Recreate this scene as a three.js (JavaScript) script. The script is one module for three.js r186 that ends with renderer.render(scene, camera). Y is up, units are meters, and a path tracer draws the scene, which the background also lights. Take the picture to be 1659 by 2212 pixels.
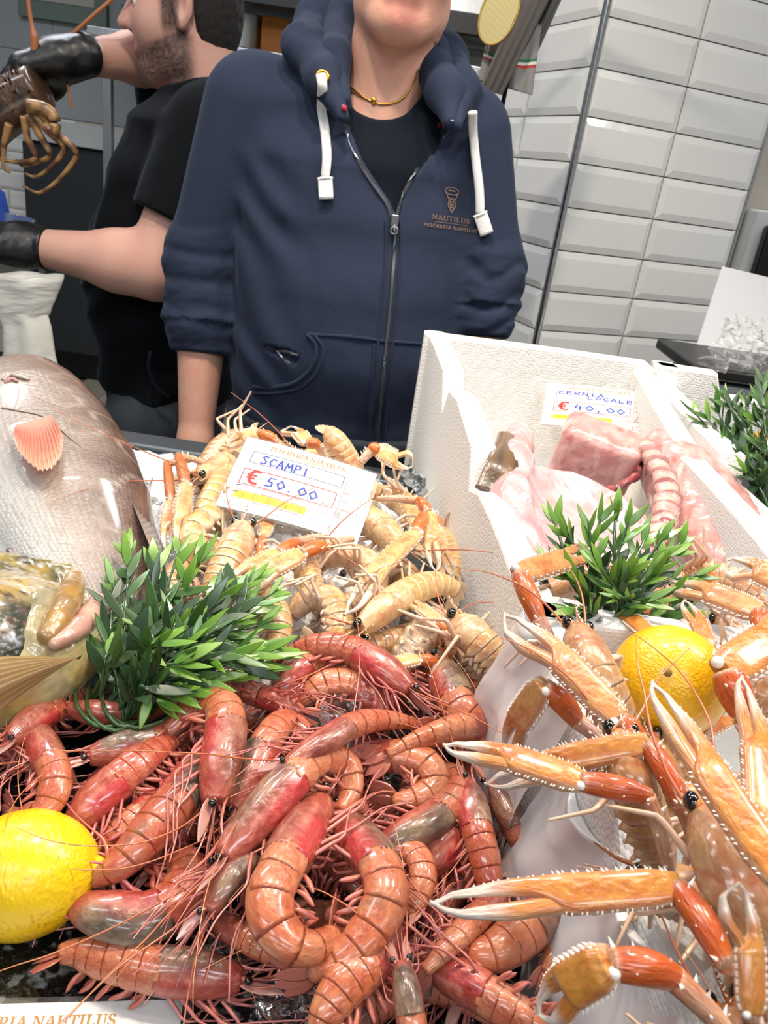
import * as THREE from 'three';
import { RectAreaLightUniformsLib } from 'three/addons/lights/RectAreaLightUniformsLib.js';
import { RoundedBoxGeometry } from 'three/addons/geometries/RoundedBoxGeometry.js';
import { mergeGeometries } from 'three/addons/utils/BufferGeometryUtils.js';
import { ImprovedNoise } from 'three/addons/math/ImprovedNoise.js';

// ---------- camera, light, exposure ----------
const W = 1659, H = 2212, FOCAL = 1661, EYE = 1.34;           // eye 1.34 m above the shop floor
const PITCH = 23.9 * Math.PI / 180, ROLL = 8.3 * Math.PI / 180;
const scene = new THREE.Scene();
scene.background = new THREE.Color(0x0b0c0d);
const camera = new THREE.PerspectiveCamera(2 * Math.atan(H / 2 / FOCAL) * 180 / Math.PI, W / H, 0.02, 30);
const V = (x = 0, y = 0, z = 0) => new THREE.Vector3(x, y, z);
const FWD = V(0, -Math.sin(PITCH), -Math.cos(PITCH)), LEVEL_UP = V(0, Math.cos(PITCH), -Math.sin(PITCH));
const RIGHT = V(Math.cos(ROLL), 0, 0).addScaledVector(LEVEL_UP, Math.sin(ROLL));
const UP = LEVEL_UP.clone().multiplyScalar(Math.cos(ROLL)).addScaledVector(V(1, 0, 0), -Math.sin(ROLL));
camera.position.set(0, EYE, 0);
camera.up.copy(UP);
camera.lookAt(camera.position.clone().add(FWD));
camera.focus = 0.45;
camera.userData.fStop = 28;
const renderer = new THREE.WebGLRenderer({ antialias: true });
renderer.toneMapping = THREE.LinearToneMapping;
renderer.toneMappingExposure = 1.1;
renderer.shadowMap.enabled = true;
RectAreaLightUniformsLib.init();
// counter lamps: [x, y, z, candela, aim x, aim z, aim level]
const COUNTER_LAMPS = [[-0.62, 2.32, -0.84, 1.5, -0.45, -0.7], [-0.12, 2.32, -0.84, 3.2, -0.12, -0.72], [0.38, 2.32, -0.84, 2.9, 0.25, -0.66], [0.88, 2.32, -0.84, 2.0, 0.5, -0.7], [-0.35, 2.5, -0.55, 3.4, 0.42, -2.0, 1.4]];
// ceiling panels: [x, z, width, depth, radiance]
const CEILING_PANELS = [[-0.9, 0.9, 1.2, 0.3, 9], [0.9, 0.9, 1.2, 0.3, 12], [-0.9, 2.2, 1.2, 0.3, 11], [0.9, 2.2, 1.2, 0.3, 13], [-1.5, -2.4, 1.2, 0.3, 24], [0.2, -2.9, 1.2, 0.3, 24], [1.7, -0.9, 1.2, 0.3, 13], [-1.9, -0.7, 1.2, 0.3, 7]];

// ---------- helpers ----------
let seed = 7;
const rnd = () => { seed = (seed + 0x6d2b79f5) | 0; let t = Math.imul(seed ^ (seed >>> 15), 1 | seed); t = (t + Math.imul(t ^ (t >>> 7), 61 | t)) ^ t; return ((t ^ (t >>> 14)) >>> 0) / 4294967296; };
const rr = (a, b) => a + (b - a) * rnd();
const clamp = (x, a = 0, b = 1) => Math.min(b, Math.max(a, x));
const lerp = (a, b, t) => a + (b - a) * t;
const sst = (a, b, x) => { const t = clamp((x - a) / (b - a)); return t * t * (3 - 2 * t); };
const mix3 = (a, b, t) => [lerp(a[0], b[0], t), lerp(a[1], b[1], t), lerp(a[2], b[2], t)];
const perlin = new ImprovedNoise();
const nz = (x, y, z = 0) => perlin.noise(x + 31.7, y + 17.3, z + 5.1);
const fbm = (x, y, z = 0, o = 4) => { let s = 0, a = 0.5; for (let i = 0; i < o; i++) { s += a * nz(x, y, z); x *= 2.03; y *= 2.03; z *= 2.03; a *= 0.5; } return s; };
const lin = (hex) => { const c = new THREE.Color(hex); return [c.r, c.g, c.b]; };
// surveyed places: the ray through a point of the frame, met with a real distance or level
const ray = (px, py) => FWD.clone().addScaledVector(RIGHT, (px - W / 2) / FOCAL).addScaledVector(UP, -(py - H / 2) / FOCAL);
const atDepth = (px, py, d) => camera.position.clone().addScaledVector(ray(px, py), d);
const onY = (px, py, y) => { const r = ray(px, py); return camera.position.clone().addScaledVector(r, (y - EYE) / r.y); };
const onF = (px, py, f) => { const r = ray(px, py); return camera.position.clone().addScaledVector(r, f / -r.z); };
const TOP = 0.95;                                              // level of the counter top
const onTop = (px, py, h) => onY(px, py, TOP + h);
const depthOf = (p) => p.clone().sub(camera.position).dot(FWD);

const names = {};
const numbered = (n) => { const k = names[n] = (names[n] ?? -1) + 1; return k ? `${n}_${String(k).padStart(3, '0')}` : n; };
const origins = new Map();
function thing(name, label, category, base = V(), group) {     // a Group at the thing's base whose children are its parts
  const o = new THREE.Group(); o.name = numbered(name); o.position.copy(base); origins.set(o, base.clone()); scene.add(o);
  o.userData = { label, category }; if (group) o.userData.group = group;
  return o;
}
function part(name, geo, mat, parent, label) {                 // geometry given in world places
  const m = new THREE.Mesh(geo, mat); m.name = name; m.castShadow = m.receiveShadow = true;
  if (origins.has(parent)) m.position.copy(origins.get(parent)).negate();
  if (label) m.userData.label = label;
  parent.add(m);
  return m;
}
function struct(name, geo, mat, parent) {
  const m = new THREE.Mesh(geo, mat); m.name = parent ? name : numbered(name); m.castShadow = m.receiveShadow = true;
  if (!parent) m.userData.kind = 'structure';
  (parent ?? scene).add(m);
  return m;
}
function solo(name, geo, mat, label, category, group) {        // a thing that is one mesh
  const m = new THREE.Mesh(geo, mat); m.name = numbered(name); m.castShadow = m.receiveShadow = true;
  m.userData = { label, category }; if (group) m.userData.group = group;
  scene.add(m);
  return m;
}
const box = (w, h, d, x = 0, y = 0, z = 0, r = 0.003) => { const m = Math.min(w, h, d); return (r && m > 2.2 * r ? new RoundedBoxGeometry(w, h, d, 2, r) : new THREE.BoxGeometry(w, h, d)).translate(x, y, z); };
const xf = (g, p, q, s = 1) => g.applyMatrix4(new THREE.Matrix4().compose(p, q ?? new THREE.Quaternion(), V(s, s, s)));
const join = (list) => mergeGeometries(list.map((g) => { const c = g.index ? g.toNonIndexed() : g; for (const k of Object.keys(c.attributes)) if (!['position', 'normal', 'uv', 'color'].includes(k)) c.deleteAttribute(k); return c; }));
const spaced = (pts, n) => new THREE.CatmullRomCurve3(pts, false, 'centripetal').getSpacedPoints(n);

// A closed skin drawn along a line. up: a Vector3 or (i, T) => Vector3; prof(u, angle) => [along up, along side]; col(u, angle, p) => [r, g, b]
function sweep(pts, o) {
  const n = pts.length, m = o.m ?? 12, pos = [], uv = [], col = [], idx = [], side = V(), T = V(), U = V(), p = V();
  let run = 0;
  for (let i = 0; i < n; i++) {
    T.subVectors(pts[Math.min(n - 1, i + 1)], pts[Math.max(0, i - 1)]).normalize();
    if (i) run += pts[i].distanceTo(pts[i - 1]);
    U.copy(typeof o.up === 'function' ? o.up(i / (n - 1), T) : o.up);
    U.addScaledVector(T, -U.dot(T));
    if (U.lengthSq() < 1e-8) U.set(T.y, T.z, T.x).addScaledVector(T, -(T.y * T.x + T.z * T.y + T.x * T.z));
    U.normalize(); side.crossVectors(T, U);
    const u = i / (n - 1);
    for (let j = 0; j <= m; j++) {
      const th = (j / m) * Math.PI * 2 - Math.PI, [a, b] = o.prof(u, th);
      p.copy(pts[i]).addScaledVector(U, a).addScaledVector(side, b);
      if (o.fix) o.fix(p, u, th);
      pos.push(p.x, p.y, p.z); uv.push(run, th * (o.uvr ?? 0.02));
      if (o.col) col.push(...o.col(u, th, p));
    }
  }
  for (let i = 0; i < n - 1; i++) for (let j = 0; j < m; j++) { const a = i * (m + 1) + j, b = a + m + 1; idx.push(a, a + 1, b, b, a + 1, b + 1); }
  if (o.caps !== false) for (const i of [0, n - 1]) {
    const c = pos.length / 3, k = i * (m + 1); let x = 0, y = 0, z = 0;
    for (let j = 0; j < m; j++) { x += pos[(k + j) * 3] / m; y += pos[(k + j) * 3 + 1] / m; z += pos[(k + j) * 3 + 2] / m; }
    pos.push(x, y, z); uv.push(i ? run : 0, 0); if (o.col) col.push(...col.slice(k * 3, k * 3 + 3));
    for (let j = 0; j < m; j++) i ? idx.push(k + j, k + j + 1, c) : idx.push(k + j + 1, k + j, c);
  }
  const g = new THREE.BufferGeometry();
  g.setAttribute('position', new THREE.Float32BufferAttribute(pos, 3)); g.setAttribute('uv', new THREE.Float32BufferAttribute(uv, 2));
  if (o.col) g.setAttribute('color', new THREE.Float32BufferAttribute(col, 3));
  g.setIndex(idx); g.computeVertexNormals();
  const N = g.attributes.normal;
  for (let i = 0; i < n; i++) { const a = i * (m + 1), b = a + m, v = V(N.getX(a) + N.getX(b), N.getY(a) + N.getY(b), N.getZ(a) + N.getZ(b)).normalize(); N.setXYZ(a, v.x, v.y, v.z); N.setXYZ(b, v.x, v.y, v.z); }
  return g;
}
const oval = (ra, rb) => (u, t) => { const k = typeof ra === 'function' ? ra(u) : ra, q = typeof rb === 'function' ? rb(u) : rb ?? k; return [Math.cos(t) * k, Math.sin(t) * q]; };
const tube = (pts, r, m = 6, n = 0, up = V(0.1, 1, 0.05), extra = {}) => sweep(n ? spaced(pts, n) : pts, { m, up, prof: oval(r), ...extra });
// a flat leaf-like blade with a swollen middle: base, direction, face normal, length, half width, half thickness
function blade(b, dir, nrm, len, hw, ht, o = {}) {
  const n = o.n ?? 7, pts = [], bend = o.bend ?? 0, d = dir.clone().normalize(), N = nrm.clone().addScaledVector(d, -nrm.dot(d)).normalize();
  for (let i = 0; i <= n; i++) { const u = i / n; pts.push(b.clone().addScaledVector(d, u * len).addScaledVector(N, bend * len * u * u)); }
  const shape = o.shape ?? ((u) => Math.pow(Math.sin(Math.PI * Math.pow(clamp(u, 0.02, 0.985), 0.8)), 0.8));
  return sweep(pts, { m: o.m ?? 8, up: N, col: o.col, prof: (u, t) => { const w = shape(u); return [Math.cos(t) * ht * Math.max(0.25, w) + (o.fold ?? 0) * Math.abs(Math.sin(t)) * w * hw, Math.sin(t) * w * hw]; } });
}
const ball = (p, r, s = [1, 1, 1], q) => { const g = new THREE.SphereGeometry(r, 16, 12); g.scale(...s); if (q) g.applyQuaternion(q); return g.translate(p.x, p.y, p.z); };

// skin of a distance field on a grid of its own (surface nets)
function skin(f, lo, hi, cell, colour, uvScale = 1) {
  const nx = Math.ceil((hi.x - lo.x) / cell) + 1, ny = Math.ceil((hi.y - lo.y) / cell) + 1, nzz = Math.ceil((hi.z - lo.z) / cell) + 1;
  const F = new Float32Array(nx * ny * nzz), id = (i, j, k) => (k * ny + j) * nx + i;
  const Q = 6;                                                  // whole blocks that lie far from the skin are filled at once
  for (let K = 0; K < nzz; K += Q) for (let J = 0; J < ny; J += Q) for (let I = 0; I < nx; I += Q) {
    const c = f(lo.x + (I + Q / 2) * cell, lo.y + (J + Q / 2) * cell, lo.z + (K + Q / 2) * cell), far = Math.abs(c) > Q * cell * 1.5 + 0.012;
    for (let k = K; k < Math.min(K + Q, nzz); k++) for (let j = J; j < Math.min(J + Q, ny); j++) for (let i = I; i < Math.min(I + Q, nx); i++) F[id(i, j, k)] = far ? c : f(lo.x + i * cell, lo.y + j * cell, lo.z + k * cell);
  }
  const vi = new Int32Array(nx * ny * nzz).fill(-1), pos = [], idx = [];
  for (let k = 0; k < nzz - 1; k++) for (let j = 0; j < ny - 1; j++) for (let i = 0; i < nx - 1; i++) {
    let sx = 0, sy = 0, sz = 0, c = 0, inside = 0;
    const g = (a, b, d) => F[id(i + a, j + b, k + d)];
    for (let q = 0; q < 8; q++) inside += g(q & 1, (q >> 1) & 1, q >> 2) < 0 ? 1 : 0;
    if (!inside || inside === 8) continue;
    const edge = (a, b, d, e, h, l) => { const p = g(a, b, d), q = g(e, h, l); if ((p < 0) !== (q < 0)) { const t = p / (p - q); sx += a + (e - a) * t; sy += b + (h - b) * t; sz += d + (l - d) * t; c++; } };
    for (let a = 0; a < 2; a++) for (let b = 0; b < 2; b++) { edge(0, a, b, 1, a, b); edge(a, 0, b, a, 1, b); edge(a, b, 0, a, b, 1); }
    vi[id(i, j, k)] = pos.length / 3; pos.push(lo.x + (i + sx / c) * cell, lo.y + (j + sy / c) * cell, lo.z + (k + sz / c) * cell);
  }
  const quad = (a, b, c, d, flip) => { if (a < 0 || b < 0 || c < 0 || d < 0) return; flip ? idx.push(a, c, b, a, d, c) : idx.push(a, b, c, a, c, d); };
  for (let k = 1; k < nzz - 1; k++) for (let j = 1; j < ny - 1; j++) for (let i = 1; i < nx - 1; i++) {
    const s = F[id(i, j, k)] < 0, at = (a, b, d) => vi[id(i - a, j - b, k - d)];
    if (s !== F[id(i + 1, j, k)] < 0) quad(at(0, 1, 1), at(0, 0, 1), at(0, 0, 0), at(0, 1, 0), !s);
    if (s !== F[id(i, j + 1, k)] < 0) quad(at(1, 0, 1), at(1, 0, 0), at(0, 0, 0), at(0, 0, 1), !s);
    if (s !== F[id(i, j, k + 1)] < 0) quad(at(1, 1, 0), at(0, 1, 0), at(0, 0, 0), at(1, 0, 0), !s);
  }
  const g = new THREE.BufferGeometry(), P = new Float32Array(pos), N = new Float32Array(pos.length), uv = new Float32Array(pos.length / 3 * 2), C = colour && new Float32Array(pos.length), e = cell * 0.5;
  for (let v = 0; v < P.length; v += 3) {
    const x = P[v], y = P[v + 1], z = P[v + 2];
    let a = f(x + e, y, z) - f(x - e, y, z), b = f(x, y + e, z) - f(x, y - e, z), c = f(x, y, z + e) - f(x, y, z - e); const l = Math.hypot(a, b, c) || 1;
    N[v] = a / l; N[v + 1] = b / l; N[v + 2] = c / l;
    uv[v / 3 * 2] = (x + z * 0.7) * uvScale; uv[v / 3 * 2 + 1] = (y + z * 0.3) * uvScale;
    if (C) C.set(colour(x, y, z, N[v], N[v + 1], N[v + 2]), v);
  }
  g.setAttribute('position', new THREE.BufferAttribute(P, 3)); g.setAttribute('normal', new THREE.BufferAttribute(N, 3)); g.setAttribute('uv', new THREE.BufferAttribute(uv, 2));
  if (C) g.setAttribute('color', new THREE.BufferAttribute(C, 3));
  g.setIndex(idx);
  return g;
}
const smin = (a, b, k) => { const h = Math.max(k - Math.abs(a - b), 0) / k; return Math.min(a, b) - h * h * k * 0.25; };
const smax = (a, b, k) => -smin(-a, -b, k);
// tapered capsule between two places
const bone = (a, b, ra, rb) => { const d = b.clone().sub(a), l2 = d.lengthSq(); return (x, y, z) => { const px = x - a.x, py = y - a.y, pz = z - a.z, t = clamp((px * d.x + py * d.y + pz * d.z) / l2); return Math.hypot(px - d.x * t, py - d.y * t, pz - d.z * t) - lerp(ra, rb, t); }; };
const egg = (c, r, q) => { const inv = q && q.clone().invert(), v = V(), m = Math.min(r.x, r.y, r.z); return (x, y, z) => { v.set(x - c.x, y - c.y, z - c.z); if (inv) v.applyQuaternion(inv); const k0 = Math.hypot(v.x / r.x, v.y / r.y, v.z / r.z), k1 = Math.hypot(v.x / (r.x * r.x), v.y / (r.y * r.y), v.z / (r.z * r.z)); return k1 < 1e-6 ? -m : k0 * (k0 - 1) / k1; }; };
const blend = (list, k) => (x, y, z) => { let d = list[0](x, y, z); for (let i = 1; i < list.length; i++) d = smin(d, list[i](x, y, z), k); return d; };

// ---------- computed textures (values repeat seamlessly) ----------
function tex(size, f, o = {}) {                                 // f(u, v) in 0..1 => grey or [r, g, b] in 0..1
  const d = new Uint8Array(size * size * 4);
  for (let y = 0; y < size; y++) for (let x = 0; x < size; x++) { const c = f(x / size, y / size), i = (y * size + x) * 4; for (let k = 0; k < 3; k++) d[i + k] = clamp(Array.isArray(c) ? c[k] : c) * 255; d[i + 3] = 255; }
  const t = new THREE.DataTexture(d, size, size); t.wrapS = t.wrapT = THREE.RepeatWrapping; t.magFilter = THREE.LinearFilter; t.minFilter = THREE.LinearFilter;
  if (o.srgb) t.colorSpace = THREE.SRGBColorSpace; if (o.metres) t.repeat.set(1 / o.metres, 1 / o.metres);
  t.needsUpdate = true;
  return t;
}
const hash2 = (i, j, s) => { let h = Math.imul(i + 374761, 668265263) ^ Math.imul(j + 97, 2246822519) ^ Math.imul(Math.round(s * 1000), 3266489917); h = Math.imul(h ^ (h >>> 15), 2246822519); h ^= h >>> 13; return ((h >>> 0) / 4294967296) - 0.5; };
const periodic = (u, v, k, s = 0, o = 4) => { let sum = 0, a = 0.62; k = Math.max(2, Math.round(k)); for (let q = 0; q < o; q++) { const x = u * k, y = v * k, i = Math.floor(x), j = Math.floor(y), fx = sst(0, 1, x - i), fy = sst(0, 1, y - j), I = (i + 1) % k, J = (j + 1) % k; sum += a * lerp(lerp(hash2(i % k, j % k, s + q), hash2(I, j % k, s + q), fx), lerp(hash2(i % k, J, s + q), hash2(I, J, s + q), fx), fy); k *= 2; a *= 0.5; } return sum; };
const metres = (t, m, n = m) => { const c = t.clone(); c.repeat.set(1 / m, 1 / n); c.needsUpdate = true; return c; };
const roughTex = tex(256, (u, v) => 0.5 + 0.8 * periodic(u, v, 6, 1.3, 5));
const mottleTex = tex(256, (u, v) => { const n = periodic(u, v, 5, 4.1, 5), s = periodic(u, v, 22, 9.3, 3); return [0.93 + 0.5 * Math.min(0, n) + 0.22 * s, 0.88 + 0.8 * Math.min(0.05, n) + 0.5 * s, 0.85 + 0.8 * Math.min(0.05, n) + 0.5 * s]; });
const beadTex = (() => { const P = []; const n = 20; for (let j = 0; j < n; j++) for (let i = 0; i < n; i++) P.push([(i + (j % 2) * 0.5 + rr(-0.28, 0.28)) / n, (j + rr(-0.28, 0.28)) / n]); return tex(256, (u, v) => { let d = 9; const ci = Math.floor(u * n), cj = Math.floor(v * n); for (let b = -1; b <= 1; b++) for (let a = -2; a <= 2; a++) { const q = P[((cj + b + n) % n) * n + (ci + a + n) % n]; let x = Math.abs(q[0] - u), y = Math.abs(q[1] - v); x = Math.min(x, 1 - x); y = Math.min(y, 1 - y); d = Math.min(d, Math.hypot(x, y)); } return 1 - (d * n) ** 2 * 1.1; }); })();
const clothTex = tex(256, (u, v) => 0.5 + 0.22 * Math.sin(u * 2 * Math.PI * 64) * Math.sin(v * 2 * Math.PI * 64) + 0.5 * periodic(u, v, 26, 2.2, 3));
const canvasTex = (w, h, draw) => { const c = document.createElement('canvas'); c.width = w; c.height = h; draw(c.getContext('2d'), w, h); const t = new THREE.CanvasTexture(c); t.colorSpace = THREE.SRGBColorSpace; t.magFilter = THREE.LinearFilter; return t; };
const std = (o) => new THREE.MeshStandardMaterial(o), phys = (o) => new THREE.MeshPhysicalMaterial(o);
// ---------- the setting ----------
const M = {
  wallPaint: std({ color: 0xd2cabc, roughness: 0.8 }), wallFront: std({ color: 0x9a9a98, roughness: 0.85 }), ceil: std({ color: 0xc9c9c6, roughness: 0.9 }),
  grout: std({ color: 0xa3a195, roughness: 0.9 }), steel: std({ color: 0xb9bcbf, metalness: 1, roughness: 0.32, bumpMap: metres(roughTex, 0.11), bumpScale: 0.0003 }), chrome: std({ color: 0xd6dadd, metalness: 1, roughness: 0.16 }),
  tile: ['#e9e8e3', '#e5e5e0', '#ecebe6'].map((c) => phys({ color: c, roughness: 0.16, clearcoat: 0.5, clearcoatRoughness: 0.06, bumpMap: metres(roughTex, 0.16), bumpScale: 0.0007 })),
  greyTile: ['#9ba1a3', '#a2a8a9', '#959b9e'].map((c) => phys({ color: c, roughness: 0.22, clearcoat: 0.4, clearcoatRoughness: 0.1 })),
  dark: std({ color: 0x23272b, roughness: 0.45 }), black: std({ color: 0x0e0f11, roughness: 0.4 }), white: std({ color: 0xe6e6e2, roughness: 0.55 }), orange: std({ color: 0xc77a2a, roughness: 0.5 }),
};
const woodTex = tex(512, (u, v) => { const g = periodic(u, v * 0.999, 3, 2.7, 3), f = 0.5 + 0.5 * Math.sin((u * 34 + g * 5) * 6.283) * 0.4 + 0.9 * periodic(u, v, 40, 6.1, 2) * 0.6; return [0.62 * (0.75 + 0.3 * f), 0.60 * (0.75 + 0.3 * f), 0.54 * (0.75 + 0.3 * f)]; }, { srgb: true });
const plankMats = [0xffffff, 0xd2cfc6, 0xebe8e0, 0xb5b3ab].map((c) => std({ color: c, map: metres(woodTex, 0.5, 1.4), roughness: 0.6 }));
const RX0 = -3.3, RX1 = 3.3, RZ0 = -4.6, RZ1 = 3.0, RH = 2.9;
{
  const floor = struct('floor', box(RX1 - RX0 + 0.4, 0.12, RZ1 - RZ0 + 0.4, 0, -0.072, (RZ0 + RZ1) / 2, 0), std({ color: 0x4c4a45, roughness: 0.8 }));
  const geos = [1.2, 0.75].map((l) => box(0.192, 0.012, l, 0, -0.006, 0, 0.0015));
  let n = 0;
  for (let i = 0; i < 16; i++) { let z = RZ0 + rr(0, 0.5); while (z < -1.2) { const k = n++ % 3 ? 0 : 1, l = k ? 0.75 : 1.2, p = struct('plank', geos[k], plankMats[Math.floor(rr(0, 4))], floor); p.position.set(-2.7 + i * 0.195, 0, z + l / 2); z += l + 0.003; } }
  struct('ceiling', box(RX1 - RX0 + 0.4, 0.12, RZ1 - RZ0 + 0.4, 0, RH + 0.06, (RZ0 + RZ1) / 2, 0), M.ceil);
  struct('wall_left', box(0.15, RH, RZ1 - RZ0, RX0 - 0.075, RH / 2, (RZ0 + RZ1) / 2, 0), M.wallFront);
  struct('wall_right', box(0.15, RH, RZ1 - RZ0, RX1 + 0.075, RH / 2, (RZ0 + RZ1) / 2, 0), M.wallPaint);
  struct('wall_front', box(RX1 - RX0 + 0.3, RH, 0.15, 0, RH / 2, RZ1 + 0.075, 0), M.wallFront);
  const back = struct('wall_back', box(RX1 - RX0 + 0.3, RH, 0.15, 0, RH / 2, RZ0 - 0.075, 0), M.wallPaint);
  // large grey tiles above the ledge, small bevelled tiles at the left
  const big = box(0.594, 0.294, 0.012, 0, 0, 0, 0.002);
  for (let r = 0; r < 5; r++) for (let c = 0; c < 6; c++) { const t = struct('tile', big, M.greyTile[(r * 2 + c * 3) % 3], back); t.position.set(-2.98 + c * 0.6, 1.5 + r * 0.3, RZ0 + 0.004); }
  const small = bevelTile(0.196, 0.096, 0.012);
  for (let r = 0; r < 12; r++) for (let c = 0; c < 6; c++) { const t = struct('tile', small, M.tile[(r + c) % 3], back); t.position.set(-3.12 + c * 0.2 + (r % 2) * 0.1 - 0.05, 0.2 + r * 0.1, RZ0 + 0.003); }
}
function bevelTile(w, h, d) {                                    // a tile with a broad bevel all round
  const x = w / 2, y = h / 2, b = 0.016, P = [[-x, -y, 0], [x, -y, 0], [x, y, 0], [-x, y, 0], [-x, -y, d * 0.45], [x, -y, d * 0.45], [x, y, d * 0.45], [-x, y, d * 0.45], [-x + b, -y + b, d], [x - b, -y + b, d], [x - b, y - b, d], [-x + b, y - b, d]];
  const Q = [[0, 1, 5, 4], [1, 2, 6, 5], [2, 3, 7, 6], [3, 0, 4, 7], [4, 5, 9, 8], [5, 6, 10, 9], [6, 7, 11, 10], [7, 4, 8, 11], [8, 9, 10, 11]], pos = [], uv = [];
  for (const [a, c, e, f] of Q) for (const k of [a, c, e, a, e, f]) { pos.push(...P[k]); uv.push(P[k][0], P[k][1]); }
  const g = new THREE.BufferGeometry(); g.setAttribute('position', new THREE.Float32BufferAttribute(pos, 3)); g.setAttribute('uv', new THREE.Float32BufferAttribute(uv, 2)); g.computeVertexNormals();
  return g;
}
// the tiled pillar, turned towards the counter
{
  const a = 22.7 * Math.PI / 180, e1 = V(Math.cos(a), 0, -Math.sin(a)), e2 = V(-Math.sin(a), 0, -Math.cos(a)), corner = V(0.318, 0, -2.0), wf = 0.534, ws = 0.56;
  const core = new THREE.BoxGeometry(wf - 0.008, RH, ws - 0.008), mid = corner.clone().addScaledVector(e1, wf / 2).addScaledVector(e2, ws / 2).setY(RH / 2);
  const pillar = struct('wall_pillar', core, M.grout); pillar.position.copy(mid); pillar.rotation.y = a;
  const loc = (p) => pillar.worldToLocal(p); pillar.updateMatrixWorld();
  const front = [0, 1].map((k) => bevelTile(k ? 0.2655 : 0.2585, 0.095, 0.009)), sideT = bevelTile(0.2585, 0.095, 0.009);
  for (let r = 0; r < 21; r++) {
    const y = 1.704 + 11 * 0.098 - (r + 0.5) * 0.098;
    for (let c = 0; c < 2; c++) { const t = struct('tile', front[c], M.tile[(r * 2 + c) % 3], pillar); t.position.copy(loc(corner.clone().addScaledVector(e1, c ? 0.3975 : 0.132).setY(y))); }
    for (let c = 0; c < 2; c++) { const t = struct('tile', sideT, M.tile[(r + c * 2 + 1) % 3], pillar); t.position.copy(loc(corner.clone().addScaledVector(e2, 0.132 + c * 0.263).setY(y))); t.rotation.y = -Math.PI / 2; }
  }
  for (const [k, w] of [[0, 0.016], [wf, 0.01]]) {
    const prof = new THREE.CylinderGeometry(w * 0.55, w * 0.55, RH, 12), m = struct('edge_strip', prof, M.chrome, pillar, ''); m.position.copy(loc(corner.clone().addScaledVector(e1, k).addScaledVector(e2, -0.006).setY(RH / 2)));
  }
}
// ceiling light panels and the lamps over the counter
for (const [x, z, w, d, e] of CEILING_PANELS) {
  const t = thing('ceiling_light', x < -1 ? 'white ceiling light panel above the left aisle' : 'white rectangular light panel set in the shop ceiling', 'light', V(x, RH, z), 'ceiling light panels of the shop');
  part('frame', box(w + 0.06, 0.03, d + 0.06, x, RH - 0.015, z, 0.004), M.white, t);
  part('diffuser_panel_light', new THREE.BoxGeometry(w, 0.008, d).translate(x, RH - 0.034, z), std({ color: 0xffffff, emissive: 0xf4f8ff, emissiveIntensity: 4 }), t);
  const l = new THREE.RectAreaLight(0xf2f6ff, e, w, d); l.position.set(x, RH - 0.045, z); l.lookAt(x, 0, z); l.name = 'ceiling_light_lamp'; scene.add(l);
}
for (const [x, y, z, cd, ax, az, ay] of COUNTER_LAMPS) {
  const p = V(x, y, z), aim = V(ax, ay ?? TOP, az), dir = aim.clone().sub(p).normalize(), t = thing('spot_lamp', ay ? 'white spot lamp turned towards the tiled pillar behind the counter' : 'white cylindrical spot lamp hanging above the fish counter', 'lamp', p, 'spot lamps over the counter');
  part('rod', tube([V(x, RH, z), V(x, y + 0.1, z)], 0.006), M.white, t);
  part('housing', sweep([0, 0.01, 0.1, 0.16].map((k) => p.clone().addScaledVector(dir, -0.012 - k)), { m: 20, up: V(1, 0.2, 0), prof: oval(0.052) }), M.white, t);
  part('lens_light', sweep([0.0, 0.004, 0.008].map((k) => p.clone().addScaledVector(dir, -k)), { m: 20, up: V(1, 0.2, 0), prof: oval((u) => 0.044 - u * 0.004) }), std({ color: 0xffffff, emissive: 0xfff2e0, emissiveIntensity: 30 }), t);
  const l = new THREE.SpotLight(0xfff0dd, cd, 0, 0.95, 0.7, 2); l.position.copy(p.clone().addScaledVector(dir, 0.012)); l.target.position.copy(aim); l.castShadow = true; l.shadow.radius = 2.2; l.name = 'spot_lamp_light'; scene.add(l, l.target);
}
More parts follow.
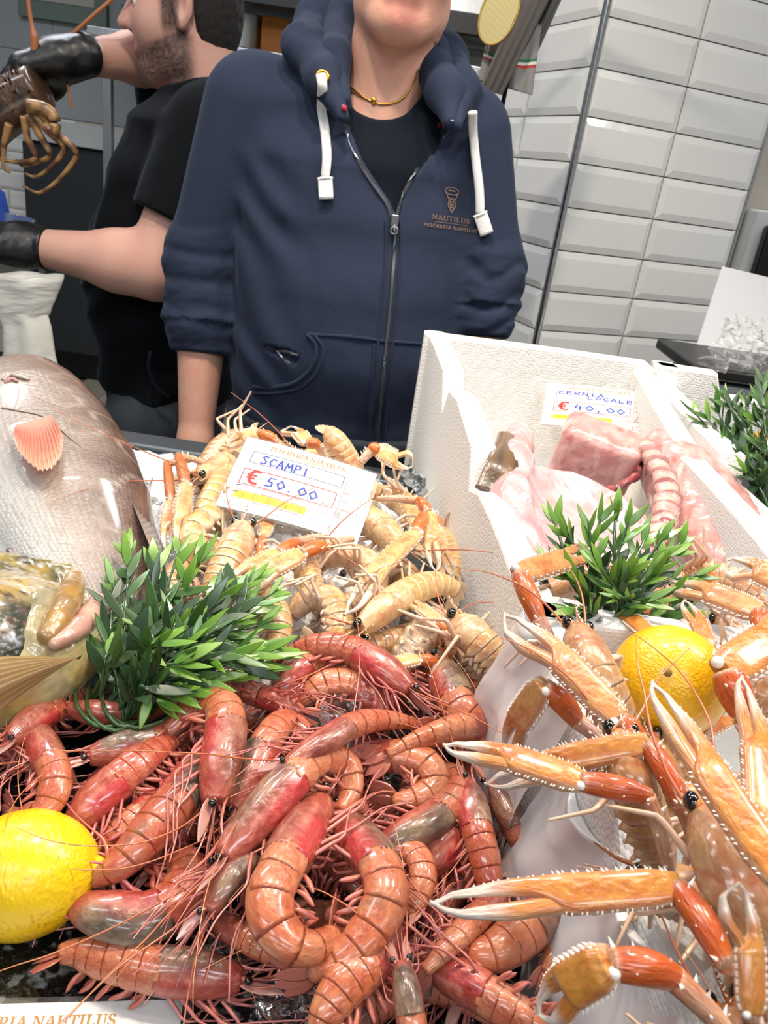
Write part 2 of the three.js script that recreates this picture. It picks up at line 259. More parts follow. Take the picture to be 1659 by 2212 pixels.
// behind the counter
{
  const t = thing('kitchen_cabinet', 'tall dark cabinet with a pale top ledge behind the younger man', 'cabinet', V(-1.3, 0, -4.4));
  part('carcass', box(1.72, 1.09, 0.3, -1.24, 0.685, -4.42), M.dark, t); part('plinth', box(1.68, 0.14, 0.26, -1.24, 0.07, -4.43), M.black, t);
  part('ledge', box(1.78, 0.105, 0.36, -1.24, 1.283, -4.39, 0.006), std({ color: 0xb4b8b6, roughness: 0.35 }), t, 'pale grey ledge');
  for (const x of [-1.82, -1.24, -0.66]) { const d = part('door', box(0.565, 1.06, 0.02, x, 0.69, -4.25), M.dark, t); for (const s of [0.12]) { const h = new THREE.Mesh(box(0.03, 0.1, 0.03, x + 0.24, 1.05, -4.225, 0.006), M.chrome); h.name = 'handle'; h.position.copy(origins.get(t)).negate().sub(d.position); d.add(h); } }
  const b = thing('wall_board', 'grey-green framed board with a pale sheet on the tiled back wall', 'board', onF(110, 0, 4.55));
  const c = onF(115, -50, 4.55);
  part('frame', box(0.46, 0.42, 0.03, c.x + 0.04, c.y + 0.02, -4.565), std({ color: 0x68776f, roughness: 0.5 }), b); part('sheet', box(0.34, 0.32, 0.006, c.x + 0.04, c.y + 0.05, -4.548, 0), std({ color: 0xa7a59c, roughness: 0.7 }), b);
  // steel hood and shelf above the cooking range
  const hX = 0.5 * (onF(480, 60, 3.6).x + onF(1030, 60, 3.6).x) - 0.15, hood = thing('extractor_hood', 'long stainless steel hood with a black front rail behind the two men', 'hood', V(hX, 1.6, -3.7));
  const y0 = onF(620, 110, 3.6).y, y1 = onF(640, 20, 3.6).y;
  part('canopy', (() => { const s = new THREE.Shape(); s.moveTo(0, 0); s.lineTo(0.5, 0); s.lineTo(0.5, 0.09); s.lineTo(0.2, 0.5); s.lineTo(0, 0.5); s.closePath(); return new THREE.ExtrudeGeometry(s, { depth: 2.0, bevelEnabled: false }).rotateY(-Math.PI / 2).translate(hX + 1.0, y1 + 0.03, -4.06); })(), M.steel, hood);
  part('front_rail', box(2.02, 0.075, 0.05, hX, y1 + 0.03, -3.58, 0.004), M.black, hood, 'black front rail');
  const sh = thing('steel_shelf', 'stainless steel shelf with pans under the extractor hood', 'shelf', V(hX, 1.5, -3.8));
  part('shelf_board', box(1.9, 0.035, 0.35, hX, y0 - 0.02, -3.85, 0.004), M.steel, sh); part('back_panel', box(1.9, y1 - y0 - 0.02, 0.02, hX, (y0 + y1) / 2, -4.08), M.steel, sh);
  for (const s of [-0.93, 0.93]) part('leg', box(0.04, y0, 0.04, hX + s, y0 / 2 - 0.02, -3.85), M.steel, sh);
  for (const [px, py, w, h, m, l] of [[520, 60, 0.2, 0.13, M.steel, 'steel cooking pan standing at the left end of the shelf'], [600, 62, 0.12, 0.14, M.orange, 'orange box standing on the steel shelf near the dark-haired man'], [690, 60, 0.16, 0.12, M.white, 'white tub standing on the steel shelf behind the hood of the sweatshirt'], [985, 60, 0.1, 0.15, M.orange, 'orange box on the steel shelf beside the older man\'s ear']]) {
    const p = onF(px, py, 3.85), g = m === M.steel ? new THREE.LatheGeometry([[0, 0], [w * 0.46, 0], [w * 0.5, 0.01], [w * 0.5, h], [w * 0.53, h], [w * 0.53, h + 0.006], [w * 0.48, h], [w * 0.47, 0.012], [0, 0.012]].map(([a, b]) => new THREE.Vector2(a, b)), 32).translate(p.x, y0, -3.85) : box(w, h, 0.12, p.x, y0 + h / 2, -3.85, 0.008);
    solo(m === M.steel ? 'cooking_pan' : m === M.white ? 'plastic_tub' : 'storage_box', g, m, l, m === M.steel ? 'pan' : m === M.white ? 'tub' : 'box');
  }
  const gl = thing('glass_screen', 'grey-green glass screen with a steel frame beside the pillar', 'screen', onF(990, 200, 2.9)), g0 = onF(1000, 190, 2.9);
  part('pane', box(0.42, 1.0, 0.008, g0.x + 0.02, g0.y - 0.45, -2.9, 0), phys({ color: 0x9db0ad, transmission: 0.75, roughness: 0.25, ior: 1.5 }), gl); part('top_rail', box(0.46, 0.03, 0.03, g0.x + 0.02, g0.y + 0.05, -2.9), M.steel, gl);
  for (const s of [-1, 1]) part('post', box(0.03, g0.y + 0.05, 0.03, g0.x + 0.02 + s * 0.22, (g0.y + 0.05) / 2, -2.9), M.steel, gl);
}
// ---------- people ----------
const fleeceTex = tex(256, (u, v) => 0.5 + 0.35 * periodic(u, v, 60, 3.3, 3) + 0.3 * periodic(u, v, 12, 8.1, 3));
const skinMat = phys({ vertexColors: true, roughness: 0.5, specularIntensity: 0.6, bumpMap: metres(roughTex, 0.03), bumpScale: 0.0004, sheen: 0.2, sheenRoughness: 0.5 });
const clothMat = (c, s = 0.0006) => phys({ color: c, roughness: 0.95, specularIntensity: 0.25, bumpMap: metres(fleeceTex, 0.05), bumpScale: s, sheen: 0.55, sheenRoughness: 0.6, sheenColor: new THREE.Color(0x6c7688) });
const P = { navy: clothMat(0x272f41), navyDark: clothMat(0x10151f), shirt: clothMat(0x10161f, 0.0003), shirt2: clothMat(0x0d1115, 0.0003), jeans: clothMat(0x2a2f36), grey: clothMat(0x3b4047), cord: clothMat(0xd9dbdc, 0.001), zip: std({ color: 0x8d9093, metalness: 0.9, roughness: 0.35 }), brass: std({ color: 0xc69a3c, metalness: 1, roughness: 0.25 }), red: std({ color: 0xa01f2c, roughness: 0.8 }),
  glove: phys({ color: 0x0d0f12, roughness: 0.42, clearcoat: 0.2, clearcoatRoughness: 0.3, bumpMap: metres(roughTex, 0.06), bumpScale: 0.001 }), eye: phys({ color: 0xe8e4de, roughness: 0.1, clearcoat: 1 }), iris: phys({ color: 0x2b1c12, roughness: 0.1, clearcoat: 1 }), hair: std({ color: 0x15110f, roughness: 0.75, bumpMap: metres(fleeceTex, 0.02), bumpScale: 0.002 }), hairGrey: std({ color: 0x77726c, roughness: 0.75, bumpMap: metres(fleeceTex, 0.02), bumpScale: 0.002 }) };
// head in its own axes: x to its left, y up, z where it looks
function headParts(c, look, up, k = 1) {
  const z = look.clone().normalize(), x = V().crossVectors(up, z).normalize(), y = V().crossVectors(z, x), m = new THREE.Matrix4().makeBasis(x, y, z), q = new THREE.Quaternion().setFromRotationMatrix(m), inv = q.clone().invert(), t = V();
  const L = (a, b, d) => V(a, b, d).multiplyScalar(k), list = [egg(L(0, 0.035, -0.012), L(0.076, 0.092, 0.096)), egg(L(0, -0.035, 0.028), L(0.06, 0.075, 0.06)), egg(L(0, -0.094, 0.06), L(0.03, 0.022, 0.024)), egg(L(0.037, -0.02, 0.05), L(0.03, 0.035, 0.032)), egg(L(-0.037, -0.02, 0.05), L(0.03, 0.035, 0.032)), bone(L(0.045, -0.075, 0.0), L(0.018, -0.1, 0.055), 0.02 * k, 0.018 * k), bone(L(-0.045, -0.075, 0.0), L(-0.018, -0.1, 0.055), 0.02 * k, 0.018 * k)];
  const fine = [bone(L(0, 0.025, 0.082), L(0, -0.018, 0.108), 0.008 * k, 0.0125 * k), egg(L(0.012, -0.023, 0.093), L(0.009, 0.009, 0.011)), egg(L(-0.012, -0.023, 0.093), L(0.009, 0.009, 0.011)), bone(L(-0.042, 0.036, 0.07), L(0.042, 0.036, 0.07), 0.013 * k, 0.013 * k), bone(L(-0.017, -0.053, 0.081), L(0.017, -0.053, 0.081), 0.0065 * k, 0.0065 * k), bone(L(-0.015, -0.066, 0.08), L(0.015, -0.066, 0.08), 0.0085 * k, 0.0085 * k)];
  const ears = [1, -1].map((s) => blend([egg(L(s * 0.08, 0.006, -0.012), L(0.009, 0.03, 0.019)), egg(L(s * 0.078, -0.022, -0.006), L(0.009, 0.013, 0.01))], 0.008)), earHole = [1, -1].map((s) => egg(L(s * 0.09, 0.006, -0.008), L(0.009, 0.019, 0.011))), socket = [1, -1].map((s) => egg(L(s * 0.032, 0.014, 0.094), L(0.019, 0.012, 0.022)));
  const A = blend(list, 0.03 * k), B = blend(fine, 0.008 * k);
  const local = (X, Y, Z) => t.set(X - c.x, Y - c.y, Z - c.z).applyQuaternion(inv);
  const f = (X, Y, Z) => { const p = local(X, Y, Z), a = p.x, b = p.y, d = p.z; let r = smin(A(a, b, d), B(a, b, d), 0.014 * k); for (const s of socket) r = smax(r, -s(a, b, d), 0.012 * k); for (let i = 0; i < 2; i++) r = smin(r, smax(ears[i](a, b, d), -earHole[i](a, b, d), 0.005), 0.008 * k); return r; };
  return { f, local, k, at: (a, b, d) => L(a, b, d).applyQuaternion(q).add(c), q };
}
function face(h, person, hairMat, capFront) {
  const k = h.k;
  for (const s of [1, -1]) { const e = part('eye', ball(h.at(s * 0.031, 0.013, 0.0725), 0.0118 * k), P.eye, person); const i = new THREE.Mesh(ball(h.at(s * 0.0315, 0.0125, 0.079), 0.0064 * k), P.iris); i.name = 'iris'; e.add(i); }
  for (const s of [1, -1]) part('eyebrow', tube([h.at(s * 0.012, 0.036, 0.088), h.at(s * 0.03, 0.043, 0.083), h.at(s * 0.05, 0.036, 0.066)], (u) => 0.0045 * k * Math.sin(0.4 + u * 2.5), 6, 8), hairMat, person);
  const c = h.at(0, 0.06, -0.02), R = 0.13 * k, fine = egg(V(0, 0.035, -0.012).multiplyScalar(k), V(0.083, 0.1, 0.103).multiplyScalar(k)), back = egg(V(0, -0.02, -0.045).multiplyScalar(k), V(0.066, 0.07, 0.062).multiplyScalar(k)), fld = (x, y, z) => { const p = h.local(x, y, z), d = smin(fine(p.x, p.y, p.z), back(p.x, p.y, p.z), 0.03) + 0.0035 * fbm(x * 90, y * 90, z * 90, 2), lim = Math.max(p.z / k - capFront(p.y / k, Math.abs(p.x) / k), -0.085 - p.y / k); return smax(d, lim, 0.012); };
  part('hair', skin(fld, c.clone().addScalar(-R - 0.03), c.clone().addScalar(R), 0.0045), hairMat, person);
}
// a hand from wrist to finger tips: w wrist, d direction of the fingers, n back of the hand, s +1 / -1 for the thumb's side, curl in radians
function handField(w, d, n, s, curl, k = 1, grow = 0) {
  const D = d.clone().normalize(), N = n.clone().addScaledVector(D, -n.dot(D)).normalize(), S = V().crossVectors(D, N).multiplyScalar(s), at = (a, b, c) => w.clone().addScaledVector(D, a * k).addScaledVector(S, b * k).addScaledVector(N, c * k), bones = [];
  bones.push(bone(at(-0.02, 0, 0), at(0.03, 0.004, 0), 0.027 * k + grow, 0.03 * k + grow));
  const palm = [];
  for (let i = 0; i < 4; i++) palm.push(bone(at(0.02, 0.022 - i * 0.014, 0), at(0.085 - Math.abs(i - 1.2) * 0.004, 0.032 - i * 0.021, 0), 0.016 * k + grow, 0.0125 * k + grow));
  bones.push(blend(palm, 0.02));
  const fingers = [0.078, 0.086, 0.08, 0.062].map((len, i) => { const b0 = at(0.083 - Math.abs(i - 1.2) * 0.004, 0.032 - i * 0.021, 0), segs = [0.42, 0.32, 0.26], out = []; let p = b0, ang = curl * (0.45 + i * 0.08); for (let j = 0; j < 3; j++) { const dir = D.clone().multiplyScalar(Math.cos(ang)).addScaledVector(N, -Math.sin(ang)).addScaledVector(S, (1.1 - i) * 0.06), q = p.clone().addScaledVector(dir, len * segs[j] * k); out.push(bone(p, q, (0.0096 - j * 0.0012) * k + grow, (0.0088 - j * 0.0013) * k + grow)); p = q; ang += curl * 0.75; } return blend(out, 0.004); });
  const t0 = at(0.022, 0.03, -0.004), t1 = at(0.055, 0.056, -0.014 - 0.02 * curl), t2 = at(0.088, 0.062 - curl * 0.012, -0.018 - 0.04 * curl);
  const thumb = blend([bone(t0, t1, 0.016 * k + grow, 0.0112 * k + grow), bone(t1, t2, 0.011 * k + grow, 0.0088 * k + grow)], 0.006), base = blend(bones, 0.02);
  return (x, y, z) => { let r = smin(base(x, y, z), thumb(x, y, z), 0.012); let fr = 9; for (const g of fingers) fr = Math.min(fr, g(x, y, z)); return smin(r, fr, 0.006); };
}
const around = (pts, r) => { const b = new THREE.Box3().setFromPoints(pts); return [b.min.addScalar(-r), b.max.addScalar(r)]; };
const skinTone = (base, warm) => (x, y, z) => { const n = fbm(x * 22, y * 22, z * 22, 3); return mix3(base, warm, clamp(0.4 + n * 1.1)); };
const hitField = (f, px, py, d0, d1, lift = 0) => { const r = ray(px, py); let d = d0; for (let i = 0; i < 220 && d < d1; i++) { const p = camera.position.clone().addScaledVector(r, d), v = f(p.x, p.y, p.z); if (v < 0.0004) break; d += Math.max(0.0006, v * 0.45); } const p = camera.position.clone().addScaledVector(r, d), e = 0.003; const n = V(f(p.x + e, p.y, p.z) - f(p.x - e, p.y, p.z), f(p.x, p.y + e, p.z) - f(p.x, p.y - e, p.z), f(p.x, p.y, p.z + e) - f(p.x, p.y, p.z - e)).normalize(); p.addScaledVector(n, lift); p.n = n; return p; };
const piecewise = (list) => (y) => { if (y >= list[0][0]) return list[0].slice(1); for (let i = 1; i < list.length; i++) if (y >= list[i][0]) { const a = list[i - 1], b = list[i], t = sst(0, 1, (y - b[0]) / (a[0] - b[0])); return b.slice(1).map((v, k) => lerp(v, a[k + 1], t)); } return list[list.length - 1].slice(1); };
// rows: [level, centre x, centre z, half width, half depth] from the top down
const trunk = (rows) => { const at = piecewise(rows), y1 = rows[0][0], y0 = rows[rows.length - 1][0]; return (x, y, z) => { const [cx, cz, w, d] = at(y), k = Math.hypot((x - cx) / w, (z - cz) / d), g = Math.hypot((x - cx) / (w * w), (z - cz) / (d * d)) || 1e-4, r = k < 1e-4 ? -Math.min(w, d) : k * (k - 1) / g; return Math.max(r * 0.9, y - y1, y0 - y); }; };

// --- the fishmonger behind the counter ---
{
  const F = 1.27, man = thing('person', 'older man in a navy zip hooded sweatshirt with white drawstrings, standing with arms hanging down', 'person', V(-0.04, 0, -F));
  const chin = onF(850, 96, 1.185), look = V(0.06, -0.05, 1), head = headParts(chin.clone().add(V(0.004, 0.127, -0.072)), look, V(0.05, 1, 0), 0.98);
  const sl = onF(545, 232, 1.32), sr = onF(1000, 300, 1.32), el = onF(446, 560, 1.31), er = onF(1042, 580, 1.31), wl = onF(420, 990, 1.22), wr = onF(1025, 850, 1.26);
  const neckLow = onF(822, 235, 1.31), neckTop = head.at(0, -0.06, -0.02);
  const row = (py, xl, xr, d, dz) => { const a = onF(xl, py, F), b = onF(xr, py + (xr - xl) * 0.145, F); return [(a.y + b.y) / 2, (a.x + b.x) / 2, -F - 0.03 + dz, (b.x - a.x) / 2, d]; };
  const rows = [row(120, 660, 930, 0.075, -0.03), row(215, 560, 1000, 0.1, -0.02), row(330, 520, 1012, 0.12, 0), row(450, 512, 1008, 0.128, 0.005), row(600, 505, 995, 0.138, 0.015), row(720, 508, 985, 0.14, 0.02), row(850, 498, 950, 0.132, 0.01), row(960, 512, 930, 0.125, 0)];
  const hip = rows[7];
  const torso = trunk(rows), torsoIn = trunk(rows.map(([y, x, z, w, d], i) => [y, x, z, w - 0.02, d - 0.02])), slope = blend([bone(neckLow.clone().add(V(0, 0.0, -0.03)), sl.clone().add(V(0.01, 0.012, 0)), 0.055, 0.062), bone(neckLow.clone().add(V(0, 0, -0.03)), sr.clone().add(V(-0.01, 0.012, 0)), 0.055, 0.062)], 0.03);
  const neck = bone(neckTop, neckLow.clone().add(V(0, -0.05, -0.01)), 0.061, 0.066), chestTop = egg(neckLow.clone().add(V(0, -0.07, 0.0)), V(0.12, 0.075, 0.085));
  const tone = skinTone([0.50, 0.29, 0.21], [0.52, 0.24, 0.18]);
  const faceTone = (x, y, z) => { const p = head.local(x, y, z), n = fbm(x * 40, y * 40, z * 40, 3); let c = mix3([0.52, 0.31, 0.23], [0.53, 0.25, 0.19], clamp(0.4 + n)); const lip = sst(0.013, 0.005, Math.abs(p.y / 1.03 + 0.06)) * sst(0.024, 0.014, Math.abs(p.x)) * sst(0.06, 0.075, p.z); c = mix3(c, [0.42, 0.13, 0.11], 0.7 * lip); const ch = sst(0.03, 0.012, Math.hypot(p.x - 0.004, p.y + 0.088)) * sst(0.04, 0.06, p.z); return mix3(c, [0.56, 0.2, 0.17], 0.55 * ch); };
  const hf = (x, y, z) => { let r = smin(head.f(x, y, z), neck(x, y, z), 0.022); return smin(r, chestTop(x, y, z), 0.05); };
  const parts = [skin(hf, V(neckLow.x - 0.16, neckLow.y - 0.14, neckLow.z - 0.13), V(neckLow.x + 0.16, chin.y + 0.26, chin.z + 0.06), 0.004, faceTone)];
  const legs = [-1, 1].map((s) => { const a = V(hip[1] + s * 0.085, 0.9, hip[2]), b = V(hip[1] + s * 0.1, 0.48, hip[2] + 0.01), c = V(hip[1] + s * 0.105, 0.09, hip[2] - 0.02), d = c.clone().add(V(s * 0.02, -0.045, 0.13)); return blend([bone(a, b, 0.085, 0.058), bone(b, c, 0.056, 0.038), bone(c.clone().add(V(0, -0.04, -0.02)), d, 0.036, 0.03)], 0.03); });
  const handL = handField(wl.clone().lerp(el, 0.02), V(0.05, -1, 0.12), V(-0.5, 0, 1), 1, 0.5), handR = handField(wr, V(-0.02, -1, 0.1), V(0.5, 0, 1), -1, 0.5);
  const arms = [[sl, el, wl, handL], [sr, er, wr, handR]].map(([a, b, c, h]) => blend([bone(a, b, 0.05, 0.04), bone(b, b.clone().lerp(c, 0.35), 0.039, 0.041), bone(b.clone().lerp(c, 0.35), c, 0.041, 0.025), h], 0.02));
  parts.push(skin(blend([torsoIn, ...arms, legs[0], legs[1]], 0.03), V(sl.x - 0.22, 0, -F - 0.22), V(sr.x + 0.16, neckLow.y - 0.06, -F + 0.22), 0.015, tone));
  for (const [b, c] of [[el, wl], [er, wr]]) { const [lo, hi] = around([b, c, c.clone().add(V(0, -0.2, 0.04))], 0.07), f = b === el ? arms[0] : arms[1]; parts.push(skin(f, lo, hi, 0.005, tone)); }
  part('body', mergeGeometries(parts), skinMat, man);
  face(head, man, P.hairGrey, (y) => (y > 0.06 ? 0.02 + (y - 0.06) * 0.5 : -0.02));
  // sweatshirt
  const foldAt = (x, y, z, a, b, amp) => { const d = b.clone().sub(a), t = clamp(((x - a.x) * d.x + (y - a.y) * d.y + (z - a.z) * d.z) / d.lengthSq()), n = nz(x * 9, y * 5, z * 9); return amp * sst(0.1, 0.5, t) * (0.5 * Math.pow(0.5 + 0.5 * Math.sin(t * 27 + n * 9 + (x - a.x) * 34), 2) - 0.3 + 0.9 * fbm(x * 14 + t * 3, y * 26, z * 14, 3)); };
  const cuffL = el.clone().lerp(wl, 0.465), cuffR = er.clone().lerp(wr, 0.55);
  const sleeves = [[sl, el, wl, cuffL], [sr, er, wr, cuffR]].map(([a, b, c, q]) => { const up = blend([bone(a, b, 0.074, 0.062), bone(b, b.clone().lerp(c, 0.33), 0.062, 0.06), bone(b.clone().lerp(c, 0.33), b.clone().lerp(c, 0.75), 0.055, 0.052)], 0.03), dir = c.clone().sub(b).normalize(); return (x, y, z) => { let r = up(x, y, z) + foldAt(x, y, z, a.clone().lerp(b, 0.55), q, 0.0085); const e = (x - q.x) * dir.x + (y - q.y) * dir.y + (z - q.z) * dir.z; if (e > -0.05) r += 0.006 * sst(-0.055, -0.045, e) - 0.0012 * Math.sin(x * 900) * 0; return smax(r, e, 0.006); }; });
  const front = 1.13, edgeL = [[745, 232], [752, 290], [775, 345], [805, 392], [838, 440], [850, 474]], edgeR = [[975, 262], [962, 290], [925, 335], [893, 378], [868, 425], [851, 474]];
  const pl = edgeL.map(([a, b]) => onF(a, b, front)), pr = edgeR.map(([a, b]) => onF(a, b, front)), xAt = (list, y) => { for (let i = 1; i < list.length; i++) if (y >= list[i].y) return lerp(list[i].x, list[i - 1].x, (y - list[i].y) / (list[i - 1].y - list[i].y)); return list[list.length - 1].x; };
  const hoodPts = [onF(738, 250, 1.17), onF(700, 165, 1.21), onF(655, 100, 1.27), onF(690, 52, 1.36), onF(790, 20, 1.43), onF(890, 55, 1.42), onF(958, 120, 1.33), onF(992, 190, 1.26), onF(985, 268, 1.19)];
  const hr = [0.01, 0.022, 0.027, 0.032, 0.042, 0.038, 0.031, 0.028, 0.012], hood = blend(hoodPts.slice(1).map((p, i) => bone(hoodPts[i], p, hr[i], hr[i + 1])), 0.02);
  const inPts = [onF(742, 215, 1.19), onF(722, 120, 1.25), onF(735, 50, 1.36), onF(880, 60, 1.4), onF(925, 120, 1.3), onF(962, 200, 1.23), onF(972, 262, 1.19)], inner = blend(inPts.slice(1).map((p, i) => bone(inPts[i], p, [0.01, 0.022, 0.03, 0.034, 0.03, 0.026, 0.012][i], [0.01, 0.022, 0.03, 0.034, 0.03, 0.026, 0.012][i + 1])), 0.015);
  const zc = neckLow.z - 0.045; let slit = null;
  const coat = (x, y, z) => {
    let r = smin(torso(x, y, z), slope(x, y, z), 0.05);
    r += 0.006 * fbm(x * 11, y * 7, z * 11, 3) + 0.0035 * Math.sin((y * 1.0 - Math.abs(x + 0.03) * 0.8) * 70 + 4 * nz(x * 6, y * 6, 1)) * sst(0.1, 0.17, Math.abs(x + 0.05)) * sst(1.42, 1.25, y);
    if (y > pl[5].y - 0.01) { const w = Math.min(x - xAt(pl, y), xAt(pr, y) - x, z - zc, y - pl[5].y + 0.004); r = smax(r, w, 0.004); const bowl = Math.min(0.068 - Math.hypot(x - neckLow.x, (z - neckLow.z + 0.012) * 0.9), y - neckLow.y + 0.05); r = smax(r, bowl, 0.01); }
    r = smin(r, smax(hood(x, y, z) + 0.012 * fbm(x * 13, y * 13, z * 13, 3), -0.4, 0.001), 0.018);
    r = smin(r, sleeves[0](x, y, z), 0.02); r = smin(r, sleeves[1](x, y, z), 0.02);
    return slit ? smax(r, -slit(x, y, z), 0.003) : r;
  };
  slit = blend([[575, 752], [592, 759], [612, 767], [632, 777]].map(([a, b], i) => egg(hitField(coat, a, b, 0.85, 1.5, 0.0), V(0.009, 0.003 + i * 0.0024, 0.014))), 0.01);   // the open pocket, a real hollow
  part('sweatshirt', skin(coat, V(sl.x - 0.24, 0.86, -F - 0.24), V(sr.x + 0.17, neckLow.y + 0.2, -F + 0.2), 0.0058), P.navy, man);
  part('hood_lining', skin((x, y, z) => inner(x, y, z) + 0.003 * fbm(x * 20, y * 20, z * 20, 2), V(inPts[0].x - 0.09, inPts[0].y - 0.06, -1.48), V(inPts[6].x + 0.08, inPts[2].y + 0.07, -1.12), 0.006), P.navy, man);
  const shirt = (x, y, z) => { const r = smin(trunkShirt(x, y, z), smin(chestTop(x, y, z), neck(x, y, z), 0.05) - 0.006, 0.05), d = neckCut(x, y, z); return smax(r, -d, 0.006); }, trunkShirt = trunk(rows.map(([y, x, z, w, d]) => [y, x, z, w - 0.013, d - 0.013])), neckCut = bone(neckLow.clone().add(V(0.002, 0.046, 0.075)), neckLow.clone().add(V(0, 0.1, -0.03)), 0.066, 0.085);
  part('t_shirt', skin(shirt, V(neckLow.x - 0.17, pl[5].y - 0.06, -F - 0.1), V(neckLow.x + 0.17, neckLow.y + 0.09, -F + 0.14), 0.006), P.shirt, man);
  part('trousers', skin((x, y, z) => Math.max(Math.min(legs[0](x, y, z), legs[1](x, y, z), smax(torso(x, y, z), y - 0.93, 0.01)) - 0.012, 0.08 - y), V(hip[1] - 0.26, 0.04, -F - 0.22), V(hip[1] + 0.26, 0.96, -F + 0.2), 0.012), P.jeans, man);
  for (const s of [-1, 1]) part('shoe', skin(blend([egg(V(hip[1] + s * 0.12, 0.05, hip[2] + 0.06), V(0.05, 0.05, 0.13))], 0.01), V(hip[1] + s * 0.12 - 0.08, 0, hip[2] - 0.1), V(hip[1] + s * 0.12 + 0.08, 0.13, hip[2] + 0.22), 0.008), P.glove, man);
  const on = (px, py, l = 0.002) => hitField(coat, px, py, 0.85, 1.5, l);
  // zip: two toothed edges, then closed down to the hem
  const teeth = (pts, w, n) => { const c = spaced(pts, n), g = []; for (let i = 0; i < n; i++) { const t = c[i + 1].clone().sub(c[i]).normalize(), q = new THREE.Quaternion().setFromUnitVectors(V(0, 1, 0), t); g.push(xf(new THREE.BoxGeometry(w, 0.0017, 0.0022), c[i], q)); } return join(g); };
  const zl = edgeL.map(([a, b]) => on(a - 3, b)), zr = edgeR.map(([a, b]) => on(a + 3, b)), zd = [[850, 478], [851, 540], [846, 610], [838, 700], [829, 790], [822, 870], [816, 940], [812, 985]].map(([a, b]) => on(a, b, 0.0015));
  for (const [l, n] of [[zl, 90], [zr, 90], [zd, 170]]) part('zip_teeth', teeth(l, l === zd ? 0.004 : 0.0042, n), P.zip, man);
  for (const o of [-17, 14]) part('zip_seam', tube(zd.map((p, i) => on([850, 851, 846, 838, 829, 822, 816, 812][i] + o, [478, 540, 610, 700, 790, 870, 940, 985][i], 0.0006)), 0.0022, 6, 60), P.navy, man);
  const pull = part('zip_slider', xf(new RoundedBoxGeometry(0.011, 0.017, 0.007, 2, 0.002), on(850, 478, 0.004)), P.zip, man); part('zip_pull', tube([on(849, 486, 0.006), on(849, 500, 0.007)], 0.0022, 8), P.zip, man); { const r = new THREE.Mesh(new THREE.TorusGeometry(0.0048, 0.0017, 8, 20), P.zip); r.name = 'pull_ring'; r.position.copy(on(849, 498, 0.006)).sub(origins.get(man)).sub(pull.position); pull.add(r); }
  // pocket edges with their small zip
  const seam = (list, r, n = 50) => part('pocket_seam', tube(list.map(([a, b]) => on(a, b, 0.0006)), r, 6, n), P.navy, man);
  seam([[664, 722], [760, 728], [840, 738]], 0.0028); seam([[845, 738], [900, 742], [960, 745]], 0.0028); seam([[664, 722], [682, 745], [678, 785], [645, 822], [600, 836], [548, 836]], 0.0036); seam([[680, 724], [697, 750], [692, 790], [655, 834], [605, 848], [548, 850]], 0.0028); seam([[808, 742], [806, 800], [800, 870], [795, 950]], 0.0022);
  part('zip_teeth', teeth([[572, 748], [592, 752], [604, 756], [622, 757], [648, 766]].map(([a, b]) => on(a, b, 0.004)), 0.0032, 26), P.zip, man); part('zip_teeth', teeth([[578, 752], [600, 764], [612, 778], [630, 790]].map(([a, b]) => on(a, b, 0.004)), 0.0032, 20), P.zip, man);
  // drawstrings, eyelet, red tape, chain
  for (const [list, tip] of [[[[696, 165], [698, 190], [700, 235], [703, 290], [706, 345], [707, 385]], [707, 432]], [[[1012, 240], [1018, 290], [1028, 345], [1032, 400], [1034, 440], [1038, 460]], [1050, 506]]]) {
    const p = list.map(([a, b], i) => on(a + Math.sin(i * 2.2) * 2.5, b, 0.006)); part('drawstring', sweep(spaced(p, 40), { m: 8, up: (u) => V(Math.sin(u * 4) * 0.3, 0, 1), prof: oval(0.0035, 0.0068) }), P.cord, man);
    const e = on(tip[0], tip[1], 0.006), s = p[p.length - 1]; part('drawstring_end', sweep(spaced([s, s.clone().lerp(e, 0.5), e], 8), { m: 10, up: V(0, 0, 1), prof: (u, t) => [Math.cos(t) * 0.005, Math.sign(Math.sin(t)) * Math.pow(Math.abs(Math.sin(t)), 0.4) * 0.0105] }), P.cord, man);
    part('drawstring_band', sweep([s, s.clone().lerp(e, 0.12)], { m: 10, up: V(0, 0, 1), prof: oval(0.0062, 0.0115) }), P.cord, man);
  }
  { const p = on(697, 168, 0.001), g = new THREE.TorusGeometry(0.0075, 0.003, 10, 28); g.applyQuaternion(new THREE.Quaternion().setFromUnitVectors(V(0, 0, 1), p.n)); part('eyelet', g.translate(p.x, p.y, p.z), P.brass, man, 'brass eyelet'); }
  part('red_tape', sweep(spaced([[950, 198], [956, 230], [962, 258], [968, 272]].map(([a, b]) => on(a, b, 0.004)), 14), { m: 6, up: V(0, 0, 1), prof: oval(0.0015, 0.0036) }), P.red, man, 'red tape inside the hood'); part('red_tape', sweep(spaced([[939, 228], [944, 255], [952, 276]].map(([a, b]) => on(a, b, 0.004)), 14), { m: 6, up: V(0, 0, 1), prof: oval(0.0015, 0.003) }), P.red, man); part('red_tape', ball(on(743, 236, 0.002), 0.004), P.red, man);
  part('neck_chain', tube([[738, 150], [755, 185], [790, 213], [825, 226], [862, 218], [890, 185], [902, 150]].map(([a, b]) => hitField(hf, a, b, 0.9, 1.5, 0.0015)), 0.0013, 6, 60), P.brass, man, 'thin gold chain'); part('chain_pendant', ball(hitField(hf, 808, 219, 0.9, 1.5, 0.003), 0.004, [1, 1.2, 0.5]), P.brass, man);
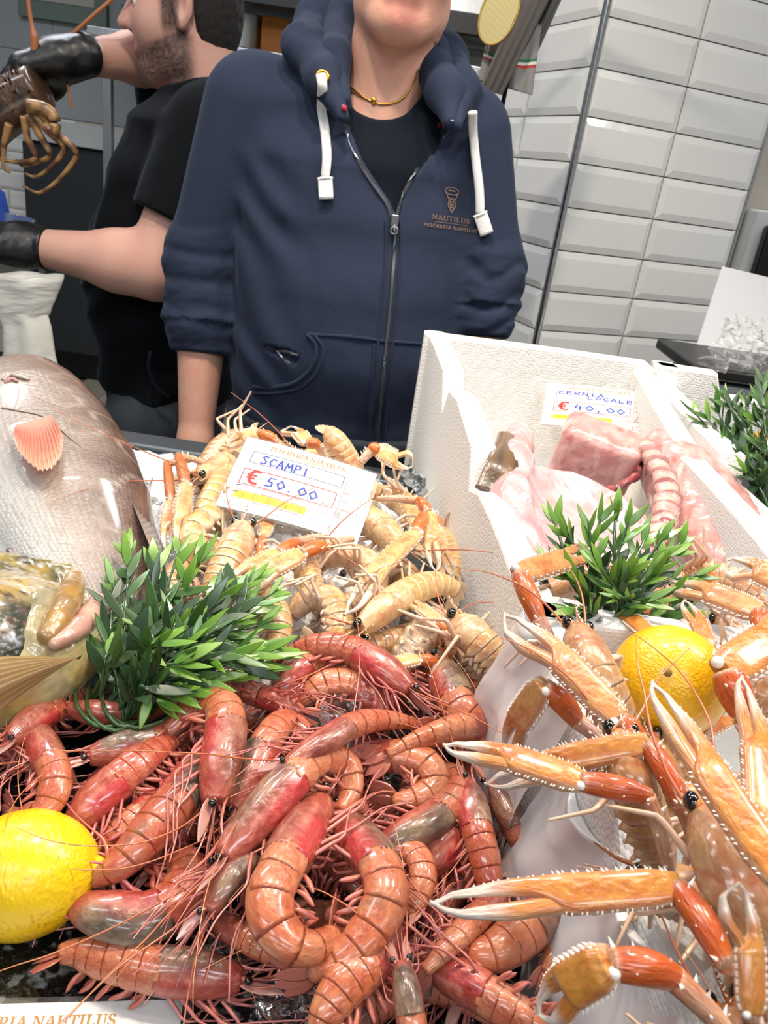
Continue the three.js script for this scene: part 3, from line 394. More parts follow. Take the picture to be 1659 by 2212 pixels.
  // printed crest on the chest
  const crest = canvasTex(512, 512, (g) => { g.clearRect(0, 0, 512, 512); g.fillStyle = g.strokeStyle = '#6e5a50'; g.lineWidth = 9; g.beginPath(); g.ellipse(256, 70, 58, 34, 0, 0, 7); g.stroke(); g.beginPath(); g.moveTo(205, 92); g.lineTo(225, 140); g.lineTo(290, 140); g.lineTo(308, 92); g.stroke(); g.fillRect(226, 60, 60, 14); g.beginPath(); g.moveTo(232, 140); g.lineTo(226, 210); g.lineTo(256, 268); g.lineTo(288, 210); g.lineTo(280, 140); g.stroke(); for (let i = 0; i < 4; i++) { g.beginPath(); g.arc(256, 160 + i * 24, 14, 0, 7); g.stroke(); } g.font = 'bold 62px serif'; g.textAlign = 'center'; g.fillText('NAUTILUS', 256, 350, 330); g.fillRect(110, 366, 292, 5); g.font = 'bold 46px sans-serif'; g.fillText('PESCHERIA NAUTILUS', 256, 424, 470); });
  { const n = 14, pos = [], uv = [], idx = []; for (let j = 0; j <= n; j++) for (let i = 0; i <= n; i++) { const u = i / n, v = j / n, p = on(lerp(912, 1040, u) + v * -4, lerp(388, 508, v) + u * 17, 0.0012); pos.push(p.x, p.y, p.z); uv.push(u, 1 - v); } for (let j = 0; j < n; j++) for (let i = 0; i < n; i++) { const a = j * (n + 1) + i; idx.push(a, a + n + 1, a + 1, a + 1, a + n + 1, a + n + 2); } const g = new THREE.BufferGeometry(); g.setAttribute('position', new THREE.Float32BufferAttribute(pos, 3)); g.setAttribute('uv', new THREE.Float32BufferAttribute(uv, 2)); g.setIndex(idx); g.computeVertexNormals(); part('printed_crest', g, std({ map: crest, transparent: true, roughness: 0.8 }), man, 'faded brown printed crest and shop name'); }
}

// --- the younger man, turned to the left, holding up a spiny lobster ---
const lobsterGrip = onF(42, 175, 1.5);
{
  const F = 1.64, man = thing('person', 'young bearded man in black t-shirt and black gloves lifting a lobster, turned sideways', 'person', V(-0.62, 0, -F));
  const head = headParts(onF(393, 30, F), V(-1, -0.1, 0.16), V(0.1, 1, 0.02), 0.98), neckLow = onF(455, 190, F + 0.02), neckTop = head.at(0, -0.05, -0.03);
  const sN = onF(460, 285, 1.47), sF = onF(385, 240, 1.82), eN = onF(338, 578, 1.42), wN = onF(68, 532, 1.42), eF = onF(360, 124, 1.78), wF = onF(160, 124, 1.6);
  const row = (py, xl, w, d) => { const a = onF(xl, py, F); return [a.y, a.x + d, -F, d, w]; };    // half depth runs along x: he is seen from the side
  const rows = [row(190, 350, 0.1, 0.095), row(260, 293, 0.19, 0.13), row(380, 245, 0.195, 0.145), row(500, 206, 0.185, 0.155), row(620, 197, 0.185, 0.16), row(700, 215, 0.18, 0.155), row(770, 228, 0.172, 0.142), row(900, 246, 0.165, 0.125)];
  const torso = trunk(rows), hip = rows[7], torsoIn = trunk(rows.map(([y, x, z, w, d]) => [y, x, z, w - 0.015, d - 0.015]));
  const tone = skinTone([0.56, 0.34, 0.27], [0.56, 0.29, 0.23]);
  const faceTone = (x, y, z) => { const p = head.local(x, y, z), a = p.x / 0.98, b = p.y / 0.98, d = p.z / 0.98, n = fbm(x * 40, y * 40, z * 40, 3); let c = mix3([0.55, 0.33, 0.27], [0.55, 0.28, 0.23], clamp(0.4 + n)); const lip = sst(0.014, 0.006, Math.abs(b + 0.06)) * sst(0.02, 0.012, Math.abs(a)) * sst(0.065, 0.078, d); c = mix3(c, [0.45, 0.16, 0.15], 0.75 * lip);
    const line = sst(0.008, 0.026, -b - 0.014 - sst(0.0, 0.07, d) * 0.03 + n * 0.012) * sst(-0.035, -0.01, d), mo = sst(0.014, 0.007, Math.abs(b + 0.042)) * sst(0.03, 0.02, Math.abs(a)) * sst(0.06, 0.075, d), burn = sst(0.022, 0.012, Math.abs(d - 0.012)) * sst(0.045, 0.065, Math.abs(a)) * sst(0.07, 0.03, b) * sst(-0.05, -0.02, b), st = 0.86 + 0.3 * nz(x * 420, y * 420, z * 420); return mix3(c, [0.035, 0.026, 0.024], clamp(Math.max(line * (1 - lip), mo, burn) * sst(-0.135, -0.1, b) * st * 0.96)); };
  const neck = bone(neckTop, neckLow.clone().add(V(0, -0.03, 0)), 0.064, 0.072), hf = (x, y, z) => smin(smin(head.f(x, y, z), neck(x, y, z), 0.025), 9, 0.01);
  const parts = [skin(hf, V(neckLow.x - 0.24, neckLow.y - 0.1, -F - 0.14), V(neckLow.x + 0.14, neckLow.y + 0.36, -F + 0.14), 0.0042, faceTone)];
  const arm = (s, e, w, k) => blend([bone(s, e, 0.062 * k, 0.054 * k), bone(e, e.clone().lerp(w, 0.3), 0.052 * k, 0.05 * k), bone(e.clone().lerp(w, 0.3), w, 0.05 * k, 0.03 * k)], 0.03);
  const armN = arm(sN, eN, wN, 1), armF = arm(sF, eF, wF, 0.92), legs = [-1, 1].map((s) => { const a = V(hip[1], 0.79, -F + s * 0.085), b = V(hip[1] - 0.01, 0.46, -F + s * 0.1), c = V(hip[1] + 0.01, 0.09, -F + s * 0.1); return blend([bone(a, b, 0.095, 0.064), bone(b, c, 0.06, 0.042), bone(c.clone().add(V(0.02, -0.045, 0)), c.clone().add(V(-0.14, -0.055, 0)), 0.036, 0.03)], 0.03); });
  const handN = handField(wN.clone().lerp(eN, 0.05), V(-1, -0.02, 0.08), V(0, 0.9, 0.4), 1, 0.7, 1, -0.002);
  parts.push(skin(blend([torsoIn, legs[0], legs[1]], 0.03), V(hip[1] - 0.3, 0, -F - 0.3), V(hip[1] + 0.3, neckLow.y, -F + 0.3), 0.017, tone));
  { const [lo, hi] = around([sN, eN, wN, wN.clone().add(V(-0.2, 0, 0))], 0.09); parts.push(skin(blend([armN, handN], 0.012), lo, hi, 0.006, tone)); }
  const gripDir = V(-0.86, -0.3, 0.2), handF = handField(wF, gripDir, V(-0.45, 0.9, 0.1), 1, 0.75, 1.08, -0.002);
  { const [lo, hi] = around([sF, eF, wF, wF.clone().add(V(-0.2, -0.12, 0.06))], 0.09); parts.push(skin(blend([armF, handF], 0.012), lo, hi, 0.006, tone)); }
  part('body', mergeGeometries(parts), skinMat, man);
  face(head, man, P.hair, (y, x) => (y > 0.07 ? 0.05 : y > 0.02 ? 0.012 : x > 0.06 ? -0.03 : 0));
  const folds = (x, y, z) => 0.006 * fbm(x * 9, y * 7, z * 9, 3) + 0.005 * Math.sin((y - x * 1.1) * 44 + nz(x * 5, y * 5, z * 5) * 5) * sst(1.45, 1.2, y), sleeveN = blend([bone(sN, sN.clone().lerp(eN, 0.63), 0.08, 0.078)], 0.02), sleeveF = bone(sF, sF.clone().lerp(eF, 0.35), 0.085, 0.08), yoke = blend([bone(neckLow.clone().add(V(0, -0.04, 0)), sN, 0.06, 0.07), bone(neckLow.clone().add(V(0, -0.04, 0)), sF, 0.06, 0.07)], 0.04), dN = eN.clone().sub(sN).normalize(), cN = sN.clone().lerp(eN, 0.66);
  const ringCut = bone(neckLow.clone().add(V(-0.05, 0.0, 0)), neckLow.clone().add(V(0.02, 0.06, 0)), 0.07, 0.075);
  const shirt = (x, y, z) => { let r = smin(torso(x, y, z), yoke(x, y, z), 0.05) + folds(x, y, z); const e = (x - cN.x) * dN.x + (y - cN.y) * dN.y + (z - cN.z) * dN.z; r = smin(r, smax(sleeveN(x, y, z) + 0.003 * fbm(x * 20, y * 20, z * 20, 2), e, 0.006), 0.02); r = smin(r, sleeveF(x, y, z), 0.02); return smax(smax(r, -ringCut(x, y, z), 0.008), rows[6][0] - 0.05 + 0.02 * nz(x * 7, z * 7) - y, 0.006); };
  part('t_shirt', skin(shirt, V(hip[1] - 0.34, hip[0] - 0.05, -F - 0.36), V(hip[1] + 0.34, neckLow.y + 0.09, -F + 0.34), 0.0072), P.shirt2, man);
  part('trousers', skin((x, y, z) => Math.max(Math.min(legs[0](x, y, z), legs[1](x, y, z), smax(torso(x, y, z) + 0.018, y - rows[6][0] - 0.01, 0.01)) - 0.012 + 0.006 * fbm(x * 8, y * 6, z * 8, 3), y - rows[6][0] - 0.02, 0.08 - y), V(hip[1] - 0.24, 0.05, -F - 0.26), V(hip[1] + 0.24, rows[6][0] + 0.05, -F + 0.26), 0.011), P.grey, man);
  part('pocket_seam', tube([onF(325, 760, F - 0.215), onF(322, 800, F - 0.217), onF(340, 840, F - 0.212), onF(365, 858, F - 0.205)], 0.0035, 6, 20), P.black ?? P.navyDark, man);
  for (const s of [-1, 1]) part('shoe', skin(egg(V(hip[1] - 0.06, 0.05, -F + s * 0.1), V(0.14, 0.05, 0.052)), V(hip[1] - 0.22, 0, -F + s * 0.1 - 0.07), V(hip[1] + 0.1, 0.12, -F + s * 0.1 + 0.07), 0.008), P.glove, man);
  // tight black gloves
  const glove = (hand, arm, w, e, more) => { const q = w.clone().lerp(e, 0.13), d = e.clone().sub(w).normalize(), [lo, hi] = around([q, w.clone().addScaledVector(d, -0.22), w.clone().addScaledVector(d, -0.1).add(more)], 0.085); part('glove', skin((x, y, z) => smax(Math.min(hand(x, y, z), arm(x, y, z)) - 0.0045 + 0.0022 * fbm(x * 40, y * 40, z * 40, 2), (x - q.x) * d.x + (y - q.y) * d.y + (z - q.z) * d.z, 0.004), lo, hi, 0.0042), P.glove, man, 'black rubber glove'); };
  glove(blend([handField(wN.clone().lerp(eN, 0.05), V(-1, -0.02, 0.08), V(0, 0.9, 0.4), 1, 0.7, 1.05, 0.002)], 0.01), armN, wN, eN, V(0, -0.05, 0)); glove(handField(wF, gripDir, V(-0.45, 0.9, 0.1), 1, 0.75, 1.12, 0.003), armF, wF, eF, V(-0.02, -0.12, 0.05));
}
// the spiny lobster in his raised hand
{
  const shell = phys({ vertexColors: true, roughness: 0.35, clearcoat: 0.9, clearcoatRoughness: 0.15, bumpMap: metres(roughTex, 0.03), bumpScale: 0.002 }), limb = phys({ vertexColors: true, roughness: 0.4, clearcoat: 0.6 }), t = thing('spiny_lobster', 'dark brown spiny lobster with long orange feelers gripped in the raised black glove', 'lobster', lobsterGrip);
  const f = 1.53, spine = spaced([onF(88, 186, f), onF(45, 212, f), onF(-12, 252, f), onF(-60, 330, f + 0.02), onF(-90, 440, f + 0.05)], 40), up = V(-0.55, 0.8, 0.35);
  const bc = (u, th, p) => mix3([0.035, 0.018, 0.012], [0.16, 0.085, 0.04], clamp(0.35 + 1.3 * fbm(p.x * 40, p.y * 40, p.z * 40, 3)));
  part('carapace', sweep(spine.slice(0, 22), { m: 22, up, col: bc, prof: (u, th) => { const r = 0.046 * (0.55 + 0.45 * Math.sin(Math.PI * (0.2 + 0.6 * u))); return [Math.cos(th) * r, Math.sin(th) * r * 0.95]; } }), shell, t);
  for (let i = 0; i < 5; i++) part('tail_segment', sweep(spine.slice(20 + i * 4, 25 + i * 4), { m: 18, up, col: bc, prof: oval((u) => 0.042 - i * 0.004 + u * 0.003) }), shell, t);
  const sp = []; for (let i = 0; i < 90; i++) { const k = 1 + Math.floor(rnd() * 20), th = rr(-1.9, 1.9), T = spine[k + 1].clone().sub(spine[k - 1]).normalize(), U = up.clone().addScaledVector(T, -up.dot(T)).normalize(), S = V().crossVectors(T, U), d = U.clone().multiplyScalar(Math.cos(th)).addScaledVector(S, Math.sin(th)), p = spine[k].clone().addScaledVector(d, 0.042); d.addScaledVector(T, -0.5).normalize(); sp.push(xf(new THREE.ConeGeometry(0.0028, rr(0.008, 0.015), 5), p.addScaledVector(d, 0.004), new THREE.Quaternion().setFromUnitVectors(V(0, 1, 0), d))); }
  const spm = part('spines', join(sp), std({ color: 0x3a2416, roughness: 0.4 }), t); spm.userData.kind = 'stuff';
  const lc = (u, th, p) => mix3([0.42, 0.24, 0.09], [0.12, 0.05, 0.025], clamp(0.3 + 2 * nz(p.x * 60, p.y * 60, p.z * 60) + (Math.abs(u - 0.45) < 0.04 ? 0.4 : 0)));
  for (const l of [[[82, 235], [118, 282], [165, 330], [150, 362], [85, 416], [50, 402]], [[70, 242], [105, 285], [138, 318], [112, 358], [75, 382], [55, 374]], [[60, 246], [85, 290], [108, 335], [85, 348], [48, 358], [36, 346]], [[52, 250], [60, 300], [78, 340], [40, 350], [0, 345]], [[20, 268], [8, 320], [10, 365], [22, 372]]]) part('leg', tube(l.map(([a, b], i) => onF(a, b, f - 0.05 + i * 0.006)), (u) => 0.0075 - u * 0.005, 8, 30, V(0, 1, 0), { col: lc }), limb, t);
  part('leg', tube([[60, 228], [100, 236], [118, 256], [116, 285], [95, 272]].map(([a, b]) => onF(a, b, f - 0.06)), (u) => 0.012 - u * 0.004, 10, 20, V(0, 1, 0), { col: lc }), limb, t);
  const fc = (u, th, p) => mix3([0.36, 0.12, 0.04], [0.5, 0.17, 0.05], u);
  part('feeler', tube([[70, 165], [75, 90], [66, 40], [55, -40], [40, -130]].map(([a, b]) => onF(a, b, f + 0.02)), (u) => (u < 0.35 ? 0.0082 : 0.0056) - u * 0.0035, 8, 30, V(1, 0, 0), { col: fc }), limb, t, 'long orange feeler'); part('feeler', tube([[80, 165], [135, 96], [185, 48], [240, 0], [320, -70]].map(([a, b]) => onF(a, b, f + 0.06)), (u) => 0.0046 - u * 0.002, 8, 30, V(1, 0, 0), { col: fc }), limb, t); part('feeler', tube([[120, 140], [142, 175], [151, 210], [152, 234]].map(([a, b]) => onF(a, b, f + 0.06)), (u) => 0.003 - u * 0.001, 8, 16, V(1, 0, 0), { col: fc }), limb, t);
}
// ---------- the counter, its ice, boxes, films and price cards ----------
function patch(f, nu, nv, o = {}) {                              // a sheet from (u, v) to a place; v runs up the texture
  const pos = [], uv = [], idx = [], col = [];
  for (let j = 0; j <= nv; j++) for (let i = 0; i <= nu; i++) { const u = i / nu, v = j / nv, p = f(u, v); pos.push(p.x, p.y, p.z); uv.push(u * (o.su ?? 1), v * (o.sv ?? 1)); if (o.col) col.push(...o.col(u, v, p)); }
  for (let j = 0; j < nv; j++) for (let i = 0; i < nu; i++) { const a = j * (nu + 1) + i, b = a + nu + 1; idx.push(a, a + 1, b, b, a + 1, b + 1); }
  const g = new THREE.BufferGeometry(); g.setAttribute('position', new THREE.Float32BufferAttribute(pos, 3)); g.setAttribute('uv', new THREE.Float32BufferAttribute(uv, 2)); if (o.col) g.setAttribute('color', new THREE.Float32BufferAttribute(col, 3)); g.setIndex(idx); g.computeVertexNormals();
  return g;
}
const quadAt = (bl, br, tr, tl) => (u, v) => bl.clone().lerp(br, u).lerp(tl.clone().lerp(tr, u), v);
{
  const slabTex = tex(512, (u, v) => { const n = periodic(u, v, 30, 1.7, 4), m = periodic(u, v, 7, 7.7, 3), k = sst(0.05, 0.3, n + 0.5 * m); return [0.05 + 0.42 * k, 0.052 + 0.43 * k, 0.05 + 0.42 * k]; }, { srgb: true });
  const slab = phys({ color: 0xffffff, map: metres(slabTex, 0.16), roughness: 0.28, clearcoat: 0.7, clearcoatRoughness: 0.12, bumpMap: metres(roughTex, 0.02), bumpScale: 0.0016 });
  const t = thing('fish_counter', 'black mottled wet stone counter top with a steel back rail, under all the seafood', 'counter', V(0.1, 0, -0.55));
  const top = part('counter_top', box(2.6, 0.035, 0.86, 0.1, TOP - 0.0175, -0.53, 0.004), slab, t); { const uv = top.geometry.attributes.uv, p = top.geometry.attributes.position; for (let i = 0; i < uv.count; i++) uv.setXY(i, p.getX(i), p.getZ(i)); }
  part('front_panel', box(2.56, 0.8, 0.04, 0.1, 0.515, -0.13), M.steel, t); part('plinth', box(2.5, 0.11, 0.7, 0.1, 0.055, -0.53), M.black, t); part('back_panel', box(2.56, 0.8, 0.03, 0.1, 0.515, -0.94), M.dark, t); for (const s of [-1, 1]) part('side_panel', box(0.03, 0.8, 0.78, 0.1 + s * 1.265, 0.515, -0.535), M.steel, t);
  part('back_rail', box(2.6, 0.03, 0.05, 0.1, TOP - 0.005, -0.985, 0.006), std({ color: 0x50575c, metalness: 0.7, roughness: 0.4 }), t, 'grey steel back rail');
  const ribs = []; for (let j = 0; j < 22; j++) for (let i = 0; i < 24; i++) ribs.push(new THREE.BoxGeometry(0.0045, 0.003, 0.0065).rotateY(0.5).translate(-0.21 + i * 0.0065 + (j % 2) * 0.003, TOP + 0.0025, -0.5 + j * 0.0085)); const mat = solo('rubber_mat', join([box(0.165, 0.003, 0.2, -0.135, TOP + 0.0012, -0.405, 0), ...ribs]), phys({ color: 0x08090a, roughness: 0.25, clearcoat: 0.6 }), 'black studded rubber mat showing in the gap beside the prawns', 'mat'); mat.name = 'rubber_mat';
}
// crushed ice
const iceMat = phys({ color: 0xeef2f4, roughness: 0.18, specularIntensity: 1, clearcoat: 0.6, clearcoatRoughness: 0.1, bumpMap: metres(roughTex, 0.03), bumpScale: 0.004 });
const moundH = (x, z) => { const d = Math.hypot((x + 0.1) / 0.19, (z + 0.68) / 0.2); return 0.052 * sst(1.15, 0.15, d); };
{
  const n = 110, g = patch((u, v) => { const x = lerp(-0.78, 0.035, u), z = lerp(-0.43, -0.94, v), e = sst(0, 0.05, v) * sst(1, 0.97, v) * sst(1, 0.96, u), r = Math.abs(nz(x * 55, z * 55)) + 0.6 * Math.abs(nz(x * 120, z * 120, 3)); return V(x, TOP + e * (0.012 + 0.016 * r + moundH(x, z)) - 0.004 * (1 - e), z); }, n, 80, { su: 0.8, sv: 0.5 });
  const m = solo('ice_bed', g, iceMat, 'bed of white crushed ice under the fish and the pile of scampi', 'ice'); m.userData.kind = 'stuff';
  const clear = phys({ color: 0xffffff, transmission: 1, thickness: 0.01, roughness: 0.12, ior: 1.31, attenuationColor: new THREE.Color(0xe8f2f6), attenuationDistance: 0.05 });
  const chip = (px, py, h, s, label) => { const g0 = new THREE.IcosahedronGeometry(1, 1), p = g0.attributes.position, c = onTop(px, py, h), k = rr(0, 50), sc = [rr(0.8, 1.2), rr(0.5, 0.75), rr(0.7, 1.1)], ya = rr(0, 6); for (let i = 0; i < p.count; i++) { const v = V(p.getX(i), p.getY(i), p.getZ(i)), q = 1 + 0.55 * nz(v.x * 1.3 + k, v.y * 1.3, v.z * 1.3); p.setXYZ(i, v.x * q * sc[0] * s, v.y * q * sc[1] * s, v.z * q * sc[2] * s); } g0.rotateY(ya); g0.rotateX(rr(-0.5, 0.5)); g0.computeVertexNormals(); solo('ice_chip', g0.translate(c.x, c.y, c.z), clear, label, 'ice', 'loose ice chips on the counter'); };
  for (const a of [[735, 1535, 0.062, 0.013, 'large clear ice chip wedged above the prawn heads in the middle of the heap'], [790, 1510, 0.06, 0.01, 'ice chip touching the curled orange tail behind the middle prawns'], [690, 1585, 0.056, 0.009, 'flat ice sliver below the large chip in the heap'], [645, 1500, 0.05, 0.008, 'small ice chip left of the curled orange tail'], [900, 1480, 0.055, 0.009, 'ice chip right of the magenta prawn head'], [905, 1515, 0.05, 0.008, 'ice chip just under the one beside the magenta prawn head'], [595, 2155, 0.012, 0.012, 'cloudy ice lump under the feelers of the front prawn'], [620, 2180, 0.01, 0.01, 'ice lump nearest the bottom edge, right of the front card'], [565, 2205, 0.008, 0.008, 'small ice piece on the black stone by the front card'], [190, 1470, 0.014, 0.014, 'ice lump beside the chin of the yellow fish'], [210, 1450, 0.02, 0.011, 'ice piece between the yellow fish and the green sprig'], [900, 1040, 0.035, 0.016, 'ice chunk behind the scampi claws near the foam box'], [930, 1070, 0.03, 0.012, 'ice chunk against the side of the foam box'], [880, 1020, 0.03, 0.012, 'ice chunk under the raised scampi pincer'], [310, 1030, 0.03, 0.013, 'ice chunk between the big fish and the scampi'], [330, 1085, 0.03, 0.011, 'ice chunk close to the back fin of the big fish']]) chip(...a);
}
// expanded foam boxes with notched rims
const foam = phys({ color: 0xe2e2df, roughness: 0.6, specularIntensity: 0.5, bumpMap: metres(beadTex, 0.06), bumpScale: 0.0007 });
function wallOf(a, b, rim, thick, base) {                        // a, b: outer foot corners; rim: [share along, height]
  const L = a.distanceTo(b), s = new THREE.Shape(); s.moveTo(0, 0); s.lineTo(L, 0); for (const [t, h] of [...rim].reverse()) s.lineTo(t * L, h); s.closePath();
  const g = new THREE.ExtrudeGeometry(s, { depth: thick - 0.006, bevelEnabled: true, bevelSize: 0.003, bevelThickness: 0.003, bevelSegments: 2, steps: 1 }).translate(0, 0, 0.003), d = b.clone().sub(a).normalize(), n = V().crossVectors(d, V(0, 1, 0));
  return g.applyMatrix4(new THREE.Matrix4().makeBasis(d, V(0, 1, 0), n).setPosition(a.x, base, a.z));
}
function foamBox(label, bl, br, fr, fl, rims, thick = 0.024, base = TOP + 0.001) {   // corners in plan; rims left (back to front), back (left to right), right (front to back), front (right to left)
  const t = thing('foam_box', label, 'box', V((bl.x + fr.x) / 2, base, (bl.z + fr.z) / 2), 'white foam fish boxes');
  part('side_wall', wallOf(fl, bl, rims[0].map(([a, h]) => [1 - a, h]).reverse(), thick, base), foam, t); part('end_wall', wallOf(bl, br, rims[1], thick, base), foam, t); part('side_wall', wallOf(br, fr, rims[2].map(([a, h]) => [1 - a, h]).reverse(), thick, base), foam, t); part('end_wall', wallOf(fr, fl, rims[3], thick, base), foam, t);
  const s = new THREE.Shape([bl, fl, fr, br].map((p) => new THREE.Vector2(p.x, -p.z))); part('bottom', new THREE.ExtrudeGeometry(s, { depth: 0.02, bevelEnabled: false }).rotateX(-Math.PI / 2).translate(0, base, 0), foam, t);
  return t;
}
{
  foamBox('white foam box holding the pink grouper pieces, its rim cut in steps', V(0.022, 0, -1.078), V(0.335, 0, -1.085), V(0.352, 0, -0.47), V(0.108, 0, -0.47), [[[0, 0.19], [0.13, 0.187], [0.27, 0.178], [0.33, 0.135], [0.36, 0.168], [0.44, 0.172], [0.6, 0.155], [0.64, 0.118], [0.7, 0.13], [0.78, 0.13], [1, 0.12]], [[0, 0.19], [0.5, 0.192], [0.97, 0.192], [1, 0.186]], [[0, 0.13], [0.3, 0.14], [0.55, 0.142], [0.8, 0.165], [1, 0.186]], [[0, 0.12], [1, 0.12]]], 0.026);
  foamBox('white foam box at the right behind the grouper, with a green sprig inside', V(0.345, 0, -1.1), V(0.82, 0, -1.09), V(0.85, 0, -0.56), V(0.375, 0, -0.56), [[[0, 0.19], [0.05, 0.19], [0.06, 0.165], [0.5, 0.15], [0.52, 0.12], [1, 0.12]], [[0, 0.19], [0.17, 0.19], [0.19, 0.168], [0.22, 0.16], [1, 0.16]], [[0, 0.15], [1, 0.15]], [[0, 0.14], [1, 0.14]]], 0.03);
  foamBox('white foam box at the front holding the large orange scampi', V(0.1, 0, -0.432), V(0.44, 0, -0.44), V(0.47, 0, -0.11), V(0.16, 0, -0.11), [[[0, 0.15], [0.16, 0.15], [0.2, 0.13], [0.46, 0.13], [0.52, 0.108], [0.7, 0.108], [0.74, 0.15], [0.84, 0.152], [0.86, 0.12], [1, 0.12]], [[0, 0.15], [1, 0.15]], [[0, 0.15], [1, 0.15]], [[0, 0.15], [1, 0.15]]], 0.024);
  solo('black_tray', box(0.4, 0.04, 0.44, 0.6, TOP + 0.06, -0.83, 0.006), M.black, 'black tray inside the right-hand foam box under the dark sprig', 'tray');
  // wet paper folded over the side of the front box
  const wet = phys({ color: 0xe9e7e6, roughness: 0.3, transmission: 0.25, clearcoat: 0.6, clearcoatRoughness: 0.15, bumpMap: metres(beadTex, 0.5), bumpScale: 0.0006, side: THREE.DoubleSide });
  const sheet = (A, B, hTop, drop, inw, k) => patch((u, v) => { const p = A.clone().lerp(B, u), w = v * (drop + inw), out = w < inw ? 0 : 1, y = out ? hTop + 0.006 - (w - inw) : hTop + 0.006, x = out ? p.x - 0.005 - 0.016 * sst(0, 0.08, w - inw) : p.x - 0.005 + (inw - w), n = 0.0035 * fbm(p.z * 26 + k, w * 22, k, 3) + 0.002 * Math.sin(p.z * 110 + w * 30); return V(x + n * (out ? 1.8 : 0.4), TOP + y + n, p.z); }, 40, 40, { su: 0.2, sv: 0.15 });
  solo('wet_paper', sheet(V(0.102, 0, -0.428), V(0.12, 0, -0.34), 0.142, 0.135, 0.004, 1), wet, 'wet white paper hanging over the back corner of the scampi box', 'paper'); solo('wet_paper', sheet(V(0.118, 0, -0.345), V(0.152, 0, -0.175), 0.1, 0.1, 0.002, 5), wet, 'long wet white paper draped down the side of the scampi box beside the prawns', 'paper');
  // clear film lining the grouper box
  const film = phys({ color: 0xffffff, transmission: 0.93, roughness: 0.12, ior: 1.45, side: THREE.DoubleSide, bumpMap: metres(roughTex, 0.3), bumpScale: 0.012 });
  const cr = (a, b, k) => 0.011 * Math.abs(nz(a * 14 + k, b * 14)) + 0.006 * Math.abs(nz(a * 33, b * 33 + k));
  solo('plastic_film', patch((u, v) => { const x = lerp(0.055, 0.315, u), q = v * 0.33, y = q < 0.17 ? 0.025 : 0.025 + (q - 0.17), z = q < 0.17 ? lerp(-0.86, -1.03, q / 0.17) : -1.035 - (q - 0.17) * 0.02, c = cr(x * 2, q * 2, 3); return V(x, TOP + y + (q < 0.17 ? c : 0) + (v > 0.97 ? 0.005 * nz(x * 40, 1) : 0), z + (q < 0.17 ? 0 : c)); }, 70, 70, { su: 0.3, sv: 0.33 }), film, 'crumpled clear plastic film lining the back of the grouper box', 'film');
  solo('plastic_film', patch((u, v) => { const z = lerp(-0.52, -1.03, u), q = v * 0.2, x0 = lerp(0.148, 0.068, u), x = q < 0.05 ? x0 + 0.05 - q : x0 - (q - 0.05) * 0.05, y = q < 0.05 ? 0.03 : 0.03 + (q - 0.05), c = cr(z * 2, q * 2, 9); return V(x + c, TOP + Math.min(y, lerp(0.115, 0.16, u)), z); }, 80, 40, { su: 0.5, sv: 0.2 }), film, 'crumpled clear plastic film against the left wall of the grouper box', 'film');
}
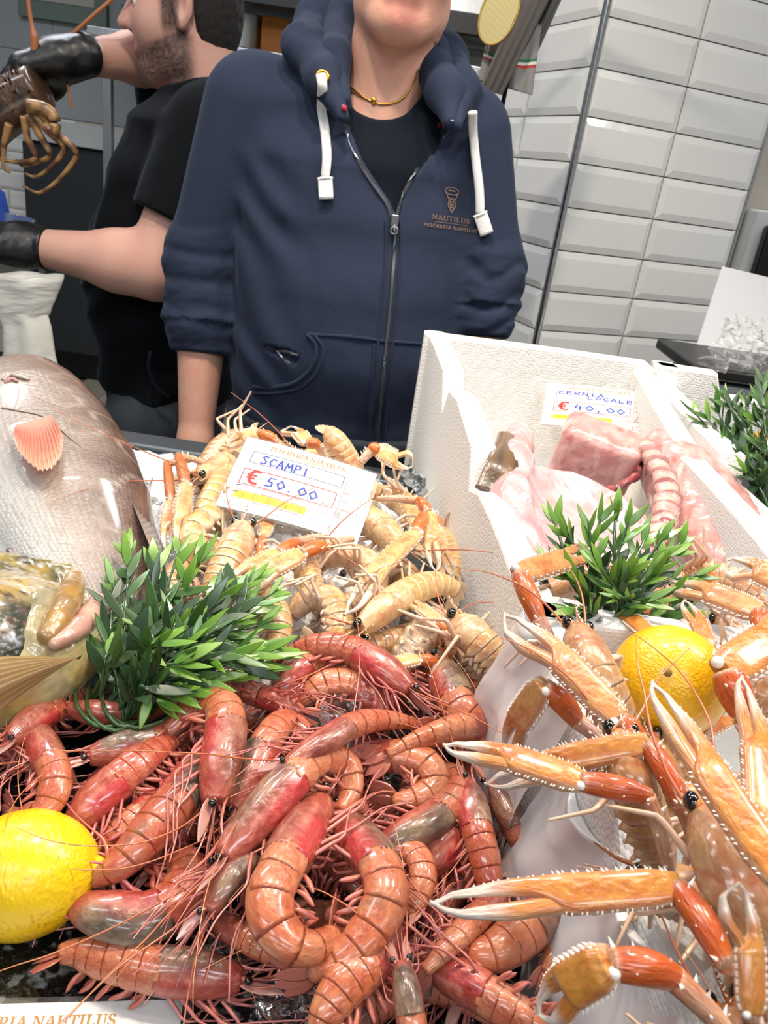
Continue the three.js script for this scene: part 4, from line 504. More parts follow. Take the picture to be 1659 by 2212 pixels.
// price cards
const INK = '#1136b8';
function cardTexture(title, lines, price) {
  return canvasTex(1036, 735, (g, w, h) => {
    g.fillStyle = '#eeeeea'; g.fillRect(0, 0, w, h); for (let i = 0; i < 260; i++) { g.fillStyle = `rgba(214,205,178,${rr(0.04, 0.13)})`; g.beginPath(); g.arc(rr(0, w), rr(0, h), rr(4, 22), 0, 7); g.fill(); }
    const bx = (u0, v0, u1, v1, c, lw = 3) => { g.strokeStyle = c; g.lineWidth = lw * 1.9; g.beginPath(); g.roundRect(u0 * w, v0 * h, (u1 - u0) * w, (v1 - v0) * h, 12); g.stroke(); }, tx = (s, u, v, size, c, font = 'bold', fam = 'serif', al = 'center', max) => { g.fillStyle = c; g.font = `${font} ${size}px ${fam}`; g.textAlign = al; g.fillText(s, u * w, v * h, max); };
    tx('PESCHERIA NAUTILUS', 0.5, 0.118, 58, '#b97a12', 'bold', 'serif', 'center', 600); tx('di Giuseppe Balestrieri', 0.53, 0.158, 30, '#c79a45', 'bold', 'serif', 'center', 360);
    g.strokeStyle = 'rgba(205,190,140,0.35)'; g.lineWidth = 12; g.beginPath(); g.moveTo(420, 260); g.lineTo(560, 180); g.lineTo(720, 290); g.stroke(); g.beginPath(); g.moveTo(460, 420); g.lineTo(480, 360); g.lineTo(640, 360); g.lineTo(660, 420); g.stroke();
    bx(0.1, 0.185, 0.8, 0.345, '#2a3684'); bx(0.1, 0.362, 0.79, 0.42, '#7a82b8', 2); bx(0.09, 0.44, 0.79, 0.65, '#b8202f', 4); tx('DENOMINAZIONE', 0.13, 0.385, 12, '#b8202f', 'normal', 'sans-serif', 'left');
    tx('€', 0.175, 0.632, 205, '#e2271c', 'bold', 'sans-serif'); tx('AL KG.', 0.745, 0.635, 24, '#b8202f', 'bold', 'sans-serif');
    bx(0.09, 0.668, 0.77, 0.735, '#5d64a0', 2); g.fillStyle = '#f0dc2c'; g.fillRect(0.09 * w, 0.745 * h, 0.54 * w, 0.095 * h); bx(0.09, 0.855, 0.79, 0.945, '#2f86b4', 2); bx(0.65, 0.755, 0.95, 0.845, '#5d64a0', 2);
    tx('METODO DI CATTURA - ATTREZZI DA PESCA', 0.42, 0.664, 14, '#b8202f', 'bold', 'sans-serif'); tx('ZONA DI CATTURA FAO', 0.36, 0.744, 14, '#b8202f', 'bold', 'sans-serif'); tx('SOTTOZONA CATTURA FAO 37', 0.8, 0.775, 14, '#b8202f', 'bold', 'sans-serif'); tx('SOTTOZONA FAO DI PESCA 37 - MEDITERRANEO E MAR NERO', 0.42, 0.872, 13, '#b8202f', 'bold', 'sans-serif');
    for (let c = 0; c < 5; c++) for (let r = 0; r < 3; r++) { g.strokeStyle = '#777'; g.lineWidth = 1.5; g.strokeRect((0.1 + c * 0.108) * w, (0.755 + r * 0.028) * h, 12, 12); tx('FAO ' + (21 + c * 10 + r), 0.125 + c * 0.108, 0.773 + r * 0.028, 14, '#222', 'bold', 'sans-serif', 'left'); }
    for (let c = 0; c < 4; c++) for (let r = 0; r < 2; r++) { g.strokeStyle = '#888'; g.strokeRect((0.11 + c * 0.17) * w, (0.882 + r * 0.03) * h, 12, 12); tx(['37.1.1 BALEARI', '37.1.2 GOLFO', '37.2.1 ADRIATICO', '37.2.2 IONIO'][c], 0.13 + c * 0.17, 0.9 + r * 0.03, 13, '#333', 'normal', 'sans-serif', 'left'); g.strokeRect((0.1 + c * 0.17) * w, (0.674 + r * 0.03) * h, 12, 12); tx(['RETI DA TRAINO', 'RETI DA POSTA', 'AMI E PALANGARI', 'NASSE'][c], 0.12 + c * 0.17, 0.692 + r * 0.03, 13, '#333', 'normal', 'sans-serif', 'left'); g.strokeRect((0.665 + c * 0.07) * w, (0.782 + r * 0.03) * h, 12, 12); tx(['I', 'V', 'VII', 'X'][c], 0.685 + c * 0.07, 0.8 + r * 0.03, 13, '#333', 'normal', 'sans-serif', 'left'); }
    for (const [v0, v1] of [[0.215, 0.285], [0.3, 0.37], [0.395, 0.49], [0.51, 0.605]]) bx(0.825, v0, 0.965, v1, '#b8202f', 2); bx(0.825, 0.63, 0.965, 0.745, '#b8202f', 3); bx(0.82, 0.87, 0.965, 0.945, '#b8202f', 3);
    tx('T.M.C', 0.895, 0.662, 30, '#b8202f'); ['12 h', '24 h', '36 h'].forEach((s, i) => { g.strokeStyle = '#777'; g.strokeRect(0.84 * w, (0.668 + i * 0.026) * h, 16, 15); tx(s, 0.87, 0.69 + i * 0.026, 21, '#222', 'normal', 'sans-serif', 'left'); });
    for (let i = 0; i < 3; i++) { tx(['DECONGELATO', 'PRODOTTO REFRIGERATO', 'CONGELATO'][i], 0.84, 0.425 + i * 0.026, 12, '#222', 'normal', 'sans-serif', 'left', 120); tx(['PESCATO', 'PESCATO ACQUE', 'ALLEVATO'][i], 0.84, 0.54 + i * 0.026, 12, '#222', 'normal', 'sans-serif', 'left', 120); }
    g.strokeStyle = g.fillStyle = '#20307c'; g.lineWidth = 7; for (const [u, v] of [[0.08, 0.678], [0.075, 0.772], [0.83, 0.41], [0.83, 0.528]]) { g.beginPath(); g.moveTo(u * w, v * h); g.lineTo(u * w + 40, v * h - 6); g.stroke(); }
    // felt pen: strokes as letters
    const S = { S: [[[0.9, 0.1], [0.5, 0], [0.1, 0.2], [0.4, 0.45], [0.75, 0.65], [0.6, 0.95], [0, 0.95]]], C: [[[0.85, 0.2], [0.4, 0.1], [0.05, 0.55], [0.3, 0.95], [0.9, 0.85]]], A: [[[0, 1], [0.45, 0.05], [0.85, 1]], [[0.15, 0.65], [0.8, 0.6]]], M: [[[0, 1], [0.15, 0.1], [0.45, 0.65], [0.8, 0.1], [0.95, 1]]], P: [[[0.1, 1], [0.15, 0.05], [0.75, 0.1], [0.8, 0.45], [0.15, 0.55]]], I: [[[0.4, 0.1], [0.45, 1]]], E: [[[0.8, 0.08], [0.1, 0.1], [0.1, 0.95], [0.85, 0.92]], [[0.1, 0.5], [0.7, 0.48]]], R: [[[0.1, 1], [0.12, 0.08], [0.75, 0.12], [0.75, 0.45], [0.15, 0.52], [0.85, 1]]], N: [[[0.08, 1], [0.12, 0.08], [0.8, 0.95], [0.85, 0.05]]], L: [[[0.15, 0.05], [0.1, 0.95], [0.8, 0.9]]], O: [[[0.45, 0.12], [0.05, 0.5], [0.4, 0.95], [0.85, 0.55], [0.45, 0.12]]], 5: [[[0.95, 0.05], [0.35, 0.1], [0.2, 0.45], [0.7, 0.5], [0.75, 0.9], [0, 0.95]]], 4: [[[0.3, 0.05], [0.05, 0.6], [0.9, 0.55]], [[0.65, 0.2], [0.6, 1]]], 0: [[[0.5, 0.1], [0.08, 0.5], [0.45, 0.95], [0.95, 0.6], [0.5, 0.1]]], '.': [[[0.3, 0.9], [0.4, 0.95]]], ',': [[[0.4, 0.85], [0.3, 1.15]]], ' ': [] };
    const write = (s, x, y, cw, ch, lw) => { g.strokeStyle = INK; g.lineWidth = lw; g.lineCap = g.lineJoin = 'round'; [...s].forEach((c, i) => { for (const l of S[c] ?? []) { g.beginPath(); l.forEach(([a, b], k) => { const X = x + i * cw + a * cw * 0.82, Y = y + b * ch + i * 1.5; if (!k) g.moveTo(X, Y); else { const q = l[k - 1]; g.quadraticCurveTo(x + i * cw + q[0] * cw * 0.82 + (k > 1 ? 2 : 0), y + q[1] * ch + i * 1.5, X, Y); } }); g.stroke(); } }); };
    for (const l of lines) write(...l); for (const l of price) write(...l);
  });
}
const paperMat = (t) => phys({ map: t, color: 0xdcdcdc, roughness: 0.35, clearcoat: 0.55, clearcoatRoughness: 0.12 }), lamMat = phys({ color: 0xffffff, transmission: 0.96, roughness: 0.15, ior: 1.5, side: THREE.DoubleSide }), cardEdge = std({ color: 0xe9e4d6, roughness: 0.4 });
function card(label, tl, tr, br, bl, texture, bow = 0.003) {
  const t = thing('price_card', label, 'price card', bl.clone().lerp(br, 0.5), 'price cards'), n = V().crossVectors(br.clone().sub(bl), tl.clone().sub(bl)).normalize(), q = quadAt(bl, br, tr, tl), at = (lift, k) => (u, v) => { const U = 0.5 + (u - 0.5) * k, w = 0.5 + (v - 0.5) * k; return q(U, w).addScaledVector(n, lift - bow * 4 * (U - 0.5) ** 2); };
  part('print', patch(at(0.0007, 0.955), 12, 8), paperMat(texture), t, 'printed and hand-written sheet'); part('backing', patch(at(-0.0005, 0.955), 12, 8), cardEdge, t); part('laminate', patch(at(0.0002, 1.015), 12, 8), lamMat, t, 'clear laminate border');
  return t;
}
const scampiCard = [onTop(530, 935, 0.129), onTop(822, 1020, 0.129), onTop(766, 1175, 0.088), onTop(455, 1090, 0.088)];
card('price card reading SCAMPI, lying on the pile of scampi', ...scampiCard, cardTexture('', [['SCAMPI', 190, 158, 66, 84, 13]], [['50.00', 290, 355, 84, 96, 14]]));
card('price card reading CERNIA LOCALE, leaning in the grouper box', onF(1178, 823, 1.035), onF(1417, 847, 1.035), onF(1415, 941, 0.965), onF(1163, 916, 0.965), cardTexture('', [['CERNIA', 120, 122, 76, 62, 12], ['LOCALE', 400, 184, 76, 58, 12]], [['40,00', 290, 350, 100, 98, 15]]));
{ const tr = onTop(412, 2150, 0.007), dir = onTop(0, 2160, 0.007).sub(tr).normalize(), dn = V(-dir.z, 0, dir.x).multiplyScalar(0.105); if (dn.z < 0) dn.negate(); const tl = tr.clone().addScaledVector(dir, 0.148); card('price card at the front edge, only its heading PESCHERIA NAUTILUS showing', tl, tr, tr.clone().add(dn), tl.clone().add(dn), cardTexture('', [], []), 0); }
// ---------- fish, lemons, sprigs ----------
const scaleTex = tex(256, (u, v) => { const n = 12; let h = 0; for (let j = -1; j <= 2; j++) for (let i = -1; i <= 1; i++) { const row = Math.floor(v * n) + j, cx = (Math.floor(u * n) + i + 0.5 + (row & 1 ? 0.5 : 0)) / n, cy = (row + 0.5) / n, dx = (u - cx) * n, dy = (v - cy) * n, d = Math.hypot(dx, dy * 0.8); if (d < 0.75) h = Math.max(h, (0.75 - d) * (0.6 + 0.5 * dy)); } return 0.15 + 0.7 * h + 0.5 * periodic(u, v, 14, 6.2, 3); });
const fishMat = phys({ vertexColors: true, roughness: 0.32, clearcoat: 0.8, clearcoatRoughness: 0.12, bumpMap: metres(scaleTex, 0.06), bumpScale: 0.0014 }), fishSkin = phys({ vertexColors: true, roughness: 0.3, clearcoat: 0.8, clearcoatRoughness: 0.12, bumpMap: metres(roughTex, 0.05), bumpScale: 0.0008 });
const caster = new THREE.Raycaster();
const hitMesh = (mesh, px, py, lift = 0) => { mesh.parent?.updateMatrixWorld(true); const m = new THREE.Mesh(mesh.geometry, new THREE.MeshBasicMaterial({ side: THREE.DoubleSide })); caster.set(camera.position, ray(px, py).normalize()); const h = caster.intersectObject(m)[0]; if (!h) return null; const n = h.face.normal.clone(); if (n.dot(caster.ray.direction) > 0) n.negate(); const p = h.point.clone().addScaledVector(n, lift); p.n = n; return p; };
const curveAt = (list) => (u) => { for (let i = 1; i < list.length; i++) if (u <= list[i][0]) return lerp(list[i - 1][1], list[i][1], (u - list[i - 1][0]) / (list[i][0] - list[i - 1][0])); return list[list.length - 1][1]; };
const finFan = (o, tips, lift, rays, ca, cb) => patch((u, v) => { const k = u * (tips.length - 1), i = Math.min(tips.length - 2, Math.floor(k)), t = tips[i].clone().lerp(tips[i + 1], k - i), a = o[0].clone().lerp(o[1], u); return a.lerp(t, v).add(V(0, lift * Math.sin(v * 2.2) + 0.0012 * Math.sin(u * rays * 6.283) * v, 0)); }, rays * 4, 14, { col: (u, v) => mix3(ca(u, v), cb(u, v), 0.5 + 0.5 * Math.sin(u * rays * 6.283)), su: 0.1, sv: 0.1 });
const finMat = phys({ vertexColors: true, roughness: 0.4, clearcoat: 0.5, transmission: 0.12, side: THREE.DoubleSide });
{ // large grouper, its head away from us
  const t = thing('grouper', 'whole large grouper with brown back, pale belly and red-orange side fin, lying head up', 'fish', onTop(150, 1100, 0));
  const line = spaced([onTop(38, 795, 0.112), onTop(66, 870, 0.1), onTop(108, 985, 0.078), onTop(150, 1105, 0.068), onTop(196, 1225, 0.062), onTop(250, 1345, 0.056), onTop(310, 1450, 0.04), onTop(365, 1530, 0.026)], 150), hd = curveAt([[0, 0.012], [0.015, 0.024], [0.06, 0.043], [0.13, 0.059], [0.25, 0.074], [0.4, 0.08], [0.55, 0.075], [0.72, 0.055], [0.88, 0.028], [1, 0.02]]), th = curveAt([[0, 0.012], [0.02, 0.022], [0.08, 0.036], [0.2, 0.048], [0.4, 0.053], [0.6, 0.046], [0.8, 0.026], [1, 0.012]]);
  const col = (u, a, p) => { const s = Math.sin(a), n = fbm(p.x * 22, p.y * 22, p.z * 22, 4), f = fbm(p.x * 130, p.y * 130, p.z * 130, 2); let c = mix3([0.125, 0.075, 0.055], [0.34, 0.275, 0.23], clamp(sst(-0.95, 0.5, s + n * 0.7) + f * 0.35)); c = mix3(c, [0.5, 0.495, 0.47], sst(0.1, 0.85, s + n * 0.4)); if (u < 0.2) c = mix3(c, [0.26, 0.18, 0.15], 0.6 * sst(0.24, 0.12, u)); const web = sst(0.045, 0.0, Math.abs(nz(p.x * 16, p.z * 16, 7))) * sst(0.2, -0.5, s); return mix3(c, [0.46, 0.38, 0.35], web * 0.75); };
  const body = part('body', sweep(line, { m: 72, up: V(0, 1, 0), col, uvr: 0.07, prof: (u, a) => { const d = hd(u), h = th(u); return [Math.cos(a) * h * (Math.cos(a) > 0 ? 1 : 0.9), Math.sign(Math.sin(a)) * Math.pow(Math.abs(Math.sin(a)), 0.92) * d * (Math.sin(a) < 0 ? 1.0 : 1.05)]; } }), fishMat, t);
  const on = (px, py, l) => hitMesh(body, px, py, l) ?? onTop(px, py, 0.1);
  const red = part('pectoral_fin', finFan([on(38, 925, 0.004), on(112, 905, 0.004)], [on(36, 975, 0.008), on(48, 1005, 0.01), on(68, 1032, 0.012), on(92, 1052, 0.012), on(116, 1046, 0.011), on(134, 1020, 0.01), on(138, 975, 0.008)], 0.006, 16, (u, v) => mix3([0.62, 0.3, 0.2], [0.5, 0.16, 0.1], v), (u, v) => mix3([0.6, 0.36, 0.28], mix3([0.55, 0.12, 0.07], [0.55, 0.4, 0.2], sst(0.6, 1, v)), sst(0.1, 0.5, v))), finMat, t, 'red-orange side fin');
  const gc = (u) => mix3([0.6, 0.52, 0.47], [0.5, 0.4, 0.35], u), gillC = (u) => [0.3, 0.22, 0.18];
  part('gill_slit', tube([on(4, 882, 0.0006), on(42, 889, 0.0006), on(86, 898, 0.0006), on(118, 917, 0.0006), on(150, 946, 0.0004), on(186, 973, 0)], 0.0009, 6, 40, V(0, 1, 0), { col: gillC }), fishSkin, t, 'dark gill slit');
  for (const l of [[[42, 842], [38, 862], [30, 885]], [[72, 855], [100, 868], [140, 880], [165, 878]], [[110, 838], [100, 852], [98, 868]], [[155, 895], [148, 915], [140, 930]]]) part('head_line', tube(l.map(([a, b]) => on(a, b, 0.0002)), 0.0007, 6, 16, V(0, 1, 0), { col: () => [0.5, 0.42, 0.38] }), fishSkin, t);
  part('lip', tube([on(6, 822, 0), on(22, 812, 0.001), on(45, 818, 0.002), on(64, 822, 0.001)].map((p) => p), 0.0022, 8, 20, V(0, 1, 0), { col: () => [0.42, 0.34, 0.31] }), fishSkin, t); part('mouth', tube([on(10, 828, 0.0005), on(26, 821, 0.001), on(38, 826, 0.001)], (u) => 0.0012 + 0.0014 * Math.sin(u * 3), 8, 12, V(0, 1, 0), { col: () => [0.42, 0.2, 0.19] }), fishSkin, t, 'pink open mouth corner');
  part('dorsal_fin', finFan([on(285, 1085, 0.0), on(348, 1240, 0)].map((p) => p), [onTop(306, 1075, 0.07), onTop(330, 1120, 0.07), onTop(352, 1185, 0.066), onTop(366, 1245, 0.06)], 0.0, 14, () => [0.16, 0.15, 0.15], () => [0.3, 0.27, 0.26]), finMat, t, 'dark folded back fin'); part('vent', tube([on(20, 1190, 0.0003), on(26, 1200, 0.0003), on(30, 1206, 0.0002)], 0.003, 8, 6, V(0, 1, 0), { col: () => [0.16, 0.1, 0.1] }), fishSkin, t);
  const tl = line[149], tb = line[135].clone().sub(line[149]).normalize().negate(); part('tail_fin', finFan([tl.clone().add(V(-0.02, 0, 0)), tl.clone().add(V(0.02, 0, 0))], [-0.055, -0.02, 0.02, 0.055].map((k) => tl.clone().addScaledVector(tb, 0.08).add(V(k, -0.012, 0))), 0, 16, () => [0.2, 0.17, 0.16], () => [0.3, 0.27, 0.25]), finMat, t);
}
{ // second fish with open mouth
  const t = thing('open_mouthed_fish', 'yellow-cheeked fish with dark back and open mouth, a brown striped fin folded below', 'fish', onTop(60, 1400, 0));
  const line = spaced([onTop(60, 1345, 0.07), onTop(20, 1362, 0.072), onTop(-60, 1395, 0.074), onTop(-220, 1460, 0.07), onTop(-480, 1540, 0.05), onTop(-640, 1600, 0.03)], 120), hd = curveAt([[0, 0.03], [0.05, 0.046], [0.15, 0.056], [0.3, 0.06], [0.5, 0.058], [0.75, 0.04], [1, 0.015]]), th = curveAt([[0, 0.02], [0.06, 0.034], [0.2, 0.044], [0.5, 0.042], [0.8, 0.022], [1, 0.008]]);
  const col = (u, a, p) => { const s = Math.sin(a), n = fbm(p.x * 40, p.y * 40, p.z * 40, 4), g = nz(p.x * 130, p.y * 130, p.z * 130); let c = mix3([0.42, 0.27, 0.03], [0.42, 0.38, 0.28], clamp(0.35 + n * 1.6)); c = mix3(c, [0.26, 0.2, 0.1], sst(-0.15, -0.5, s + n * 0.4)); c = mix3(c, [0.03, 0.034, 0.02], sst(-0.35, -0.65, s + n * 0.5 - (g > 0.3 ? 0.3 : 0))); c = mix3(c, [0.5, 0.46, 0.3], sst(0.5, 0.95, s)); return g > 0.42 && s < 0.1 ? mix3(c, [0.14, 0.06, 0.05], 0.6) : c; };
  const body = part('body', sweep(line, { m: 64, up: V(0, 1, 0), col, uvr: 0.06, prof: (u, a) => [Math.cos(a) * th(u), Math.sin(a) * hd(u)] }), fishMat, t), on = (px, py, l) => hitMesh(body, px, py, l) ?? onTop(px, py, 0.1);
  const C = (c) => () => c, ochre = (u, a, p) => mix3([0.4, 0.24, 0.07], [0.27, 0.17, 0.08], clamp(0.5 + 2 * nz(p.x * 60, p.y * 60, p.z * 60)));
  const chain = (l) => { const P = spaced(l.map((q) => onTop(...q)), 12), R = (i) => { const k = i / 12 * (l.length - 1), a = Math.min(l.length - 2, Math.floor(k)); return lerp(l[a][3], l[a + 1][3], k - a); }, B = P.slice(1).map((q, i) => bone(P[i], q, R(i), R(i + 1))); return (x, y, z) => { let d = 9; for (const b of B) d = Math.min(d, b(x, y, z)); return d; }; }, Z = (x, y, z, k) => nz(x * k, y * k, z * k);
  const crown = chain([[156, 1254, 0.074, 0.012], [90, 1268, 0.07, 0.028], [-70, 1310, 0.066, 0.042]]), cheek = chain([[52, 1350, 0.072, 0.034], [-70, 1395, 0.07, 0.046]]), jaw = chain([[208, 1318, 0.068, 0.013], [168, 1384, 0.07, 0.021], [60, 1440, 0.066, 0.034], [-70, 1476, 0.06, 0.042]]), maxilla = chain([[122, 1276, 0.092, 0.005], [80, 1334, 0.097, 0.0088], [64, 1376, 0.095, 0.0085], [92, 1402, 0.09, 0.006]]), gape = bone(onTop(186, 1284, 0.098), onTop(128, 1358, 0.1), 0.0085, 0.003);
  const headF = (x, y, z) => smax(smin(smin(smin(crown(x, y, z), cheek(x, y, z), 0.02), jaw(x, y, z), 0.012), maxilla(x, y, z), 0.004), -gape(x, y, z), 0.004) + 0.0006 * Z(x, y, z, 160);
  const headC = (x, y, z) => { const w = [crown, cheek, jaw, maxilla].map((f) => Math.exp(-Math.max(-0.004, f(x, y, z)) / 0.0035)), t = w.reduce((p, q) => p + q), n = fbm(x * 60, y * 60, z * 60, 4), g = Z(x, y, z, 210); const c = [mix3(mix3([0.05, 0.05, 0.028], [0.4, 0.29, 0.05], clamp(0.35 + n * 1.8)), [0.4, 0.37, 0.3], sst(0.15, 0.35, g)), mix3(mix3([0.42, 0.37, 0.3], [0.46, 0.33, 0.06], clamp(0.3 + n * 1.8)), [0.14, 0.1, 0.06], 0.8 * sst(0.32, 0.42, g)), mix3([0.47, 0.41, 0.22], [0.46, 0.31, 0.05], clamp(0.3 + n * 1.5)), mix3([0.16, 0.14, 0.06], [0.42, 0.37, 0.25], clamp(0.45 + n * 2))]; let o = [0, 0, 0]; c.forEach((q, i) => q.forEach((v, k) => (o[k] += v * w[i] / t))); return mix3(o, [0.16, 0.035, 0.035], sst(0.004, 0.0005, gape(x, y, z))); };
  const hb = onTop(70, 1370, 0.07); part('head', skin(headF, hb.clone().add(V(-0.075, -0.075, -0.1)), hb.clone().add(V(0.085, 0.07, 0.09)), 0.0026, headC), fishSkin, t);
  const lipPart = (name, l, c0, c1, lab) => { const f = chain(l), P = l.map((q) => onTop(...q)), [lo, hi] = around(P, 0.016); part(name, skin((x, y, z) => f(x, y, z) + 0.0006 * Z(x, y, z, 120), lo, hi, 0.0016, (x, y, z) => mix3(c0, c1, clamp(0.5 + 1.6 * Z(x, y, z, 55)))), fishSkin, t, lab); };
  lipPart('upper_lip', [[160, 1254, 0.088, 0.0078], [150, 1290, 0.096, 0.0092], [126, 1338, 0.1, 0.0094], [104, 1376, 0.096, 0.0078]], [0.4, 0.22, 0.05], [0.3, 0.18, 0.07], 'ochre upper lip');
  lipPart('lower_lip', [[213, 1304, 0.084, 0.0078], [192, 1334, 0.091, 0.0084], [156, 1368, 0.095, 0.0074], [118, 1390, 0.095, 0.0045]], [0.6, 0.38, 0.28], [0.5, 0.26, 0.2], 'pink lower lip');
  for (const [px, py, l] of [[166, 1276, 0.008], [164, 1290, 0.007], [156, 1304, 0.004], [188, 1290, 0.005]]) { const p = onTop(px, py, 0.1), d = V(0.6, -0.5, 0.5).normalize(); part('tooth', xf(new THREE.ConeGeometry(0.0016, l, 8), p, new THREE.Quaternion().setFromUnitVectors(V(0, 1, 0), d)), std({ color: 0xefe6d2, roughness: 0.3 }), t); }
  part('pectoral_fin', finFan([onTop(178, 1414, 0.09), onTop(172, 1424, 0.087)], [onTop(-40, 1432, 0.112), onTop(-60, 1480, 0.112), onTop(-50, 1530, 0.105), onTop(-10, 1558, 0.09)].reverse(), 0.004, 9, (u, v) => mix3([0.3, 0.19, 0.09], [0.42, 0.28, 0.1], u), (u, v) => mix3([0.16, 0.095, 0.05], [0.22, 0.13, 0.06], v)), finMat, t, 'brown striped folded fin');
}
{ // grouper pieces in the box
  const flesh = phys({ vertexColors: true, roughness: 0.32, clearcoat: 0.6, clearcoatRoughness: 0.15, bumpMap: metres(roughTex, 0.04), bumpScale: 0.0012 }), n3 = (x, y, z, k, o = 3) => fbm(x * k, y * k, z * k, o);
  const pink = (x, y, z, nx, ny) => { const a = n3(x, y, z, 38), b = n3(x + 3, y, z, 90, 2), streak = nz(x * 160 + z * 60, y * 30, z * 40 - x * 20); let c = mix3([0.58, 0.33, 0.3], [0.48, 0.17, 0.16], clamp(0.4 + a * 1.7)); c = mix3(c, [0.74, 0.56, 0.53], clamp(streak * 0.8)); return b > 0.3 ? mix3(c, [0.45, 0.07, 0.07], 0.55) : c; };
  const pale = (x, y, z) => { const a = n3(x, y, z, 30), s = nz(x * 190 - z * 60, y * 20, z * 30); let c = mix3([0.53, 0.4, 0.41], [0.5, 0.22, 0.23], clamp(0.35 + a * 1.9)); return mix3(c, [0.66, 0.6, 0.64], clamp(0.1 + s * 1.1)); };
  const t = thing('grouper_carcass', 'opened pink and white grouper side with backbone and brown fin, in the foam box', 'fish', onTop(1330, 1130, 0.04), 'grouper pieces');
  const ridge = [[1122, 945, 0.142], [1104, 1000, 0.138], [1104, 1080, 0.126], [1112, 1160, 0.112], [1130, 1240, 0.1], [1180, 1300, 0.095]].map((a) => onTop(...a)), lip = blend(ridge.slice(1).map((p, i) => bone(ridge[i], p, 0.017, 0.017)), 0.02);
  const bowlC = onTop(1235, 1130, 0.098), bowl = (() => { const out = egg(bowlC, V(0.084, 0.034, 0.135)), inn = egg(bowlC.clone().add(V(0.006, 0.03, 0.0)), V(0.078, 0.037, 0.135)); return (x, y, z) => smax(out(x, y, z), -inn(x, y, z), 0.008); })();
  const flap = (x, y, z) => smin(lip(x, y, z), bowl(x, y, z), 0.03) + 0.0022 * n3(x, y, z, 60) + 0.0035 * Math.abs(nz(x * 42 + z * 14, y * 20, z * 11 - x * 9));
  part('belly_flap', skin(flap, V(bowlC.x - 0.12, TOP + 0.03, bowlC.z - 0.2), V(bowlC.x + 0.1, TOP + 0.18, bowlC.z + 0.16), 0.0035, (x, y, z, a, b) => mix3(pale(x, y, z), pink(x, y, z), clamp(0.15 + 1.4 * n3(x, y, z, 22)))), flesh, t, 'pale membrane of the belly flap');
  const back = [[1402, 965, 0.138], [1430, 1010, 0.138], [1446, 1060, 0.132], [1440, 1105, 0.126], [1425, 1150, 0.118]].map((a) => onTop(...a)), meat = blend([egg(onTop(1500, 1070, 0.1), V(0.05, 0.038, 0.1)), egg(onTop(1560, 1170, 0.09), V(0.052, 0.034, 0.09)), bone(onTop(1420, 965, 0.13), onTop(1470, 1020, 0.12), 0.02, 0.03)], 0.04);
  part('thick_fillet', skin((x, y, z) => meat(x, y, z) + 0.003 * n3(x, y, z, 50), onTop(1520, 1100, 0.1).add(V(-0.13, -0.06, -0.22)), onTop(1540, 1130, 0.1).add(V(0.12, 0.07, 0.16)), 0.0042, pink), flesh, t, 'thick pink fillet');
  for (let i = 0; i < 9; i++) { const u = i / 8 * 3.99, k = Math.floor(u), p = back[k].clone().lerp(back[k + 1], u - k).add(V(0, -0.004, 0)), d = back[k + 1].clone().sub(back[k]).normalize(); part('vertebra', sweep([-1, -0.7, 0, 0.7, 1].map((s) => p.clone().addScaledVector(d, s * 0.0105)), { m: 14, up: V(0, 1, 0), col: (q, a, w) => mix3([0.66, 0.43, 0.37], [0.55, 0.25, 0.23], clamp(Math.abs(q - 0.5) * 1.2 + 1.5 * nz(w.x * 90, w.y * 90, w.z * 90))), prof: (q, a) => { const w = 0.0125 - 0.0022 * Math.sin(q * 3.14) + 0.0025 * nz(i * 3 + Math.cos(a), Math.sin(a), q * 2); return [Math.cos(a) * w * 0.85, Math.sin(a) * w * 1.1]; } }), flesh, t); }
  for (const [l, r] of [[[[1384, 985, 0.118], [1372, 1030, 0.11], [1330, 1056, 0.1], [1290, 1062, 0.1]], 0.0045], [[[1444, 1100, 0.122], [1438, 1135, 0.12], [1430, 1175, 0.114]], 0.0062]]) { const P = l.map((q) => onTop(...q)), f = blend(P.slice(1).map((q, i) => bone(P[i], q, r, r)), 0.006), [lo, hi] = around(P, 0.014); part('blood_line', skin((x, y, z) => f(x, y, z) + 0.004 * n3(x, y, z, 70), lo, hi, 0.0022, (x, y, z) => mix3([0.42, 0.09, 0.09], [0.13, 0.05, 0.06], clamp(0.5 + 1.5 * n3(x, y, z, 80)))), flesh, t, 'dark red blood line'); }
  const fin = (u, a, p) => mix3([0.24, 0.13, 0.05], [0.06, 0.04, 0.03], clamp(0.25 + 0.9 * Math.max(0, Math.sin(a * 5)) * u + u * 0.4)); part('fin', sweep(spaced([onTop(1096, 945, 0.152), onTop(1090, 980, 0.152), onTop(1084, 1015, 0.145), onTop(1072, 1045, 0.135), onTop(1062, 1068, 0.128)], 30), { m: 22, up: V(0.2, 1, 0.2), col: fin, prof: (u, a) => [Math.cos(a) * (0.006 - 0.003 * u) + 0.0006 * Math.sin(a * 9), Math.sin(a) * (0.011 + 0.006 * sst(0.2, 0.8, u))] }), fishSkin, t, 'brown striped fin');
  const s = thing('grouper_steak', 'block-shaped pink grouper steak standing in front of the CERNIA LOCALE card', 'fish steak', onTop(1285, 1010, 0.08), 'grouper pieces'), c = onTop(1285, 985, 0.112), q = new THREE.Quaternion().setFromEuler(new THREE.Euler(0.1, -0.25, -0.12)), iq = q.clone().invert(), v = V();
